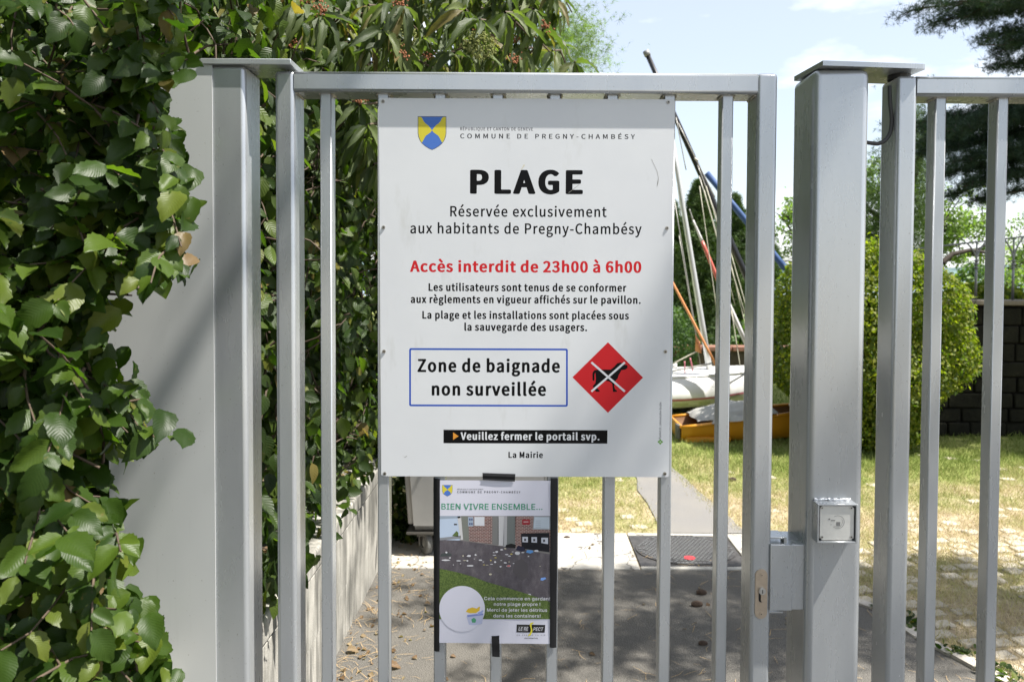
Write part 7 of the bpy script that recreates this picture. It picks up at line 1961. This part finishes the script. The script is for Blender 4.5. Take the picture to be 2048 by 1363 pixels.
def cedar(label, base, h, limbs, seed, name='cedar_tree', leaf=(.045, .085), grp=None):
    r = np.random.default_rng(seed); e = empty(name, base, label, 'tree', grp)
    bm = bmesh.new(); P = []
    for lb in limbs: cedar_limb(bm, P, *lb[:3], r, *(lb[3:]))
    bmesh.ops.recalc_face_normals(bm, faces=bm.faces)
    tag(bm_obj('limb', bm, DARKBARK, e), kind='stuff')
    tube('trunk', [base, (base[0] + .1, base[1], h * .5), (base[0], base[1], h)], [.45, .33, .08], DARKBARK, e, 12)
    P = np.array(P)
    tag(link('foliage', cloud_mesh('foliage', CT, P, frames(rv(len(P)) * .6 + [0, 0, .5], rv(len(P))), r.uniform(*leaf, len(P)), CEDAR, False), None, e), kind='stuff')
    return e
def wl(px, py, Y): return tuple(W(px, py, Y))
T0 = (9.0, 10.4)
limbs = [((T0[0], T0[1], 5.4), wl(1838, 22, 9.3), .9, 1.3, .1), ((T0[0], T0[1], 5.0), wl(1960, 95, 9.4), .8, 1.3, .0), ((T0[0], T0[1], 5.9), wl(1900, -60, 9.6), 1.0, 1.3, .1), ((T0[0], T0[1], 4.6), wl(2000, 130, 9.8), .55, 1.3, .0), ((T0[0], T0[1], 6.3), wl(1860, -130, 9.5), 1.0, 1.0, .1),
         ((T0[0], T0[1], 4.15), wl(1852, 245, 10.2), .75, 1.8, .05), ((T0[0], T0[1], 3.7), wl(1868, 300, 10.3), .7, 1.8, .1), ((T0[0], T0[1], 3.5), wl(1880, 352, 10.3), .65, 1.6, .12), ((T0[0], T0[1], 3.9), wl(1858, 272, 10.9), .7, 1.6, .1),
         ((T0[0], T0[1], 3.2), wl(1905, 388, 10.3), .4, 1.3, .15), ((T0[0], T0[1], 4.0), wl(1776, 262, 11.0), .30, .8, .02),
         ((T0[0], T0[1], 5.6), wl(1900, 40, 9.8), .9, 1.6, .05), ((T0[0], T0[1], 5.2), wl(1935, 5, 9.0), .9, 1.6, .05), ((T0[0], T0[1], 4.9), wl(1985, 70, 10.0), .7, 1.6, .0),
         ((T0[0], T0[1], 3.95), wl(1895, 262, 9.7), .7, 2.0, .05), ((T0[0], T0[1], 3.6), wl(1905, 325, 9.8), .6, 2.0, .05), ((T0[0], T0[1], 3.3), wl(1925, 372, 9.9), .5, 1.8, .1), ((T0[0], T0[1], 3.75), wl(1890, 290, 10.6), .6, 2.0, .05), ((T0[0], T0[1], 3.1), wl(1960, 400, 10.2), .4, 1.6, .1),
         ((T0[0], T0[1], 6.0), (8.2, 5.6, 6.3), 1.2, 1.8, .1), ((T0[0], T0[1], 6.6), (7.0, 6.6, 6.6), 1.2, 1.8, .1), ((T0[0], T0[1], 5.6), (9.2, 6.2, 5.6), 1.2, 1.8, .1), ((T0[0], T0[1], 5.0), (7.6, 7.0, 5.0), 1.0, 1.8, .1), ((T0[0], T0[1], 7.4), (8.4, 5.8, 7.6), 1.3, 1.8, .1), ((T0[0], T0[1], 6.2), (6.4, 7.4, 6.2), 1.1, 1.8, .1),
         ((T0[0], T0[1], 7.0), (6.2, 7.2, 7.4), 1.3, 1.2, .1), ((T0[0], T0[1], 6.4), (7.6, 6.2, 6.6), 1.3, 1.2, .1), ((T0[0], T0[1], 6.8), (5.4, 8.8, 7.6), 1.2, 1.2, .1), ((T0[0], T0[1], 5.8), (9.4, 6.0, 6.0), 1.3, 1.2, .1),
         ((T0[0], T0[1], 7.6), (7.0, 6.4, 8.2), 1.3, 1.2, .1), ((T0[0], T0[1], 5.2), (8.4, 6.9, 5.3), 1.2, 1.6, .1), ((T0[0], T0[1], 5.5), (7.2, 7.6, 5.8), 1.1, 1.6, .1)]
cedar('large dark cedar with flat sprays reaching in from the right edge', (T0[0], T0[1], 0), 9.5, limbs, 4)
# the tree between hedge and lake, seen as dark limbs behind the post gap
dk = empty('dark_tree', (9.2, 13, 0), 'dark limbed evergreen tree between thick post and gate leaf, above the clipped hedge', 'tree')
r = np.random.default_rng(9); bm = bmesh.new(); P = []
def limbp(pts, rad): add_tube(bm, [W(*p) for p in pts], rad, 6, False)
Yd = 12.5
limbp([(1810, 600, Yd), (1795, 500, Yd), (1800, 420, Yd), (1845, 300, Yd), (1850, 240, Yd)], [.12, .10, .08, .05, .02])
limbp([(1800, 470, Yd), (1765, 445, Yd), (1740, 420, Yd), (1725, 400, Yd)], [.06, .04, .03, .02])
limbp([(1800, 500, Yd), (1762, 480, Yd), (1742, 478, Yd)], [.04, .03, .02])
limbp([(1885, 525, Yd), (1905, 508, Yd), (1940, 500, Yd), (1975, 505, Yd)], [.05, .04, .035, .02])
for (cx, cy, sx_, sy_, n) in ((1750, 420, 22, 60, 1500), (1752, 490, 18, 22, 800), (1845, 300, 18, 60, 900), (1835, 420, 16, 70, 1500), (1830, 240, 10, 18, 160), (1842, 270, 8, 14, 120), (1800, 400, 25, 80, 1500)):
    for _ in range(n // 8):
        c = W(cx + r.normal(0, sx_), cy + r.normal(0, sy_), Yd + r.normal(0, .3))
        for _ in range(8): P.append(np.array(c) + r.normal(0, .09, 3))
bm_obj('trunk', bm, DARKBARK, dk)
P = np.array(P)
tag(link('crown', cloud_mesh('crown', CT, P, frames(rv(len(P)), rv(len(P))), r.uniform(.045, .08, len(P)), CONI, False), None, dk), kind='stuff')

# overhead cedar on the right, out of the picture: its sprays throw the streaky shade on the drive
limbs = []
r = np.random.default_rng(15)
BX, BY = 9.2, 3.9
for k in range(28):
    z = r.uniform(3.9, 5.4); X0 = r.uniform(-.75, 1.0); Yg = r.uniform(3.05, 4.3)
    limbs.append(((BX, BY, z), (X0 + .525 * z, Yg - .17 * z, z), .20, .85, .03, .016, .6))
for (x_, z_, y0_, y1_) in ((2.55, 6.6, 1.9, -.9), (3.35, 7.9, 1.8, -.6), (4.4, 7.8, 1.8, -.8), (1.55, 6.8, 1.9, -1.1)):
    limbs.append(((x_ + .9, y0_ + .2, z_), (x_ - .1, y1_, z_ + .2), .16, .55, .02, .03))
limbs.append(((6.6, 1.3, 6.5), (3.45, .95, 6.5), .30, .9, .02, .03, .3))
limbs.append(((6.6, 1.6, 7.4), (4.0, .9, 7.4), .30, .8, .02, .03, .3))
cedar('tall cedar standing right of the gate, casting streaky shade over the drive', (BX, BY, 0), 9, limbs, 6)

# ================================================================== SMALL THINGS ON THE DRIVE
CONE = simple('pine_cone_scale', (0.075, 0.05, 0.035), .8, var=.4, vscale=60)
def cone(px, py, s, label):
    p = G(px, py); bm = bmesh.new(); n = 10
    for k in range(n):
        t = k / (n - 1); rr = s * (.35 + .65 * math.sin(math.pi * (t * .85 + .1)))
        for j in range(8):
            a = j * math.pi / 4 + k * .4
            c = Vector((p.x + (t - .5) * s * 2.2, p.y + rr * .62 * math.cos(a), s * .72 + rr * .62 * math.sin(a)))
            bmesh.ops.create_icosphere(bm, subdivisions=1, radius=s * .20, matrix=Matrix.Translation(c))
    tag(bm_obj('pine_cone', bm, CONE), label, 'pine cone', 'pine cones lying on the drive')
cone(1403, 1189, .020, 'brown cone on the drive just below the manhole, beside the slim gate bar')
cone(1394, 1213, .021, 'brown cone on the drive slightly lower and left of the one below the manhole')
cone(1406, 1290, .015, 'small reddish cone low on the drive in the gap beside the slim gate bar')
cone(1134, 1078, .015, 'small dark cone on the concrete strip just right of the poster')
cone(1465, 962, .022, 'brown clod on the sunlit dry grass left of the gate stile')
n = 700
P = []
for _ in range(n):
    x, y = rng.uniform(-.77, 1.9), rng.uniform(2.9, 4.85)
    if rng.uniform() < .45: x = -.77 + abs(rng.normal(0, .18))
    P.append((x, y, .0105 if y < 4.3 else .0155))
P = np.array(P)
ax = rv(len(P)); ax[:, 2] *= .03
nb = (np.array([(-.5, 0, 0), (.5, 0, 0), (.5, .5, .02), (-.5, .5, .02), (.2, 1, 0), (-.2, 1, 0)]) * [.028, 1, 1], np.array([(0, 1, 2, 3), (3, 2, 4, 5)]), np.zeros((6, 2)))
nb2 = (nb[0] + np.array([(0, 0, 0), (0, 0, 0), (.12, 0, 0), (.12, 0, 0), (0, 0, 0), (0, 0, 0)]), nb[1], nb[2])
tag(link('pine_needles', cloud_mesh('pine_needles', [nb, nb2], P, frames(ax, np.tile([0, 0, 1.], (len(P), 1))), rng.uniform(.03, .085, len(P)), simple('dry_needle', (.42, .29, .14), .8), False)), label='dry straw coloured needles strewn over the shaded asphalt drive', cat='needles', kind='stuff')
n = 170
x = np.where(rng.uniform(size=n) < .6, -.76 + np.abs(rng.normal(0, .22, n)), rng.uniform(-.7, 2.0, n)); y = rng.uniform(2.95, 4.8, n)
P = np.stack([x, y, np.where(y < 4.3, .010, .016)], 1)
tag(link('leaf_litter', cloud_mesh('leaf_litter', [leaf_base('ovate', 4, 2, 51, .5, .5), leaf_base('ovate', 4, 2, 52, .2, .3)], P, frames(rv(n) * [1, 1, .12], np.tile([0, 0, 1.], (n, 1)) + rv(n) * .35), rng.uniform(.012, .032, n), DRYLEAF)), label='small dry leaf scraps scattered along the foot of the retaining wall', cat='dead leaves', kind='stuff')
for (px, py, s, lb) in ((706, 1307, .055, 'pale yellow fallen leaf on the drive between the second bar and the wall foot'), (789, 1339, .06, 'orange brown fallen leaf on the drive right of the bar under the sign corner'), (856, 1212, .03, 'tiny pale fallen leaf in the shade beside the poster tape')):
    p = G(px, py); a = random.uniform(0, 6)
    o_ = link('fallen_leaf', cloud_mesh('fallen_leaf', [leaf_base('ovate', 8, 4, px, .3, .4)], np.array([[p.x - s / 2, p.y, .016]]), frames(np.array([[1., .1, .05]]), np.array([[0, -.2, 1.]])), np.array([s]), DRYLEAF))
    tag(o_, lb, 'fallen leaf', 'single fallen leaves on the drive')

# tall trees left of and behind the hedge, out of the picture, added to close off the sky there
for i, (x, y, lb) in enumerate(((-4.6, 3.0, 'unseen broadleaf tree added to block sky left of the gate, beyond the hornbeam hedge'), (-4.4, -.6, 'unseen broadleaf tree added to block sky at the roadside, second from the hornbeam hedge'), (-4.8, 8.0, 'unseen broadleaf tree added to block sky behind the leafy hedge on the wall'), (-4.6, -4.4, 'unseen broadleaf tree added to block sky at the roadside, farthest from the hornbeam hedge'), (-6.6, 5.2, 'unseen broadleaf tree added to block sky in the second row, deep behind the hornbeam hedge'), (-7.0, 1.0, 'unseen broadleaf tree added to block sky in the second row, level with the gate'))):
    loose_tree(lb, x, y, 2.0, [(x, y, 4.8, 2.4), (x + .9, y - .8, 3.0, 1.7), (x, y + .2, 7.0, 1.8), (x - .8, y + 1, 3.2, 1.8), (x + .4, y + .9, 5.9, 1.7), (x + 1.1, y + .8, 2.2, 1.3)], 1100, 40 + i, .17, 'sky_blocking_tree', IVY, 'unseen trees added to block sky left of the gate')
# upper growth of the hornbeam hedge above the picture, bulging toward the road
P, R, S = fill_box(1300, (-2.2, 1.62, 2.45), (-.75, 2.2, 3.4), (.06, .095), HL)
tag(link('upper_foliage', cloud_mesh('upper_foliage', HL, P, R, S, HORN), None, hl), kind='stuff')
P, R, S = fill_box(3800, (-3.2, 1.3, .3), (-1.2, 4.5, 3.6), (.10, .16), HL)
tag(link('upper_foliage', cloud_mesh('upper_foliage', HL, P, R, S, HORN), None, hl), kind='stuff')
